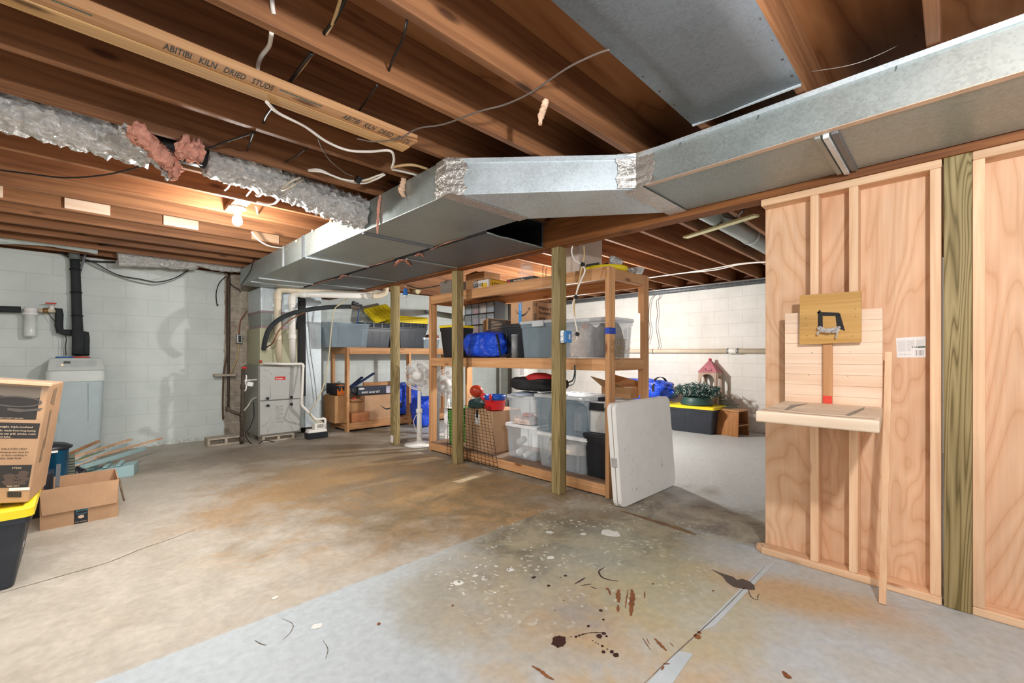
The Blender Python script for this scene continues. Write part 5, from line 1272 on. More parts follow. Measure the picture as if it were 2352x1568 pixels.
pn = MB().add([S_(128, 843), S_(222, 842), S_(222, 827), S_(130, 827)], [(0, 1, 2, 3)]).build('control_panel', plain('panel_grey', 'bcc4c1', 0.4), t)
MB().add([S_(146, 835, .004), S_(162, 835, .004), S_(162, 829, .004), S_(146, 829, .004)], [(0, 1, 2, 3)]).build('display', plain('lcd_grey', '5f6760', 0.3), pn)
def led():
    tt = NT('orange_indicator'); v = tt.coord(); tt.base(tt.ramp(tt.noise(v, 3.0), [(0, lin('ffb08a')), (1, lin('ffc8a8'))])); tt.b.inputs['Emission Color'].default_value = lin('ff9a66'); tt.b.inputs['Emission Strength'].default_value = 2.0; return tt.m
q = S_(143, 838, .004); MB().ball(q, 0.008, 10, 6, (1, .3, 1)).build('indicator_light', led(), pn)
# coiled tubes on the top
for (px0, px1, m, lab, yy) in ((128, 168, plain('blue_tube', '2c6fb8', 0.4), 'blue loop of tubing lying on the water softener', yS + 0.22), (164, 206, plain('red_tube', 'd2493c', 0.4), 'red loop of tubing lying on the water softener', yS + 0.24)):
    xa_ = aY(px0, 818, yy).x; xb_2 = aY(px1, 818, yy).x; c = Vector(((xa_ + xb_2) / 2, yy, z_top + 0.008)); r = (xb_2 - xa_) / 2
    MB().tube([c + Vector((r * math.cos(a), r * .8 * math.sin(a), 0.002 * math.sin(3 * a))) for a in [2 * math.pi * k / 24 for k in range(25)]], 0.007, 6).build('tube_loop', m, label=lab, cat='tube')
# ------------------------------------------------------------------ plumbing on the far wall
YP = 6.93
f4 = lambda x, y, yy=YP: aY(x / 3.733, 480 + y / 3.733, yy)
t = thing('insulated_riser', 'tall black foam-wrapped water pipe running from the softener up to the joists', 'pipe', tuple(f4(670, 1250)), world=True)
pts = [f4(668, 1250, 6.80), f4(668, 1090, 6.86), f4(660, 900), f4(650, 600), f4(642, 430)]
MB().tube(pts, [0.050, 0.048, 0.044, 0.042, 0.042], 14).build('pipe_foam', FOAM, t)
MB().tube([f4(642, 430), f4(630, 320), f4(612, 200)], 0.045, 14).build('upper_wrap', plain('grey_foam', '6d7674', 0.6), t)
b = MB()
for (x, y) in ((662, 915), (653, 715), (646, 520), (666, 1080)):
    c = f4(x, y, YP - .01); b = MB().cyl(c - Vector((0, 0, .008)), c + Vector((0, 0, .008)), 0.05, n=14); b.build('zip_tie', RUBBER, t)
t = thing('insulated_pipe_branch', 'black foam-wrapped pipe branch stepping down from the filter to the riser', 'pipe', tuple(f4(500, 860)), world=True)
MB().tube([f4(478, 872), f4(505, 868), f4(508, 900), f4(505, 1000), f4(515, 1045), f4(560, 1058), f4(650, 1062)], 0.034, 12).build('pipe_foam', FOAM, t)
MB().tube([f4(690, 1065), f4(735, 1068), f4(738, 1110), f4(735, 1250, 6.84)], 0.032, 12).build('pipe_foam', FOAM, t)
MB().tube([f4(-30, 858), f4(30, 858), f4(180, 862)], 0.034, 12).build('insulated_pipe', FOAM, label='black foam-wrapped pipe entering the filter from the left edge', cat='pipe')
c = f4(262, 900)
t = thing('water_filter', 'white cylinder water filter hanging on the pipe on the far wall', 'water filter', tuple(c), world=True)
zb_ = f4(262, 1092).z; zt2 = f4(262, 905).z; zc2 = f4(262, 850).z; rr_ = (f4(325, 1000).x - f4(208, 1000).x) / 2
CL = plain('milky_plastic', 'd8dedb', 0.25, vary=0.06)
MB().lathe([(0.0001, zb_), (rr_ * .92, zb_), (rr_, zb_ + .02), (rr_, zt2)], (c.x, YP, 0)).build('filter_bowl', CL, t)
MB().lathe([(rr_ * 1.2, zt2 - .005), (rr_ * 1.22, zt2 + .02), (rr_ * 1.05, zt2 + .025), (rr_ * 1.1, zc2 - .01), (rr_ * 1.0, zc2 + .005), (0.0001, zc2 + .005)], (c.x, YP, 0)).build('filter_cap', WHITE, t)
t = thing('shutoff_valve', 'white plastic valve with a red handle beside the water filter', 'valve', tuple(f4(440, 870)), world=True)
MB().tube([f4(330, 868), f4(480, 872)], 0.020, 10).build('valve_pipe', PVC_OLD, t)
a_ = f4(445, 872); MB().cyl(a_, a_ + Vector((0, 0, 0.06)), 0.022).build('valve_stem', PVC, t); MB().box((a_.x - .05, YP - .02, a_.z + 0.075), (a_.x + .035, YP + .02, a_.z + 0.088)).build('valve_handle', RED, t, bevel=0.004)
a_ = f4(390, 870); MB().cyl(a_ - Vector((.02, 0, 0)), a_ + Vector((.02, 0, 0)), 0.028, n=8).build('union_nut', plain('brass', '9a7a4a', 0.4, 0.6), t)
cable('thin_wire', [f4(410, 885), f4(440, 930), f4(480, 968)], 0.004, BLKCABLE, 'thin black wire from the valve to the foam pipe')
cable('thin_wire', [f4(555, 1070), f4(568, 1110), f4(562, 1180), f4(566, 1252)], 0.004, BLKCABLE, 'thin dark wire dropping to the softener, the right one of two')
cable('thin_wire', [f4(528, 1075), f4(542, 1120), f4(538, 1180), f4(545, 1252)], 0.003, plain('grey_wire', '8d8f8f', 0.5), 'thin grey wire dropping to the softener, the left one of two')
cable('grey_flex_pipe', [f4(675, 600), f4(690, 520), f4(735, 375), f4(745, 300), f4(770, 296)], 0.012, plain('grey_conduit', '6c7277', 0.5), 'grey flexible conduit branching off beside the black riser', 'conduit', n=8)
cable('wall_cable', [f4(480, 345, 6.97), f4(560, 395, 6.97), f4(640, 430, 6.97), f4(750, 445, 6.97), f4(990, 455, 6.97)], 0.010, BLKCABLE, 'thick black cable crossing the top of the far wall')
cable('wall_cable', [f4(660, 405, 6.97), f4(800, 455, 6.97), f4(1000, 560, 6.97), f4(1200, 600, 6.97), f4(1350, 625, 6.97), f4(1500, 590, 6.97), f4(1600, 530, 6.97), f4(1660, 480, 6.97)], 0.006, BLKCABLE, 'black cable hanging in a long loop on the far wall, the upper one')
cable('wall_cable', [f4(700, 430, 6.985), f4(850, 510, 6.985), f4(1050, 590, 6.985), f4(1200, 630, 6.985), f4(1330, 648, 6.985), f4(1500, 605, 6.985), f4(1620, 530, 6.985)], 0.005, plain('grey_wire', '8d8f8f', 0.5), 'grey cable hanging in a long loop on the far wall, the lower one')
cable('ceiling_cable', [f4(770, 298, 6.4), f4(900, 305, 6.3), f4(1100, 285, 6.2), f4(1250, 220, 6.1)], 0.010, BLKCABLE, 'dark cable looping under the far joists above the wrapped ducts')

# ------------------------------------------------------------------ wires under the joists
ZJ = 2.246
def J(*pts, z=ZJ): return [aZ(p[0], p[1], p[2] if len(p) > 2 else z) for p in pts]
cable('ceiling_cable', J((-20, 388, 2.235), (60, 398, 2.225), (150, 408, 2.215), (250, 400, 2.215), (350, 375, 2.22), (450, 350, 2.225), (520, 325, 2.235), (585, 304, 2.246)), 0.005, BLKCABLE, 'long thin black cable sagging under the joists at the left')
cable('ceiling_cable', J((612, 234, 2.20), (640, 260, 2.21), (700, 290, 2.225), (750, 325, 2.22), (800, 345, 2.21), (850, 348, 2.21), (895, 346, 2.21), (905, 365, 2.215), (900, 385, 2.225)), 0.007, WHTCABLE, 'white cable leaving the stamped board and curling near the duct')
cable('ceiling_cable', J((708, 390, 2.235), (735, 390, 2.225), (780, 410, 2.205), (830, 421, 2.20), (862, 412, 2.21), (885, 400, 2.235)), 0.006, WHTCABLE, 'white cable in the sagging bunch by the duct, the lower one')
cable('ceiling_cable', J((708, 392, 2.23), (740, 395, 2.215), (790, 412, 2.20), (830, 415, 2.205), (868, 403, 2.225), (882, 398, 2.24)), 0.006, WHTCABLE, 'white cable in the sagging bunch by the duct, the upper one')
cable('ceiling_cable', J((835, 416, 2.205), (850, 412, 2.21), (875, 400, 2.24)), 0.006, TANCABLE, 'short tan cable in the bunch by the duct')
cable('ceiling_cable', J((898, 385, 2.225), (920, 380, 2.225), (950, 379, 2.23), (982, 388, 2.25)), 0.008, TANCABLE, 'tan cable arching to the top of the duct')
cable('ceiling_cable', J((900, 388, 2.225), (925, 393, 2.235), (958, 402, 2.25)), 0.008, WHTCABLE, 'pale cable running from the curl down behind the duct')
cable('ceiling_cable', J((1400, 113, 2.244), (1360, 128, 2.244), (1300, 158, 2.24), (1220, 212, 2.225), (1160, 240, 2.215), (1100, 256, 2.205), (1020, 285, 2.20), (960, 295, 2.20), (915, 318, 2.205), (860, 325, 2.21), (820, 318, 2.215)), 0.004, plain('grey_thin_wire', '6f625a', 0.6), 'thin grey wire crossing three joists to the sheet metal panel')
cable('ceiling_cable', J((730, 318, 2.23), (742, 345, 2.235), (760, 370, 2.23), (790, 395, 2.225), (812, 405, 2.22)), 0.003, plain('grey_thin_wire', '6f625a', 0.6), 'thin grey wire hanging in a curve beside the white bunch')
cable('ceiling_cable', J((588, 478 - 30, 2.24), (595, 450, 2.23), (605, 443, 2.235), (632, 441, 2.246)), 0.008, WHTCABLE, 'white cable loop on the joist right of the bulb, upper strand')
cable('ceiling_cable', J((590, 463, 2.235), (610, 468, 2.225), (630, 467, 2.225), (642, 455, 2.235), (643, 444, 2.246)), 0.008, WHTCABLE, 'white cable loop on the joist right of the bulb, lower strand')
def hanging(lab, y, x, px_pts, m, r=0.006):
    cable('ceiling_cable', px_pts, r, m, lab)
yj = lambda px, py, k: aY(px, py, MAINJ[k] - 0.045)
hanging('white cable dropping through the joist at the top, its upper stretch', 0, 0, [aY(624, -20, MAINJ[4] - .05), aY(626, 15, MAINJ[4] - .045), aY(629, 33, MAINJ[4] - .038)], WHTCABLE, 0.008)
hanging('white cable stretched between two joists above the stamped lettering', 0, 0, [aZ(624, 74, 2.25), aY(618, 105, 1.85), aY(600, 130, 1.93), aY(592, 155, 2.0), aY(594, 173, 2.018)], WHTCABLE, 0.008)
hanging('black cable pair crossing the gap at the top of the photo', 0, 0, [aY(795, -10, 1.45), aY(775, 35, 1.53), aY(745, 78, 1.625)], BLKCABLE, 0.007)
hanging('tan cable beside the black pair at the top of the photo', 0, 0, [aY(785, -10, 1.45), aY(765, 50, 1.56), aY(747, 80, 1.625)], TANCABLE, 0.006)
hanging('black cable hanging between two joists left of the sheet metal panel', 0, 0, [aZ(935, 45, 2.255), aY(925, 90, 1.45), aY(905, 130, 1.55), aY(893, 162, 1.625)], BLKCABLE, 0.005)
hanging('dark cable pair crossing the dark gap behind the stamped board', 0, 0, [aY(716, 122, 1.68), aY(690, 155, 1.84), aY(660, 196, 2.015)], BLKCABLE, 0.007)
hanging('tan cable beside the dark pair behind the stamped board', 0, 0, [aY(718, 122, 1.68), aY(695, 155, 1.84), aY(664, 192, 2.015)], TANCABLE, 0.005)
hanging('thin dark cable in the gap just above the second stamp', 0, 0, [aY(866, 196, 1.68), aY(842, 230, 1.88), aY(822, 258, 2.015)], BLKCABLE, 0.004)
hanging('short dark cable pair under the stamped board on the left', 0, 0, [aY(630, 240, 2.07), aY(612, 265, 2.25), aY(605, 282, 2.408)], BLKCABLE, 0.006)
hanging('short dark cable crossing the gap above the foil duct', 0, 0, [aY(583, 303, 2.46), aY(575, 325, 2.6), aY(568, 345, 2.805)], BLKCABLE, 0.005)
hanging('short dark wire slanting over the joist above the near foil duct', 0, 0, [aY(703, 342, 2.46), aY(680, 358, 2.6), aY(656, 371, 2.805)], BLKCABLE, 0.004)
hanging('white cable end on the joist left of the bulb, the longer one', 0, 0, [aZ(530, 418, 2.25), aY(524, 430, 3.4), aY(516, 437, 3.585)], WHTCABLE, 0.006)
hanging('white cable end on the joist left of the bulb, the shorter one', 0, 0, [aZ(581, 432, 2.25), aY(574, 440, 3.45), aY(566, 450, 3.585)], WHTCABLE, 0.006)
hanging('white cable stub on the lit joist just right of the bulb', 0, 0, [aZ(588, 473, 2.25), aY(590, 482, 3.8), aY(592, 492, 3.975)], WHTCABLE, 0.006)
hanging('white cable curving from behind the bulb down to the duct', 0, 0, [aY(578, 533, 4.45), aY(595, 552, 4.5), aY(620, 565, 4.6), aY(655, 570, 4.75)], WHTCABLE, 0.008)
hanging('cream cable loop tied round the near foil duct', 0, 0, [aZ(696, 412, 2.235), aZ(675, 425, 2.15), aZ(652, 436, 2.14), aZ(648, 432, 2.16), aZ(672, 415, 2.2), aZ(690, 408, 2.235)], plain('cream_cable', 'd8cdb6', 0.5), 0.006)
c = aZ(823, 413, 2.205); MB().obox(c, (0.03, 0.03, 0.04), (0.3, 0.4, 0.2)).build('cable_connector', RUBBER, label='black wire connector in the cable bunch by the duct', cat='connector', bevel=0.004)
cable('duct_wire', [aX(584, 588, 1.45), aX(580, 605, 1.452), aX(575, 622, 1.455), aX(560, 645, 1.455), aX(553, 655, 1.455)], 0.005, BLKCABLE, 'thin black wire over the far end of the big duct')
cable('cobweb', [aX(1860, 165, 2.16), aZ(1950, 150, 2.25), aZ(2020, 125, 2.28), aZ(2110, 80, 2.4)], 0.0012, plain('cobweb_grey', 'a8a39c', 0.8), 'cobweb strand above the near duct', 'cobweb')
# ------------------------------------------------------------------ big wooden shelf
SX0, SX1 = 2.98, 3.62; SY0, SY1 = 1.915, 4.42
t = thing('wood_shelf', 'big two-by-four storage shelf standing behind the row of posts', 'shelf', ((SX0 + SX1) / 2, (SY0 + SY1) / 2, 0), world=True)
for (x, y) in ((SX0, SY0), (SX0, SY1 - 0.038), (SX1 - 0.089, SY0), (SX1 - 0.089, SY1 - 0.038)):
    MB().box((x, y, 0), (x + 0.089, y + 0.038, 1.842)).build('upright', M_shelf('z'), t, bevel=0.003)
for z in (0.012, 1.010, 1.745):
    hgt = 0.089
    for x in (SX0 + 0.001, SX1 - 0.038):
        MB().box((x, SY0 + 0.039, z), (x + 0.037, SY1 - 0.039, z + hgt)).build('rail', M_shelf('y'), t, bevel=0.003)
    for y in (SY0 + 0.001, SY1 - 0.037):
        MB().box((SX0 + 0.09, y, z), (SX1 - 0.09, y + 0.036, z + hgt)).build('end_rail', M_shelf('x'), t, bevel=0.003)
    MB().box((SX0 + 0.001, SY0 + 0.04, z + hgt), (SX1 - 0.001, SY1 - 0.04, z + hgt + 0.010)).build('deck', M_shelf('y') if z > 0.5 else plain('worn_deck_board', '7d6450', 0.7, vary=0.2), t)
for z in (1.51, 0.78):
    MB().box((SX0 + 0.03, SY0 + 0.039, z), (SX0 + 0.065, SY0 + 0.060, z + 0.232)).build('support_block', M_shelf('z'), t, bevel=0.002)
    MB().box((SX1 - 0.085, SY0 + 0.039, z), (SX1 - 0.05, SY0 + 0.060, z + 0.232)).build('support_block', M_shelf('z'), t, bevel=0.002)
zt_ = aX(1395, 752, SX0).z
MB().box((SX0 - 0.002, SY0 - 0.002, zt_ - 0.05), (SX0 + 0.09, SY0 + 0.040, zt_)).build('blue_tape', plain('blue_masking_tape', '2746a8', 0.6), t, label='strip of blue masking tape on the near upright')
# fuzzy grass bundle stuck by the near upright
rnd = random.Random(6); b = MB()
c = aX(1412, 795, SX0 - 0.01); c.y -= 0.03
for k in range(420):
    p = c + Vector((rnd.uniform(-.01, .05), rnd.gauss(0, .026), rnd.gauss(-0.01, .055))); d = Vector((rnd.uniform(-1, 1), rnd.uniform(-1, 1), rnd.uniform(-1.3, .8))).normalized() * rnd.uniform(.015, .035)
    b.tube([p, p + d], [0.0012, 0.0006], 3)
b.build('dried_grass_bundle', plain('dried_grass', '9a8560', 0.9, vary=0.4, scale=60), label='scruffy dried grass bundle hanging on the near shelf upright', cat='dried grass', kind='stuff')
Z0, Z1, Z2 = 0.111, 1.109, 1.844
def at(px, py, x): return aX(px, py, x)
# middle deck --------------------------------------------------------
q = at(1016, 818, 3.08)
tote('black tote with yellow lid at the left end of the middle shelf', (3.30, 4.235, Z1), 0.42, 0.27, 0.385, BLACK, YELLOW, ribs=4, taper=0.82, lidh=0.03)
ORG = plain('black_drawer_frame', '202226', 0.4)
y0_, y1_ = at(1122, 760, 3.40).y, at(1068, 760, 3.40).y
t = thing('drawer_organizer', 'black organizer with rows of clear drawers behind the blue bag', 'organizer', (3.46, (y0_ + y1_) / 2, Z1), world=True)
zt_ = at(1100, 696, 3.40).z
b = MB(); b.box((3.40, y0_ - .10, Z1), (3.57, y1_, Z1 + .015)); b.box((3.40, y0_ - .10, zt_ - .03), (3.57, y1_, zt_)); b.box((3.55, y0_ - .10, Z1), (3.57, y1_, zt_))
nc = 4; yy = [y0_ - .10 + (y1_ - y0_ + .10) * k / nc for k in range(nc + 1)]
for y in yy: b.box((3.40, y - .006, Z1), (3.56, y + .006, zt_))
for k in range(1, 5): z = Z1 + (zt_ - Z1) * k / 5; b.box((3.40, y0_ - .10, z - .006), (3.56, y1_, z + .006))
b.build('organizer_frame', ORG, t)
cols = ['b25a52', '6a8f9c', 'c8b8a8', '8f6f8f', '5f7f8f', 'd0c4b8', 'a04038', '7f98a4']; rnd = random.Random(3)
for k in range(5):
    for j in range(nc):
        z0_ = Z1 + (zt_ - Z1) * k / 5; z1_ = z0_ + (zt_ - Z1) / 5
        d_ = MB().box((3.395, yy[j] + .008, z0_ + .008), (3.399, yy[j + 1] - .008, z1_ - .008)).build('drawer', CLEAR, t)
        MB().box((3.41, yy[j] + .012, z0_ + .009), (3.53, yy[j + 1] - .012, z0_ + (z1_ - z0_) * rnd.uniform(.3, .8))).build('drawer_contents', plain('drawer_fill_' + cols[(k * 3 + j) % 8], cols[(k * 3 + j) % 8], 0.7), t)
c = at(1112, 790, 3.12); bag('shiny blue tarp bag on the middle shelf beside the black fluted post', (3.17, (at(1068, 790, 3.1).y + at(1157, 790, 3.1).y) / 2, Z1), (0.30, at(1068, 790, 3.1).y - at(1160, 790, 3.1).y, 0.275), 3.3, straps=False)
MB().tube(spline([at(1140, 768, 3.03), at(1146, 790, 3.01), at(1150, 815, 3.0), at(1160, 818, 2.99), at(1172, 812, 2.99)], 5), 0.010, 8).build('bag_strap', plain('black_webbing', '1b1b1d', 0.8), label='black strap trailing from the blue bag on the middle shelf', cat='strap')
t = tote('black storage tote with dark lid behind the grey mesh cylinder', (3.34, (at(1153, 780, 3.2).y + at(1225, 780, 3.2).y) / 2 - 0.02, Z1), 0.40, 0.40, 0.345, BLACK, plain('black_lid_plastic', '2c2e33', 0.35), ribs=3, taper=0.85)
c = at(1182, 818, 3.04); zt_ = at(1182, 768, 3.04).z
t = thing('mesh_cylinder', 'grey mesh-covered cylinder standing in front of the black tote', 'cylinder', (c.x, c.y, Z1), world=True)
MB().cyl((c.x, c.y, Z1), (c.x, c.y, zt_ - .01), 0.032).build('mesh_body', plain('grey_mesh', '8c8f90', 0.5, 0.2, vary=0.4, scale=220), t)
MB().cyl((c.x, c.y, zt_ - .01), (c.x, c.y, zt_), 0.034).build('cap', plain('grey_cap', 'a5a7a8', 0.4), t)
yl, yr_ = at(1196, 790, 3.08).y, at(1290, 790, 3.08).y
tote('clear tote on the middle shelf left of the post with the outlet', (3.24, (yl + yr_) / 2, Z1), 0.36, yl - yr_, 0.355, CLEAR_B, CLEAR_LID, ribs=2, taper=0.88, hollow=True, lidh=0.03, handles=CLEAR_LID)
cloth_lump('dark grey fabric filling the clear tote left of the outlet post', (3.245, (yl + yr_) / 2, Z1 + .006), (0.28, (yl - yr_) * .80, 0.27), plain('dark_grey_cloth', '4a5058', 0.8), 5)
# cartons on top of them
zt_ = Z1 + 0.345
c = at(1200, 735, 3.20); w_ = at(1172, 720, 3.14).y - at(1223, 720, 3.14).y
yl, yr_ = at(1173, 715, 3.14).y, at(1223, 715, 3.14).y
t = carton('brown carton with a black arrow and blue tape on top of the black tote', (3.14 + 0.20, (yl + yr_) / 2 - .0, zt_ + .001), 0.40, yl - yr_, 0.215, mat=CARD, lift=0.002, tape=False)
lo = lambda x, y, z: Vector((x, y, z))
ROTY = [c_ for c_ in t.children if c_.name.startswith('box_body')][0]
W2 = (yl - yr_) / 2
smile(ROTY, (-0.2015, -0.015, 0.10), (0, -1, 0), (0, 0, 1), 0.19)
b = MB().box((-0.2022, -0.005, 0.0), (-0.2012, 0.035, 0.205)); b.box((-0.2, -0.005, .2155), (0.2, 0.035, .2165)); b.build('blue_tape', plain('blue_print_tape', '3f8fd8', 0.4), t)
text('prime', 0.03, (-0.2030, 0.020, 0.20), (0, 0, -1), (0, -1, 0), PAPER, t, 'tape_lettering')
for s, sz, xx, zz_ in (('Without you,', 0.046, -0.11, 0.135), ("I'm empty inside.", 0.046, -0.11, 0.088), ('prime', 0.044, -0.11, 0.035)):
    text(s, sz, (xx, -W2 - 0.0015, zz_), (1, 0, 0), (0, 0, 1), INK, ROTY, 'carton_lettering', 0.012)
b = MB()
for k in range(2): b.add([(-0.18 + k * .03, -W2 - .0015, .16), (-0.165 + k * .03, -W2 - .0015, .16), (-0.165 + k * .03, -W2 - .0015, .19), (-0.1725 + k * .03, -W2 - .0015, .20), (-0.18 + k * .03, -W2 - .0015, .19)], [(0, 1, 2, 3, 4)])
b.add([(-0.18, -W2 - .0015, .02), (-0.145, -W2 - .0015, .02), (-0.145, -W2 - .0015, .09), (-0.18, -W2 - .0015, .09)], [(0, 1, 2, 3)])
b.build('handling_marks', plain('brown_print', '8a725a', 0.7), ROTY)
smile(ROTY, (-0.06, -W2 - .0015, 0.022), (1, 0, 0), (0, 0, 1), 0.07)
c = at(1135, 742, 3.24)
t = carton('small brown carton with black end lying tilted on the blue bag', (3.28, c.y - 0.0, Z1 + 0.278), 0.27, 0.20, 0.135, rz=R(-25), mat=CARD2, lift=0.002, tape=False, rot=(R(-6), R(4), R(-24)))
for c_ in t.children:
    if c_.name.startswith('box_body'): BD = c_
MB().box((-0.136, -0.1015, 0.006), (0.136, -0.1008, 0.125)).build('black_end_print', plain('grey_black_print', '45423f', 0.6), BD)
b = MB()
for k in range(6): b.box((-0.10, -0.1025, 0.02 + k * .016), (0.05 - (k % 3) * .03, -0.1018, 0.024 + k * .016))
b.build('small_print', CREAM, BD)
b = MB().box((-0.1365, -0.04, 0.006), (-0.1358, 0.03, 0.12)); b.build('brown_band', plain('dark_brown_print', '6f5236', 0.7), BD)
# big clear tote with cushions, right end
yl, yr_ = at(1300, 790, 3.12).y, SY0 + 0.02
tote('big clear tote of cushions at the right end of the middle shelf', (3.29, 2.235, Z1), 0.40, 0.50, 0.345, CLEAR, CLEAR_LID, ribs=2, taper=0.90, hollow=True, lidh=0.03)
cloth_lump('patterned white cushion inside the clear tote at the right end', (3.28, 2.345, Z1 + .006), (0.33, 0.22, 0.29), plain('patterned_cushion', 'e0c4ae', 0.8, vary=0.4, scale=14), 8, 'cushion', 'cushion')
cloth_lump('dark brown cushion inside the clear tote at the right end', (3.28, 2.118, Z1 + .006), (0.33, 0.20, 0.29), plain('brown_cushion', '6b4c3a', 0.7, vary=0.3), 11, 'cushion', 'cushion')
MB().ball(at(1343, 748, 3.16), 0.04, 12, 8, (.3, 1, .6)).build('orange_flower', plain('orange_print', 'c97a55', 0.8, vary=0.3, scale=40), label='orange flower patch seen through the clear tote', cat='flower')
# top deck ------------------------------------------------------------
yl, yr_ = at(1011, 665, 3.1).y, at(1044, 665, 3.1).y
c = at(1026, 660, 3.2)
carton('plain grey box at the left end of the top shelf', (3.25, 4.28, Z2), 0.25, 0.22, 0.185, mat=plain('grey_box_card', '8d857c', 0.8), tape=True, lift=0.002, tapem=plain('dark_grey_tape', '6f6861', 0.6))
yl, yr_ = at(1071, 650, 3.3).y, at(1113, 650, 3.3).y
carton('brown carton on the top shelf right behind the middle post', (3.42, (yl + yr_) / 2, Z2), 0.26, yl - yr_, at(1090, 627, 3.3).z - Z2, mat=CARD2, lift=0.03)
cloth_lump('crumpled white paper beside the brown carton on the top shelf', (3.42, at(1125, 640, 3.42).y, Z2), (0.12, 0.12, 0.16), PAPER, 21, 'paper', 'crumpled_paper')
yl, yr_ = at(1086, 655, 3.06).y, at(1122, 655, 3.06).y
t = thing('pan_box', 'white and yellow pan box on the top shelf', 'box', (3.06, yr_, Z2), rz=0.0)
hh = 0.095; w_ = yl - yr_
b = MB().box((0, 0, 0), (0.36, w_, hh)); b.build('box_body', plain('white_box_card', 'cfccc8', 0.6, vary=0.05), t, bevel=0.002)
MB().box((0.02, -0.0015, 0.0), (0.36, -0.0003, hh)).build('yellow_side', plain('yellow_print', 'd8b430', 0.6), t)
MB().box((-0.0015, 0.02, 0.004), (-0.0003, w_ * .45, hh * .62)).build('yellow_panel', plain('yellow_print', 'd8b430', 0.6), t)
text('LODGE', 0.05, (-0.002, w_ - 0.012, 0.03), (0, -1, 0), (0, 0, 1), INK, t, 'box_lettering', 0.02)
text('LODGE', 0.05, (0.05, -0.0025, 0.03), (1, 0, 0), (0, 0, 1), INK, t, 'box_lettering', 0.02)
MB().box((0.02, 0.02, hh), (0.34, w_ - .02, hh + 0.012)).build('box_top', plain('brown_lid_card', '7a5a38', 0.8), t, bevel=0.003)
c = at(1200, 648, 3.06); yl, yr_ = at(1167, 648, 3.1).y, at(1226, 640, 3.1).y
t = thing('black_game_box', 'flat black game box lying under the glass jar on the top shelf', 'box', (3.10, yr_, Z2), rz=R(3))
MB().box((0, 0, 0), (0.28, yl - yr_, 0.04)).build('box_base', plain('black_box_card', '26252a', 0.5), t, bevel=0.002)
MB().box((-0.002, -0.002, 0.012), (0.282, yl - yr_ + .002, 0.055)).build('box_top', plain('black_box_card2', '2f2e33', 0.45), t, bevel=0.002)
b = MB()
for k in range(9): b.box((-0.0035, yl - yr_ - .10 - k * .016, .028), (-0.0022, yl - yr_ - .111 - k * .016, .042 - (k % 3) * .003))
b.build('pale_print', CREAM, t)
MB().box((-0.004, yl - yr_ - 0.04, .02), (-0.002, yl - yr_ - .015, .045)).build('red_mark', RED, t)
b = MB(); 
for k in range(3): b.box((0.05 + k * .07, -0.004, 0.018), (0.10 + k * .07, -0.002, 0.05))
b.build('side_pictures', plain('mixed_print', '8a7a70', 0.6, vary=0.5, scale=60), t)
c = at(1203, 634, 3.22)
t = thing('glass_jar', 'empty clear glass jar standing on the flat black box', 'jar', (3.24, c.y - .02, Z2 + 0.056), rz=0)
MB().lathe([(0.0001, 0.0), (0.075, 0.0), (0.082, 0.012), (0.082, 0.085), (0.070, 0.112), (0.052, 0.125), (0.052, 0.135)], n=32).build('jar_body', GLASS, t)
MB().lathe([(0.060, 0.135), (0.062, 0.14), (0.062, 0.15), (0.055, 0.155), (0.052, 0.17), (0.0001, 0.172)], n=32).build('jar_lid', GLASS, t)
for k, (px, z) in enumerate(((1247, .12), (1254, .09))):
    c = at(px, 640, 3.1); MB().tube([(c.x, c.y, Z2), (c.x, c.y, Z2 + z), (c.x + .004, c.y - .01, Z2 + z + .012)], 0.003, 6).build('metal_rod', IRON, label='thin metal rod on the top shelf beside the post, the %s one' % ('taller', 'shorter')[k], cat='rod')
yl, yr_ = at(1263, 600, 3.12).y, at(1352, 600, 3.12).y
t = carton('tall whitish carton on the top shelf behind the post with the outlet', (3.34, 2.49, Z2), 0.36, 0.30, 0.385, mat=plain('whitish_carton', 'd3c2b2', 0.7, vary=0.05), lift=0.002)
b = MB()
for k in range(6): b.add([(-0.1815, 0.12, 0.04 + k * .055), (-0.1815, 0.105, 0.04 + k * .055), (-0.1815, 0.105, 0.065 + k * .055), (-0.1815, 0.12, 0.065 + k * .055)], [(0, 1, 2, 3)])
b.build('carton_marks', plain('red_brown_print', '9a5f4a', 0.7), t)
t = thing('yellow_tray', 'yellow round tray heaped with black parts and foil on the top shelf', 'tray', (3.26, 2.13, Z2), rz=0)
MB().lathe([(0.0001, 0.0), (0.17, 0.0), (0.185, 0.02), (0.19, 0.045), (0.183, 0.045), (0.17, 0.012), (0.0001, 0.010)], n=36).build('tray_body', YELLOW, t)
t2 = thing('black_tool_parts', 'jumble of black parts lying in the yellow tray', 'parts', (3.26, 2.15, Z2 + 0.012), rz=0)
rnd = random.Random(12)
for k in range(9):
    MB().obox((rnd.uniform(-.1, .1), rnd.uniform(-.1, .11), 0.03 + rnd.uniform(0, .035)), (rnd.uniform(.04, .12), rnd.uniform(.02, .04), rnd.uniform(.015, .03)), (rnd.uniform(-.4, .4), rnd.uniform(-.3, .3), rnd.uniform(0, 3))).build('black_part', BLACK, t2, bevel=0.005)
crumple_tube([(3.2, 2.05, Z2 + .085), (3.22, 2.01, Z2 + .08), (3.24, 1.97, Z2 + .05)], [0.05, 0.035], 30, n=14, k=4, amp=0.4).build('foil_ball', FOIL, label='crumpled foil over the edge of the yellow tray', cat='foil')
c = at(1463, 625, 3.5)
t = thing('foil_pan', 'small foil pan on the near end of the top shelf', 'pan', (3.50, 1.975, Z2), rz=0)
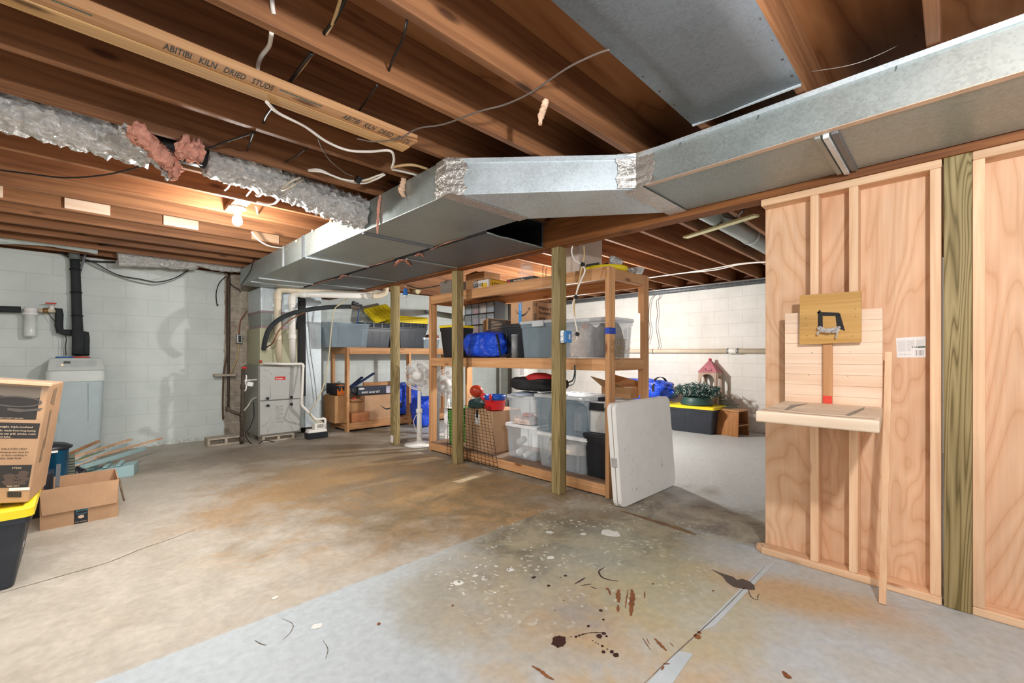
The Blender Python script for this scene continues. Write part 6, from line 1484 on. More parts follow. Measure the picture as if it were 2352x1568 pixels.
b = MB(); o_ = [rrect(0.075, 0.09, .012, 0), rrect(0.10, 0.12, .015, 0.055), rrect(0.115, 0.135, .018, 0.058)]; i_ = [rrect(0.096, 0.116, .014, 0.055), rrect(0.07, 0.085, .01, 0.004)]
b.loft(o_ + i_); b.build('pan_body', FOIL, t)
# bottom deck ---------------------------------------------------------
def bigbox(px0, px1, y0p, y1p, x): return at(px0, y1p, x), at(px1, y0p, x)
yl, yr_ = at(1068, 1000, 3.06).y, at(1132, 1000, 3.06).y
zt_ = at(1132, 945, 3.06).z
t = carton('large brown carton behind the wire grid on the bottom shelf', (3.06 + 0.21, (yl + yr_) / 2, Z0), 0.42, yl - yr_, zt_ - Z0, mat=CARD, lift=0.004)
MB().box((-0.2125, -W2 * 0 - 0.02, zt_ - Z0 - .16), (-0.2105, 0.06, zt_ - Z0 - .05)).build('shipping_label', PAPER, t); MB().box((-0.2135, 0.0, zt_ - Z0 - .09), (-0.2126, 0.035, zt_ - Z0 - .0)).build('black_tab', INK, t)
zc_ = zt_
cw = (yl + yr_) / 2
cloth_lump('dark green folded fabric on top of the large carton', (3.20, yl - 0.08, zc_ + .004), (0.22, 0.20, 0.10), plain('dark_green_fabric', '25403f', 0.7), 31)
# red bubble toy (red blue bin)
t = thing('toy_bucket', 'red toy bucket with a blue ring on top of the large carton', 'toy', (3.17, yr_ + 0.085, zc_ + 0.006), rz=0)
MB().lathe([(0.0001, 0), (0.095, 0), (0.10, .01), (0.115, 0.10), (0.118, 0.105), (0.0001, 0.105)], n=28).build('bucket_body', RED, t)
MB().lathe([(0.112, 0.105), (0.114, 0.155), (0.10, 0.158), (0.098, 0.11), (0.112, 0.105)], n=28).build('blue_ring', BLUE, t)
b = MB(); b.tube(spline([(-0.10, -0.06, .10), (-.13, -.07, .13), (-.12, -.06, .16), (-.10, -.05, .15)], 4), 0.014, 8); b.build('red_handle', RED, t)
b = MB(); b.tube(spline([(-0.06, 0.10, .10), (-.08, .13, .13), (-.07, .12, .16), (-.05, .10, .15)], 4), 0.014, 8); b.build('red_handle', RED, t)
for (y, z) in ((-.03, .03), (0.035, .03)):
    MB().cyl((-0.105, y, z), (-0.118, y, z), 0.014, n=14).build('spout_knob', plain('dark_red_plastic', '8f1d22', 0.4), t)
c = at(1096, 888, 3.30)
ZSH = 0.0
t = thing('red_face_shield', 'red headpiece with a clear visor leaning up behind the toy bucket', 'face shield', (3.32, c.y + .02, zc_ + .01), rot=(R(10), R(-20), R(15)))
MB().ball((0, 0, 0.17), 0.085, 18, 12, (.8, 1, .9)).build('red_shell', plain('orange_red_shell', 'b23a22', 0.35), t)
b = MB(); n = 12
vs = [Vector((-0.10 * math.cos(a), 0.10 * math.sin(a), z)) for z in (0.0, 0.14) for a in [(-1.1 + 2.2 * k / n) for k in range(n + 1)]]
b.add(vs, [(k, k + 1, n + 2 + k, n + 1 + k) for k in range(n)], True); b.build('clear_visor', CLEAR, t, solid=0.003)
MB().tube([(-.02, -.09, .15), (0.0, -.04, .08), (0.02, 0, 0)], 0.012, 8).build('dark_strap', BLACK, t)
# clear totes
def ctote(lab, px0, px1, ytop, ybot, x, dep, lidm, body=CLEAR, handles=None, zbase=None):
    a_ = at(px0, ybot, x); c_ = at(px1, ybot, x); zb_ = zbase if zbase is not None else Z0
    h_ = at((px0 + px1) / 2, ytop, x).z - zb_
    return tote(lab, (x + dep / 2, (a_.y + c_.y) / 2, zb_), dep, a_.y - c_.y, h_, body, lidm, ribs=2, taper=0.90, hollow=True, lidh=0.03, handles=handles), zb_ + h_, (a_.y + c_.y) / 2, a_.y - c_.y
WLID = plain('white_lid_plastic', 'e4e6e6', 0.35, vary=0.04)
NAVYL = plain('navy_latch', '252c44', 0.4)
_, zA, yA, wA = ctote('clear tote of cups and rolls, lower one next to the large carton', 1160, 1230, 975, 1048, 3.10, 0.40, WLID)
_, zB, yB, wB = ctote('clear tote stacked on the one of cups, under the red and black bag', 1163, 1226, 908, 975, 3.10, 0.40, CLEAR_LID, zbase=zA + 0.001)
_, zC, yC, wC = ctote('lower clear tote of cloths with navy latches beside the post with the outlet', 1232, 1345, 998, 1082, 3.04, 0.42, WLID, handles=NAVYL)
_, zD, yD, wD = ctote('upper smoky clear tote with navy latches beside the post with the outlet', 1226, 1350, 908, 998, 3.04, 0.42, CLEAR_LID, body=CLEAR_B, handles=NAVYL, zbase=zC + 0.001)
for k, (dy, dz, r, rr_) in enumerate(((0.05, 0.05, .038, (0, R(80), .4)), (-0.05, 0.035, .03, (0, R(70), -.4)), (0.04, 0.155, .035, (R(60), 0, 0)))):
    M_ = Euler(rr_).to_matrix(); c = Vector((3.17, yA + dy, Z0 + .01 + dz))
    MB().lathe([(0.0001, -.05), (r * .9, -.05), (r, -.045), (r, .045), (r * .9, .05), (0.0001, .05)], c, 20, True, M_).build('white_cup', WHITE, label='white roll inside the lower clear tote, %s' % ('left of the floor of it', 'right of the floor of it', 'near its top')[k], cat='roll', group='rolls in the clear tote')
cloth_lump('flat stack of papers inside the upper clear tote', (3.25, yB, zA + .008), (0.32, wB * .8, 0.07), plain('mixed_papers', 'd6c4ba', 0.8, vary=0.3, scale=20), 41, 'papers', 'paper_stack')
cloth_lump('red folded thing lying on papers in the upper clear tote', (3.18, yB - .04, zA + .082), (0.10, 0.10, 0.03), plain('coral_cloth', 'd86a58', 0.8), 43)
cloth_lump('cream cloth inside the lower tote with navy latches', (3.22, yC + .0, Z0 + 0.152), (0.34, wC * .80, 0.12), plain('cream_cloth', 'e0d2c2', 0.85), 47)
cloth_lump('dark cloth at the bottom of the lower tote with navy latches', (3.24, yC, Z0 + .008), (0.33, wC * .78, 0.14), plain('dark_cloth', '3d3a44', 0.85, vary=0.4), 49)
cloth_lump('dark blue fabric filling the upper smoky tote', (3.25, yD, zC + .008), (0.33, wD * .80, 0.27), plain('slate_fabric', '4c5a68', 0.85), 53)
# black tote and white tote by the folding table
yl, yr_ = at(1338, 1040, 3.05).y, 1.965
tote('black tote on the bottom shelf behind the folding table', (3.25, 2.10, Z0), 0.40, 0.25, 0.37, BLACK, plain('black_lid_plastic', '2c2e33', 0.35), ribs=2, taper=0.84, lidh=0.03)
tote('white tote stacked on the black one behind the folding table', (3.30, 2.10, Z0 + 0.371), 0.42, 0.27, 0.26, plain('milky_white_plastic', 'dfe0dc', 0.35), WLID, ribs=2, taper=0.88, lidh=0.04, handles=BLACK)
cloth_lump('plastic wrap bunched between the totes near the folding table', (3.10, 2.275, Z0 + 0.372), (0.12, 0.10, 0.20), CLEAR, 57, 'plastic wrap', 'plastic_wrap')
c = at(1400, 885, 3.5)
t = thing('cardboard_flaps', 'open cardboard box flaps behind the near upright above the white tote', 'cardboard box', (3.56, 2.15, zD - 0.06), world=True)
z_ = Z0 + 0.64
MB().box((3.45, 2.0, z_), (3.60, 2.30, z_ + .10)).build('box_body', CARD2, t)
MB().add([(3.45, 2.30, z_ + .10), (3.45, 2.06, z_ + .10), (3.36, 2.10, z_ + .14), (3.36, 2.36, z_ + .19)], [(0, 1, 2, 3)]).build('flap', CARD2, t, solid=0.004)
MB().add([(3.60, 2.30, z_ + .10), (3.60, 2.0, z_ + .10), (3.68, 1.98, z_ + .13), (3.68, 2.32, z_ + .20)], [(0, 1, 2, 3)]).build('flap', CARD2, t, solid=0.004)
# red black duffel
DUF = plain('black_nylon', '1c1c1f', 0.7, bump=0.3)
t = bag('red and black duffel bag lying on the upper clear totes', (3.22, (at(1190, 890, 3.2).y + at(1275, 890, 3.2).y) / 2, max(zB, zD) + 0.004), (0.30, at(1188, 890, 3.2).y - at(1285, 890, 3.2).y, 0.14), 7.7, straps=False, mat=DUF, amp=0.2)
yl = at(1188, 890, 3.2).y
b = MB(); rnd = random.Random(8); L_ = (at(1188, 890, 3.2).y - at(1285, 890, 3.2).y)
MB().ball((-.02, L_ * .42, 0.06), 0.075, 14, 10, (1.2, .75, .8)).build('red_end', plain('red_nylon', 'b3282b', 0.7, bump=0.3), t)
MB().ball((-0.03, -L_ * .12, 0.13), 0.10, 14, 8, (1.1, 1.7, .55)).build('red_panel', plain('red_nylon', 'b3282b', 0.7, bump=0.3), t)
cloth_lump('blue and white plastic sheet under the duffel bag', (3.20, yB + 0.02, zB + .001), (0.30, 0.22, 0.03), plain('blue_white_sheet', 'b9c3d4', 0.4, vary=0.3, scale=12), 61, 'plastic sheet', 'plastic_sheet')
# green crate, box fan, wire grid
yl, yr_ = at(1026, 1000, 3.06).y, at(1046, 1000, 3.06).y
zt_ = at(1030, 937, 3.06).z
t = thing('green_crate', 'green plastic crate standing on end at the left of the bottom shelf', 'crate', (3.14, yr_ + 0.05, Z0), rot=(R(-6), 0, 0))
GRN = plain('green_plastic', '5f9a45', 0.45)
hh = zt_ - Z0
b = MB()
b.box((-0.10, -.03, 0), (0.20, 0.03, .012)); b.box((-0.10, -.03, hh - .012), (0.20, .03, hh)); b.box((-.10, -.03, 0), (-.088, .03, hh)); b.box((.188, -.03, 0), (.20, .03, hh)); b.box((-.10, .024, 0), (.20, .03, hh))
b.build('crate_frame', GRN, t)
b = MB()
for k in range(1, 8): b.box((-.088, -.03, hh * k / 8), (.188, -.024, hh * k / 8 + .008))
for k in range(1, 7): b.box((-.10 + .3 * k / 7, -.03, .01), (-.092 + .3 * k / 7, -.024, hh - .01))
b.build('crate_lattice', GRN, t)
WF = plain('white_fan_plastic', 'eceae6', 0.35, vary=0.03)
yl, yr_ = 4.37, 4.10
t = thing('box_fan', 'square white box fan standing behind the left upright of the big shelf', 'fan', (3.50, 4.66, 0.0), rz=R(-20))
s = 0.20; b = MB()
for (a_, c_) in (((-.05, -s, 0), (.05, -s + .02, .44)), ((-.05, s - .02, 0), (.05, s, .44)), ((-.05, -s, 0), (.05, s, .02)), ((-.05, -s, .42), (.05, s, .44))): b.box(a_, c_)
b.build('fan_case', WF, t, bevel=0.008)
b = MB()
for k in range(18): z = .03 + .39 * k / 17; b.tube([(-.052, -s + .02, z), (-.052, s - .02, z)], .002, 5)
for k in range(7): y = -s + .03 + (2 * s - .06) * k / 6; b.tube([(-.054, y, .02), (-.054, y, .42)], .0025, 5)
b.build('front_grille', WF, t)
b = MB().cyl((-.03, 0, .22), (.03, 0, .22), .04)
for k in range(5):
    a_ = 2 * math.pi * k / 5; b.bar(Vector((0, 0, .22)), Vector((0, .17 * math.cos(a_), .22 + .17 * math.sin(a_))), 0.07, 0.004, (0.7, -math.sin(a_) * .7, math.cos(a_) * .7))
b.build('fan_blades', plain('pale_blue_blade', 'c4cede', 0.4), t)
# wire grid leaning on the front
WIRE = plain('dark_wire', '33291f', 0.5, 0.5)
t = thing('wire_grid', 'rusty dark wire grid leaning on the front of the bottom shelf', 'wire grid', (2.93, 3.4, 0.0), world=True)
A_ = aX(1031, 915, 2.972); B_ = aX(1112, 922, 2.972); Cb = fl(1143, 1078); Db = fl(1082, 1056)
Cb.x = min(Cb.x, 2.94); Db.x = min(Db.x, 2.94)
A_ = Vector((2.972, 3.78, 0.55)); q1 = aX(1142, 930, 2.972)
A0 = Vector((2.970, at(1068, 930, 2.97).y + .30, 0.60)); A1 = Vector((2.970, at(1125, 935, 2.97).y, 0.585)); B0 = Vector((2.93, A0.y - .03, 0.02)); B1 = Vector((2.925, fl(1150, 1080).y, 0.01))
b = MB()
for k in range(15):
    u = k / 14; b.tube([A0.lerp(A1, u), B0.lerp(B1, u)], 0.0022, 5)
for k in range(19):
    u = k / 18; b.tube([A0.lerp(B0, u) + Vector((-.003, 0, 0)), A1.lerp(B1, u) + Vector((-.003, 0, 0))], 0.0022, 5)
b.build('grid_wires', WIRE, t)
# ------------------------------------------------------------------ outlet box on the post
c = aX(1302, 773, 2.80); yb_ = 2.247
xa_, za_ = 2.77, c.z
t = thing('blue_outlet', 'blue outlet box with a duplex receptacle on the post', 'outlet box', (2.81, yb_ - .02, za_), world=True)
MB().box((2.775, yb_ - 0.055, za_ - 0.048), (2.86, yb_ - .001, za_ + 0.048)).build('box', BLUEBOX, t, bevel=0.004)
MB().box((2.770, yb_ - 0.045, za_ - 0.05), (2.775, yb_ - 0.012, za_ + 0.05)).build('yoke', STEEL, t)
b = MB()
for dz in (-.02, .02): b.box((2.762, yb_ - .042, za_ + dz - .016), (2.771, yb_ - .014, za_ + dz + .016))
b.build('receptacle', WHITE, t, bevel=0.003)
MB().box((2.82, yb_ - 0.057, za_ - .02), (2.838, yb_ - 0.0552, za_ + .02)).build('box_label', PAPER, t)
def P7(x, y, xx=2.85): return aX(1260 + x / 4.61, 560 + y / 4.61, xx)
cable('post_cable', [P7(255, 20), P7(245, 90), P7(280, 170), P7(345, 215), P7(385, 280), P7(350, 370), P7(310, 470), P7(285, 560), P7(255, 640), P7(268, 740), P7(285, 830), P7(305, 940), P7(300, 1000), P7(265, 1042)], 0.007, WHTCABLE, 'white cable running down beside the post into the blue outlet box')
cable('post_cable', [P7(375, 20), P7(378, 130), P7(360, 220), P7(330, 350), P7(300, 500), P7(275, 600), P7(272, 740), P7(288, 850), P7(300, 950), P7(290, 1010), P7(262, 1025)], 0.006, TANCABLE, 'tan cable running down beside the white one at the post')
for k, (x, y) in enumerate(((362, 218), (292, 562), (305, 955))):
    MB().obox(P7(x, y, 2.845), (0.03, 0.03, 0.028), (0.4, 0.2, 0.5)).build('cable_tie', RUBBER, label='black tape wrap on the post cables, %s' % ('topmost', 'middle', 'lowest')[k], cat='tape', group='tape wraps on the post cables', bevel=0.005)
cable('loose_cable', [aX(1306, 878, 2.9), aX(1316, 872, 2.9), aX(1320, 855, 2.9), aX(1320, 838, 2.9)], 0.006, BLKCABLE, 'black cable looping out from the post under the middle shelf')
cable('loose_cable', [aX(1306, 886, 2.92), aX(1318, 880, 2.92), aX(1322, 860, 2.92), aX(1321, 838, 2.92)], 0.005, plain('grey_wire', '8d8f8f', 0.5), 'grey cable looping out from the post under the middle shelf')

# ------------------------------------------------------------------ folding table leaning on the shelf
bl = fl(1428, 1170); br = fl(1553, 1114)
xt = SX0 - 0.004
tl = aY(1388, 932, bl.y + 0.10); 
W_ = 0.86; H_ = 0.735; TK = 0.034
ang = math.atan2(br.y - bl.y, br.x - bl.x); wd = (br - bl).length
t = thing('folding_table', 'white folded plastic table leaning against the near end of the shelf', 'folding table', (bl.x, bl.y, 0.004), rot=(R(-4.5), 0, ang))
hh = 0.775
def half(y0, name, lab=None):
    b = MB(); r = 0.055
    def ring(y, ins):
        pts = rrect(wd - ins * 2, hh - ins * 2, r, 0); return [Vector((p.x + wd / 2, y, p.y + hh / 2)) for p in pts]
    b.loft([ring(y0, .006), ring(y0 + .006, 0), ring(y0 + TK - .006, 0), ring(y0 + TK, .006)])
    return b.build(name, plain('white_table_plastic', 'e6e4df', 0.4, vary=0.03), t)
h1 = half(0.0, 'table_half'); h2 = half(TK + 0.007, 'table_half')
b = MB()
for (z) in (0.30,): b.box((-0.006, 0.012, z), (0.03, TK + .024, z + 0.07))
b.build('hinge', plain('grey_hinge', 'b9babb', 0.4, 0.4), t, bevel=0.003)
MB().tube(spline([(wd + .0, .02, .42), (wd + .025, .02, .43), (wd + .03, .02, .47), (wd + .0, .02, .49)], 5), 0.008, 8).build('carry_handle', WHITE, t)
SC = plain('grey_scuff', 'b3ab9c', 0.7); DK = plain('dark_scuff', '5c564c', 0.7)
b = MB(); rnd = random.Random(14)
def scuff(mb, x, z, l, w, a):
    d = Vector((math.cos(a), 0, math.sin(a))) * l / 2; s = Vector((-math.sin(a), 0, math.cos(a))) * w / 2; c = Vector((x, -0.0008, z)); mb.add([c - d, c - s, c + d, c + s], [(0, 1, 2, 3)])
for k in range(34): scuff(b, rnd.choice([0.2, 0.25, 0.22, 0.55, 0.6, 0.4]) * wd / .86 + rnd.gauss(0, .05), rnd.uniform(.08, .62), rnd.uniform(.008, .05), rnd.uniform(.001, .004), rnd.uniform(.4, 2.4))
b.build('scuff_marks', SC, h1)
b = MB()
for (x, z, l, w, a) in ((.22, .10, .03, .007, 1.5), (.2, .33, .06, .003, 1.2), (.25, .27, .03, .004, .6), (.64, .21, .035, .01, 1.4), (.63, .25, .05, .003, 1.3), (.25, .20, .012, .005, 1.2), (.42, .12, .008, .008, 0), (.09, .42, .008, .008, 0), (.65, .47, .02, .003, .8)): scuff(b, x * wd / .86, z, l, w, a)
b.build('dark_scuffs', DK, h1)
# ------------------------------------------------------------------ rear shelf by the far wall
RX0, RX1, RY0, RY1 = 2.815, 4.95, 6.30, 6.90
zr = aY(795, 797, RY0).z
t = thing('wood_shelf', 'lower wooden shelf along the far wall behind the white fan', 'shelf', ((RX0 + RX1) / 2, 6.6, 0), world=True)
for (x, y) in ((RX0, RY0), (RX0, RY1 - .089), (RX1 - .038, RY0), (RX1 - .038, RY1 - .089), (3.86, RY0)):
    MB().box((x, y, 0), (x + .038, y + .089, zr - .012)).build('upright', M_shelf('z'), t, bevel=0.003)
for z in (0.03, zr - .101):
    for y in (RY0 + .001, RY1 - .037): MB().box((RX0 + .039, y, z), (RX1 - .039, y + .036, z + .089)).build('rail', M_shelf('x'), t, bevel=0.003)
    MB().box((RX0 + .001, RY0 + .09, z), (RX0 + .037, RY1 - .09, z + .089)).build('end_rail', M_shelf('y'), t, bevel=0.003)
    MB().box((RX0, RY0 + .001, z + .0895), (RX1, RY1, z + .100)).build('deck', M_shelf('x'), t)
MB().box((RX0 + .039, RY0 + .04, zr - .34), (RX0 + .06, RY0 + .075, zr - .18)).build('support_block', M_shelf('z'), t)
ZR0 = 0.131; ZR1 = zr + 0.0
def ay(px, py, y=RY0 + 0.05): return aY(px, py, y)
def rtote(lab, px0, px1, ytop, yf, dep, body, lidm, lid=True, hollow=False, z=ZR1, **k):
    xa_ = aY(px0, 790, yf).x; xb_ = aY(px1, 790, yf).x; h = aY((px0 + px1) / 2, ytop, yf).z - z
    return tote(lab, ((xa_ + xb_) / 2, yf + dep / 2, z), xb_ - xa_, dep, h, body, lidm, lid=lid, hollow=hollow, **k), z + h
_, zt_ = rtote('clear empty tote at the left end of the rear shelf', 757, 850, 742, 6.33, 0.42, CLEAR_B, CLEAR_LID, lid=False, hollow=True, ribs=2, taper=.88)
_, zs1 = rtote('left stack of nested black totes on the rear shelf', 828, 902, 752, 6.36, 0.42, NAVYBLK, BLACK, lid=False, ribs=4, taper=.84)
_, zs2 = rtote('right stack of nested black totes under the yellow lids on the rear shelf', 916, 982, 752, 6.36, 0.42, NAVYBLK, BLACK, lid=False, ribs=4, taper=.84)
for (px0, px1, zz_, lab, n) in ((826, 906, zs1, 'rims of the nested totes, left stack, rim', 3), (914, 984, zs2, 'rims of the nested totes, right stack, rim', 3)):
    xa_ = aY(px0, 745, 6.36).x; xb_ = aY(px1, 745, 6.36).x
    for k in range(n):
        cz_ = zz_ + .001 + k * .024
        t = thing('storage_tote', 'black tote nested in the %s stack on the rear shelf, %s of three rims' % ('left' if px0 < 850 else 'right', ('lowest', 'middle', 'topmost')[k]), 'storage tote', ((xa_ + xb_) / 2, 6.57, cz_), group='nested black totes')
        w_ = xb_ - xa_; b = MB().loft([rrect(w_ - .03, .40, .03, 0), rrect(w_ - .02, .41, .03, .010), rrect(w_, .43, .03, .011), rrect(w_ + .005, .435, .03, .022), rrect(w_ - .02, .41, .03, .022), rrect(w_ - .03, .40, .03, .004)]); b.build('tote_rim', NAVYBLK, t)
        b = MB()
        for j in range(4): x = -w_ * .36 + w_ * .24 * j; b.box((x - .012, -.224, .002), (x + .012, -.214, .020))
        b.build('rim_notch', BLACK, t)
xa_ = aY(914, 735, 6.36).x; xb_ = aY(984, 735, 6.36).x
for k in range(4):
    t = thing('tote_lid', 'yellow tote lid in the flat stack, %s of four' % ('lowest', 'second', 'third', 'topmost')[k], 'lid', ((xa_ + xb_) / 2, 6.57, zs2 + .074 + k * .028), group='stacked yellow lids')
    w_ = xb_ - xa_ + .01; MB().loft([rrect(w_, .44, .04, 0), rrect(w_, .44, .04, .021), rrect(w_ - .03, .41, .03, .027), rrect(w_ - .08, .36, .03, .027), rrect(w_ - .09, .35, .03, .018)]).build('lid_panel', YELLOW, t)
a_ = aY(868, 735, 6.52); b_ = aY(925, 700, 6.62)
t = thing('tote_lid', 'yellow tote lid tipped up on the left stack of black totes', 'lid', (a_.x - .02, 6.60, zs1 + .078), rot=(R(42), R(-16), R(4)))
MB().loft([rrect(.46, .36, .04, 0, cx=.24, cy=.18), rrect(.46, .36, .04, .022, cx=.24, cy=.18), rrect(.42, .32, .04, .028, cx=.24, cy=.18)]).build('lid_panel', YELLOW, t)
b = MB()
for k in range(5): b.tube([(0.06 + k * .07, 0.0, .029), (0.03 + k * .08, .3, .029)], 0.006, 5)
b.build('lid_rib', YELLOW, t)
rtote('small clear tote behind the left upright of the big shelf', 972, 1012, 775, 6.36, 0.35, CLEAR_B, CLEAR_LID, ribs=2, hollow=True, taper=.88)
cloth_lump('red and brown clutter on the small clear tote of the rear shelf', (aY(992, 770, 6.5).x, 6.5, aY(992, 775, 6.36).z + .002), (0.22, 0.2, 0.06), plain('red_brown_clutter', '9a5a4a', 0.7, vary=.5, scale=30), 71, 'clutter', 'clutter')
# galvanized pipe crossing high behind the shelf
MB().tube([aX(925, 708, 5.05), aX(1000, 720, 4.6), aX(1092, 735, 4.2), aX(1330, 760, 4.0)][:3], 0.048, 16).build('wall_pipe', GALV, label='grey galvanized pipe running behind the top of the big shelf', cat='pipe')
# cartons on the lower deck
def rbox(lab, px0, px1, ytop, ybot, yf, dep, m=CARD, z=None, lift=.004, rz=0.0, tape=True):
    zb_ = ZR0 if z is None else z
    xa_ = aY(px0, ybot, yf).x; xb_ = aY(px1, ybot, yf).x; h = aY((px0 + px1) / 2, ytop, yf).z - zb_
    return carton(lab, ((xa_ + xb_) / 2, yf + dep / 2, zb_), xb_ - xa_, dep, h, rz=rz, mat=m, lift=lift, tape=tape), zb_ + h, (xa_ + xb_) / 2, xb_ - xa_
_, z1_, xm_, wm_ = rbox('brown carton with the curved arrow print on the rear shelf', 838, 912, 906, 968, 6.34, 0.40)
t = _
BD = [c_ for c_ in t.children if c_.name.startswith('box_body')][0]
smile(BD, (0.11, -0.2015, (z1_ - ZR0) * .48), (1, 0, 0), (0, 0, 1), 0.26)
_, z2_, x2_, w2_ = rbox('dark brown carton at the left end of the rear shelf floor', 769, 800, 908, 975, 6.42, 0.40, CARD2)
_, z3_, x3_, w3_ = rbox('crumpled low carton with orange print at the front of the rear shelf', 808, 848, 946, 975, 6.315, 0.10, plain('reddish_card', 'b8794f', 0.75))
BD = [c_ for c_ in _.children if c_.name.startswith('box_body')][0]
b = MB()
for k in range(4): b.box((-w3_ * .35 + k * w3_ * .2, -.0515, .03 + (k % 2) * .01), (-w3_ * .35 + k * w3_ * .2 + .04, -.0508, .06 + (k % 2) * .012))
b.build('orange_print', plain('orange_print', 'c97a55', 0.8), BD)
t = thing('open_carton', 'open small carton with raised flaps on the rear shelf', 'cardboard box', (aY(818, 930, 6.45).x, 6.50, ZR0), rz=R(8))
hh = aY(818, 916, 6.42).z - ZR0; w_ = 0.14
b = MB(); b.box((-w_, -.06, 0), (w_, -.056, hh)); b.box((-w_, .12, 0), (w_, .124, hh)); b.box((-w_, -.056, 0), (-w_ + .004, .12, hh)); b.box((w_ - .004, -.056, 0), (w_, .12, hh)); b.box((-w_, -.056, 0), (w_, .12, .004)); b.build('box_body', CARD2, t)
MB().add([(w_, -.056, hh), (w_, .12, hh), (w_ + .07, .12, hh + .02), (w_ + .06, -.05, hh + .06)], [(0, 1, 2, 3)]).build('flap', CARD2, t, solid=.004)
MB().add([(-w_, -.06, hh), (w_, -.06, hh), (w_ - .02, -.12, hh - .03), (-w_ + .02, -.12, hh - .03)], [(3, 2, 1, 0)]).build('flap', CARD2, t, solid=.004)
MB().ball((0, .02, hh - .01), .05, 10, 8, (1.2, .8, .6)).build('red_packet', plain('red_packet', 'c2383a', .5), t)
# printed black boxes
xa_, xb_ = aY(768, 890, 6.5).x, aY(793, 890, 6.5).x; za_, zb_ = aY(780, 908, 6.5).z, aY(780, 884, 6.5).z
t = thing('black_printed_box', 'black box with orange print at the left end of the rear shelf', 'box', ((xa_ + xb_) / 2, 6.65, z2_ + .01), world=True)
BB_ = MB().box((xa_, 6.50, z2_ + .01), (xb_ + .03, 6.80, zb_ + .02)).build('box_body', plain('black_box_card', '26252a', 0.5), t, bevel=.002)
ROOT[BB_.name] = ROOT[t.name]
b = MB()
for k in range(7): b.box((xa_ + .02 + k * .018, 6.4988, zb_ - .012), (xa_ + .032 + k * .018, 6.4998, zb_ + .004))
b.build('small_print', plain('orange_ink', 'e07a30', 0.6), BB_)
b = MB(); xx = xa_ + .04
b.add([(xx, 6.4985, za_ + .005), (xx + .12, 6.4985, za_ + .005), (xx + .13, 6.4985, zb_ - .05), (xx + .10, 6.4985, za_ + .06), (xx + .07, 6.4985, zb_ - .03), (xx + .04, 6.4985, za_ + .05), (xx + .0, 6.4985, zb_ - .05)], [(0, 1, 2, 3, 4, 5, 6)])
b.build('flame_print', plain('orange_ink', 'e07a30', 0.6), BB_)
xa_, xb_ = aY(822, 895, 6.42).x, aY(905, 895, 6.42).x; zb_ = aY(860, 887, 6.42).z
t = thing('golf_set_box', 'long dark blue golf set box lying on top of the cartons', 'box', ((xa_ + xb_) / 2, 6.52, z1_ + .008), world=True)
GB_ = MB().box((xa_, 6.42, z1_ + .010), (xb_, 6.62, zb_)).build('box_body', plain('navy_box_card', '23283a', 0.5), t, bevel=.002); ROOT[GB_.name] = ROOT[t.name]
text('BASIC GOLF SET', .042, (xa_ + .06, 6.4185, z1_ + .03), (1, 0, 0), (0, 0, 1), PAPER, GB_, 'box_lettering', 0.01)
MB().box((xb_ - .14, 6.4180, z1_ + .014), (xb_ - .002, 6.4195, zb_ - .004)).build('photo_panel', plain('pale_print', 'b9b6c4', 0.6, vary=.4, scale=30), GB_)
b = MB(); cx__ = xa_ + .06
b.add([(cx__ + .05 * math.cos(a), 6.4185, zb_ - .028 + .016 * math.sin(a)) for a in [2 * math.pi * k / 16 for k in range(16)]], [tuple(range(16))]); b.build('oval_emblem', plain('pale_grey_print', 'c8c8c8', 0.6), GB_)
# navy folding clamp
NAVY = plain('navy_metal', '1d2c52', 0.4, 0.3)
t = thing('navy_brace', 'navy metal device with two bars angling up from the rear shelf boxes', 'tool', tuple(aY(808, 895, 6.33)), world=True)
for (p0, p1) in (((803, 890), (832, 866)), ((808, 890), (859, 857))):
    MB().bar(aY(*p0, 6.36), aY(*p1, 6.46), .05, .022, (0, 0, 1)).build('bar', NAVY, t, bevel=.004)
c = aY(812, 896, 6.36); MB().lathe([(.03, -.02), (.055, -.015), (.06, 0), (.055, .015), (.03, .02)], c, 20, True, Euler((R(80), 0, R(30))).to_matrix()).build('round_head', BLACK, t)
# rail of wood leaning behind
MB().box((aY(835, 880, 6.75).x, 6.74, aY(835, 882, 6.75).z - .06), (aY(905, 880, 6.75).x, 6.78, aY(835, 878, 6.75).z)).build('wood_strip', M_shelf('x'), label='orange wood strip lying behind the golf set box', cat='lumber')
# blue tarp bags right of the farthest post
bx0, bx1 = aY(915, 915, 6.25).x, aY(985, 915, 6.25).x
bag('big blue tarp bag on the rear shelf behind the white pedestal fan', ((bx0 + bx1) / 2 + .02, 6.64, ZR0), (bx1 - bx0 + .06, 0.40, aY(950, 882, 6.4).z - ZR0), 9.1)
c = fl(985, 990)
t = bag('blue upright tarp bag on the floor right behind the white pedestal fan', (aY(980, 960, 5.85).x, 5.95, 0.0), (0.30, 0.28, 0.50), 5.5, straps=False)
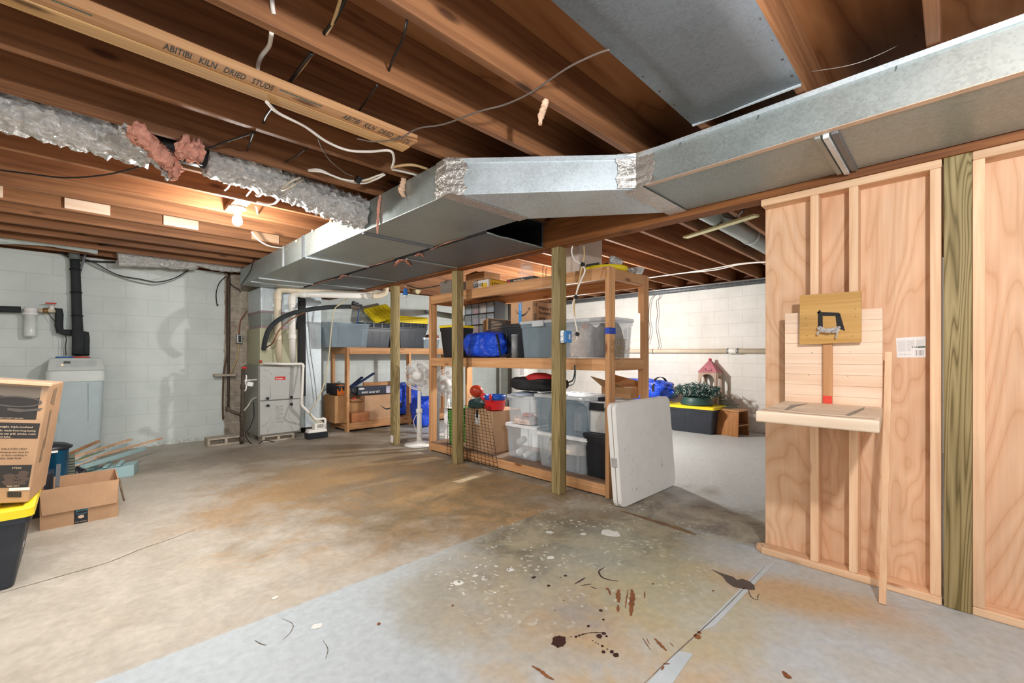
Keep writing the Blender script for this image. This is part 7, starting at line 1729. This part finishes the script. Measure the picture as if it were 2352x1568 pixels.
# ------------------------------------------------------------------ fans
def pedestal_fan(lab, base, zc_, r, yaw, pitch=0.0):
    t = thing('pedestal_fan', lab, 'fan', base, rz=yaw)
    MB().lathe([(0.0001, 0), (0.185, 0), (0.19, .008), (.17, .02), (.06, .035), (.045, .05), (.0001, .05)], n=40).build('base', WF, t)
    MB().lathe([(.034, .045), (.030, zc_ * .45), (.026, zc_ * .5), (.024, zc_ * .5), (.020, zc_ - .12), (.0001, zc_ - .12)], n=18).build('pole', WF, t)
    MB().cyl((0, 0, zc_ * .46), (0, 0, zc_ * .52), .04).build('height_collar', WF, t, bevel=.004)
    MB().tube([(0, 0, zc_ - .14), (0, .03, zc_ - .06), (0, .05, zc_)], [.03, .035, .04], 12).build('neck', WF, t)
    MB().tube([(0, .0, zc_), (0, .05, zc_), (0, .13, zc_), (0, .16, zc_)], [.05, .065, .06, .02], 18).build('motor_housing', WF, t)
    b = MB()
    for y, rr in ((-.085, r * .55), (-.07, r * .85), (-.035, r), (.035, r), (.05, r * .6)):
        b.tube([Vector((rr * math.cos(a), y, zc_ + rr * math.sin(a))) for a in [2 * math.pi * k / 40 for k in range(41)]], .0045 if rr == r else .003, 6, False)
    for k in range(64):
        a = 2 * math.pi * k / 64; ca, sa = math.cos(a), math.sin(a)
        b.tube([Vector((rr * ca, y, zc_ + rr * sa)) for rr, y in ((.055, -.095), (r * .55, -.088), (r * .85, -.07), (r, -.035))], .0015, 4, False)
        if k % 2: b.tube([Vector((rr * ca, y, zc_ + rr * sa)) for rr, y in ((r, .035), (r * .6, .05), (.06, .05))], .0013, 4, False)
    b.build('grille', WF, t)
    MB().lathe([(.0001, 0.012), (.05, .010), (.056, 0), (.056, -.006)], (0, -.098, zc_), 28, True, Matrix(((1, 0, 0), (0, 0, -1), (0, 1, 0)))).build('hub_badge', WF, t)
    b = MB()
    for k in range(5):
        a0 = 2 * math.pi * k / 5; vs = []; n = 7
        for i in range(n):
            u = i / (n - 1); rr = .04 + (r * .86 - .04) * u
            for s in (-1, 1):
                a = a0 + s * (.28 + .22 * math.sin(math.pi * u)) + .2 * u; vs.append(Vector((rr * math.cos(a), -.02 + s * .02, zc_ + rr * math.sin(a))))
        b.add(vs, [(2 * i, 2 * i + 1, 2 * i + 3, 2 * i + 2) for i in range(n - 1)], True)
    b.build('blade', plain('pale_blade', 'd5d6d8', .35), t, solid=.003)
    MB().tube(spline([(.02, -.02, zc_ * .5), (-.05, -.05, zc_ * .38), (-.04, -.05, zc_ * .26), (.02, -.04, zc_ * .12), (.05, -.05, .05), (.12, -.08, .03)], 5), .004, 6).build('cord', WHTCABLE, t)
    return t
c = fl(968, 1018)
pedestal_fan('white pedestal fan standing on the floor between the two farther posts', (3.07, 4.77, 0), 0.885, .185, R(-50))
pedestal_fan('second white pedestal fan, half hidden behind the left upright of the shelf', (3.78, 5.12, 0), 0.745, .20, R(-42))
MB().box((3.13, 4.46, 0), (3.16, 4.52, .62)).build('grey_board', plain('grey_panel', '7a7d80', .5), label='narrow grey board standing on the floor beside the left upright of the big shelf', cat='board')
# blue hanging thing near the farthest post
c = aX(931, 672, 2.85)
t = thing('blue_sensor', 'little blue and white box hanging by the top of the farthest post', 'sensor', (c.x, c.y, c.z), world=True)
MB().loft([rrect(.05, .05, .01, c.z - .03, cx=c.x, cy=c.y), rrect(.035, .035, .008, c.z + .05, cx=c.x, cy=c.y)]).build('blue_case', plain('sky_blue_case', '2f74c0', .4), t, bevel=.003)
MB().loft([rrect(.052, .052, .012, c.z - .055, cx=c.x, cy=c.y), rrect(.052, .052, .012, c.z - .03, cx=c.x, cy=c.y)]).build('white_base', WHITE, t, bevel=.004)
MB().cyl((c.x, c.y, c.z + .05), (c.x, c.y, 2.02), .004, n=8).build('hanger_wire', STEEL, t)
cable('ceiling_cable', [aX(935, 655, 3.6), aX(960, 662, 3.7), aX(985, 660, 3.7), aX(1012, 655, 3.6)], .009, plain('grey_conduit', '6c7277', .5), 'grey conduit curving under the joists left of the big shelf')
crumple_tube([aX(930, 665, 4.2), aX(945, 662, 4.2), aX(960, 668, 4.2)], .05, 44, n=14, k=4, amp=.3).build('foil_duct', plain('yellowed_foil', 'c9bf95', .35, .6, bump=.6), label='yellowed foil-wrapped bit above the rear shelf', cat='duct')
# ------------------------------------------------------------------ right hand wall of the storage side
YW = 7.08
XW = 7.04
# pipe along the wall
t = thing('drain_pipe', 'white drain pipe running level along the right-hand block wall', 'pipe', (XW, 3.5, 1.2), world=True)
za_ = 1.212
MB().tube([(XW - .01, 6.6, za_ + .03), (XW - .01, 4.0, za_ + .004), (XW - .01, 1.0, za_ - .02)], .036, 14).build('pipe_run', PVC_OLD, t)
yc_ = aX(1683, 806, XW).y
MB().cyl((XW - .01, yc_ + .05, za_ - .007), (XW - .01, yc_ - .06, za_ - .008), .044).build('rubber_coupling', PVC, t, bevel=.003)
for dy in (.06, -.075): MB().cyl((XW - .01, yc_ + dy + .012, za_ - .007), (XW - .01, yc_ + dy - .012, za_ - .007), .046).build('hose_clamp', STEEL, t)
yk = aX(1501, 807, XW).y; MB().cyl((XW - .01, yk, za_), (XW - .01, yk - .01, za_), .038).build('joint_ring', INK, t)
# conduit and gas pipe at the top of the wall
MB().tube([(7.02, 6.9, 2.205), (7.02, 0.6, 2.215)], .040, 12).build('iron_pipe', plain('speckled_iron', '6a6d70', .5, .4, vary=.5, scale=40), label='thick dark pipe under the sill of the right-hand wall', cat='pipe')
MB().tube([(6.98, 6.9, 2.262 - .03), (6.97, 3.9, 2.272 - .03), (6.97, 0.6, 2.275 - .03)], .014, 10).build('conduit', STEEL, label='thin grey conduit just above the thick dark pipe on the right-hand wall', cat='conduit')
for k, py in enumerate((0, 1)):
    cable('ceiling_cable', [aX(1488, 638, 5.6), aX(1560, 628, 5.4), aX(1640, 620 - 4 * k, 5.1), aX(1700, 607 - 2 * k, 4.8), aX(1775, 600, 4.4)], .006, WHTCABLE, 'white cable pair crossing below the storage joists, %s strand' % ('lower', 'upper')[k], group='white cable pair')
for k, (pts, lab) in enumerate((([(1497, 668), (1508, 672), (1494, 690), (1490, 730), (1494, 760), (1488, 790)], 'thin wire hanging on the right-hand wall, the one nearer the shelf'), ([(1512, 670), (1516, 682), (1508, 692), (1510, 720), (1507, 750), (1512, 780), (1514, 795), (1510, 803)], 'thin wire hanging on the right-hand wall, the one farther from the shelf'))):
    cable('hanging_wire', [aX(x, y, 7.03) for x, y in pts], .005, plain('grey_thin_wire', '6f625a', 0.6), lab)
# second silvery pipe between joists on the storage side
t = thing('round_duct', 'round silvery duct lying between joists above the stud wall', 'duct', (4.6, 1.42, 2.3), world=True)
MB().cyl((2.95, 1.435, 2.335), (5.6, 1.435, 2.335), .085, n=28).build('duct_pipe', GALV, t)
xx = aZ(1755, 555, 2.28).x; MB().cyl((4.75, 1.435, 2.335), (4.80, 1.435, 2.335), .090, n=28).build('duct_ring', GALV_LITE, t)
a_ = aZ(1574, 545, 2.238); b_ = aZ(1738, 494, 2.238)
MB().bar(a_, b_, .065, .018).build('wood_strip', plain('cream_wood_strip', 'd9d3a4', .5, vary=.08), label='cream painted strip nailed under the storage joists', cat='strip', bevel=.002)
cable('ceiling_cable', [aZ(1655, 488, 2.25), aZ(1665, 498, 2.23), aZ(1690, 500, 2.225), aZ(1710, 480, 2.25)], .006, BLKCABLE, 'black cable loop beside the round duct above the stud wall')
MB().box((5.0, 1.9, 2.2), (5.001, 1.901, 2.201)) if False else None
c = aX(1516, 648, 6.9); MB().cyl((7.10, c.y + .05, c.z), (6.75, c.y - .12, c.z), .022, n=14).build('black_pipe_stub', BLACK, label='short black pipe stub at the top of the right-hand wall', cat='pipe')
# totes along the wall
q0 = fl(1564, 985); q1 = fl(1632, 997)
t = tote('black tote with yellow lid carrying the heap of string lights', (6.62, 2.74, 0), 0.46, 0.72, 0.395, NAVYBLK, YELLOW, ribs=4, taper=.86, lidh=.04)
tote('black tote with yellow lid under the blue bag by the right-hand wall', (6.62, 3.56, 0), 0.46, 0.72, 0.395, NAVYBLK, YELLOW, ribs=5, taper=.86, lidh=.04)
bag('long blue tarp bag on a yellow-lidded tote by the right-hand wall', (6.60, 3.62, 0.397), (0.42, 0.98, 0.36), 13.0, rz=0, straps=False)
bb = MB(); P = [Vector((6.60 + .225 * math.cos(a), 3.30 - .02 * math.sin(a * 2), 0.397 + .18 + .215 * math.sin(a))) for a in [math.pi * (1.08 - 1.16 * k / 14) for k in range(15)]]
n = len(P); bb.add([p + Vector((0, .02, 0)) for p in P] + [p - Vector((0, .02, 0)) for p in P], [(i, i + 1, n + i + 1, n + i) for i in range(n - 1)]); bb.build('bag_strap', plain('black_webbing', '1b1b1d', .8), label='black strap across the long blue bag by the wall', cat='strap', solid=.004)
# bowl with string lights
GRNB = plain('dark_green_pot', '33524a', .45)
lc_ = Vector((6.61, 2.72, 0.396))
t = thing('planter_bowl', 'dark green bowl under the heap of string lights', 'bowl', tuple(lc_), rz=0)
MB().lathe([(.0001, 0), (.215, 0), (.235, .02), (.22, .03), (.20, .10), (.195, .12), (.185, .12), (.18, .03), (.0001, .02)], n=40).build('bowl_shell', GRNB, t)
rnd = random.Random(21); b = MB(); b2 = MB()
for k in range(620):
    a = rnd.uniform(0, 2 * math.pi); u = rnd.random() ** .55; ph = rnd.uniform(-.25, 1)
    p = lc_ + Vector((.23 * u * math.cos(a), .34 * u * math.sin(a), .17 + .17 * ph * (1 - .45 * u)))
    d = Vector((rnd.uniform(-1, 1), rnd.uniform(-1, 1), rnd.uniform(-.8, 1))).normalized()
    s = d.orthogonal().normalized() * .03
    b.tube([p - d * .035 + s * rnd.uniform(-1, 1), p, p + d * .035 + s * rnd.uniform(-1, 1)], .0045, 4)
    if k % 2 == 0: b2.tube([p + d * .03, p + d * .062], [.0055, .0025], 4)
for k in range(14):
    a = rnd.uniform(-2.2, -1.0); p = lc_ + Vector((.18 * math.cos(a) + .1, -.28, .14 - k * .012)); b.tube([p, p + Vector((.05, -.05 - .01 * k, -.01)), p + Vector((.08, -.10 - .012 * k, .01))], .003, 4)
t = b.build('string_lights', plain('dark_green_light_wire', '2c4f4b', .5), label='tangled heap of green string lights piled in the bowl', cat='string lights', kind='stuff')
b2.build('clear_mini_bulbs', plain('pale_mini_bulb', 'cfd8d2', .2), t, kind='stuff')
# wooden tower
yt = aX(1630, 830, 6.93).y
tx, ty = 6.975, aX(1634, 880, 6.975).y + .02
t = thing('wooden_tower', 'small wooden tower with arched openings and a faded red roof by the right-hand wall', 'wooden tower', (tx, ty, 0), world=True)
W2 = .135; D2 = .10; zr0 = aX(1630, 855, 6.88).z; zr1 = aX(1630, 824, 6.97).z
TW = wood('grey_tan_plywood', 'b09682', 'c8b09c', 'z', .7, False)
def arch(o, ux, n_, w_, z0, z1_, th):
    poly = [(-w_, z0), (-w_, z1_), (w_, z1_), (w_, z0), (w_ - .032, z0), (w_ - .032, z1_ - .13)]
    r_ = w_ - .032
    for k in range(1, 12): a = math.pi * k / 12; poly.append((r_ * math.cos(a), z1_ - .13 + r_ * math.sin(a)))
    poly += [(-r_, z1_ - .13), (-r_, z0)]
    return MB().prism(poly, o, ux, (0, 0, 1), th)
arch((tx - D2, ty, 0), (0, -1, 0), None, W2, 0.0, zr0, .012).build('arched_wall', TW, t)
arch((tx + D2, ty, 0), (0, -1, 0), None, W2, 0.0, zr0, .012).build('arched_wall', TW, t)
arch((tx, ty - W2, 0), (1, 0, 0), None, D2, 0.0, zr0, .012).build('arched_wall', TW, t)
arch((tx, ty + W2 - .012, 0), (1, 0, 0), None, D2, 0.0, zr0, .012).build('arched_wall', TW, t)
b = MB().loft([[Vector((tx + sx * (D2 + .02), ty + sy * (W2 + .015), zr0)) for sx, sy in ((-1, -1), (1, -1), (1, 1), (-1, 1))], [Vector((tx + sx * .022, ty + sy * .02, zr1 - .03)) for sx, sy in ((-1, -1), (1, -1), (1, 1), (-1, 1))]])
b.build('roof', plain('faded_red_paint', 'b57078', .7, vary=.15), t)
MB().ball((tx, ty, zr1 - .015), .026, 14, 10).build('roof_ball', plain('faded_red_ball', 'b8484e', .5), t)
MB().tube(spline([(tx - .07, ty + .04, zr1 - .13), (tx - .12, ty + .02, zr1 - .17), (tx - .12, ty - .05, zr1 - .18), (tx - .06, ty - .07, zr1 - .13)], 5), .0025, 5).build('hanging_wire', IRON, t)
# step stool
STL = wood('stained_plywood', '9a6234', 'bb8452', 'z', .6, False)
s0 = fl(1640, 996); s1 = fl(1695, 1004)
sx_, sy_ = 6.56, 2.13
t = thing('step_stool', 'brown wooden step stool with a splayed side and an open shelf by the right-hand wall', 'stool', (sx_ + .2, sy_, 0), world=True)
zt_ = aX(1690, 944, 6.62).z
ya_, yb_ = aX(1642, 996, 6.57).y, aX(1696, 1003, 6.57).y
f0 = fl(1644, 996); f1 = fl(1695, 1004); g1 = fl(1722, 995)
dx = (f1 - f0); nrm = Vector((-dx.y, dx.x, 0)).normalized(); nrm = nrm if nrm.x > 0 else -nrm
dp = .30; top = lambda p, ins: Vector((p.x, p.y, 0))
ins = .03; dxu = dx.normalized()
A0 = Vector((f0.x, f0.y, 0)); A1 = Vector((f1.x, f1.y, 0)); T0 = A0 + dxu * .02 + nrm * .04; T1 = A1 - dxu * .0 + nrm * .02
b = MB().loft([[A0, A1, A1 + nrm * .015, A0 + nrm * .015], [p + Vector((0, 0, zt_)) for p in (T0, T1, T1 + nrm * .015, T0 + nrm * .015)]]); b.build('side_board', STL, t, bevel=.002)
B0_, B1_ = A0 + nrm * dp, A1 + nrm * dp
b = MB().loft([[B0_ - nrm * .015, B1_ - nrm * .015, B1_, B0_], [p + Vector((0, 0, zt_)) for p in (T0 + nrm * (dp - .08), T1 + nrm * (dp - .07), T1 + nrm * (dp - .055), T0 + nrm * (dp - .065))]]); b.build('side_board', STL, t, bevel=.002)
b = MB(); tt0 = [T0 - dxu * .02 - nrm * .015, T1 + dxu * .012 - nrm * .015, T1 + dxu * .012 + nrm * (dp - .03), T0 - dxu * .02 + nrm * (dp - .03)]
b.loft([[p + Vector((0, 0, zt_ + .001)) for p in tt0], [p + Vector((0, 0, zt_ + .018)) for p in tt0]]); b.build('top_board', M_shelf('y'), t, bevel=.002)
z_ = zt_ * .42; b = MB(); tt0 = [A0 + nrm * .03 + dxu * .01, A1 + nrm * .03, A1 + nrm * (dp - .03), A0 + nrm * (dp - .03) + dxu * .01]
b.loft([[p + Vector((0, 0, z_)) for p in tt0], [p + Vector((0, 0, z_ + .015)) for p in tt0]]); b.build('shelf_board', M_shelf('y'), t, bevel=.001)
b = MB(); tt0 = [A0 + nrm * .02, A0 + nrm * .02 + dxu * .014, A0 + nrm * (dp - .02) + dxu * .014, A0 + nrm * (dp - .02)]
b.loft([[p for p in tt0], [p + Vector((0, 0, zt_ - .002)) + dxu * .02 for p in tt0]]); b.build('back_board', STL, t)
# floor drainpipes standing behind the shelf, seen through it
for k, (px, lab) in enumerate(((1144, 'slim dark pipe rising behind the big shelf'), (1172, 'wider grey-brown pipe rising behind the big shelf'))):
    c = aX(px, 870, 6.5); MB().cyl((6.5, c.y, 0), (6.5, c.y, 2.2), .03 if k == 0 else .055, n=14).build('standing_pipe', plain('grey_brown_pipe', '6f6960', .5, .2), label=lab, cat='pipe')
t = thing('water_heater', 'white cylinder tank with paper notices seen through the big shelf', 'tank', (aX(1205, 870, 6.4).x, aX(1205, 870, 6.4).y, 0), rz=0)
MB().lathe([(.0001, 0), (.25, 0), (.26, .02), (.26, 1.32), (.24, 1.36), (.0001, 1.37)], n=40).build('tank_shell', plain('white_enamel', 'e6e6e2', .35, vary=.03), t)
b = MB(); 
for (a0, a1, z0, z1_) in ((3.55, 3.85, .75, 1.05),):
    n = 6
    for k in range(n):
        u0, u1 = a0 + (a1 - a0) * k / n, a0 + (a1 - a0) * (k + 1) / n
        b.add([(.262 * math.cos(u0), .262 * math.sin(u0), z0), (.262 * math.cos(u1), .262 * math.sin(u1), z0), (.262 * math.cos(u1), .262 * math.sin(u1), z1_), (.262 * math.cos(u0), .262 * math.sin(u0), z1_)], [(0, 1, 2, 3)])
b.build('notice', plain('grey_notice', 'c4c4c2', .7, vary=.15, scale=60), t)
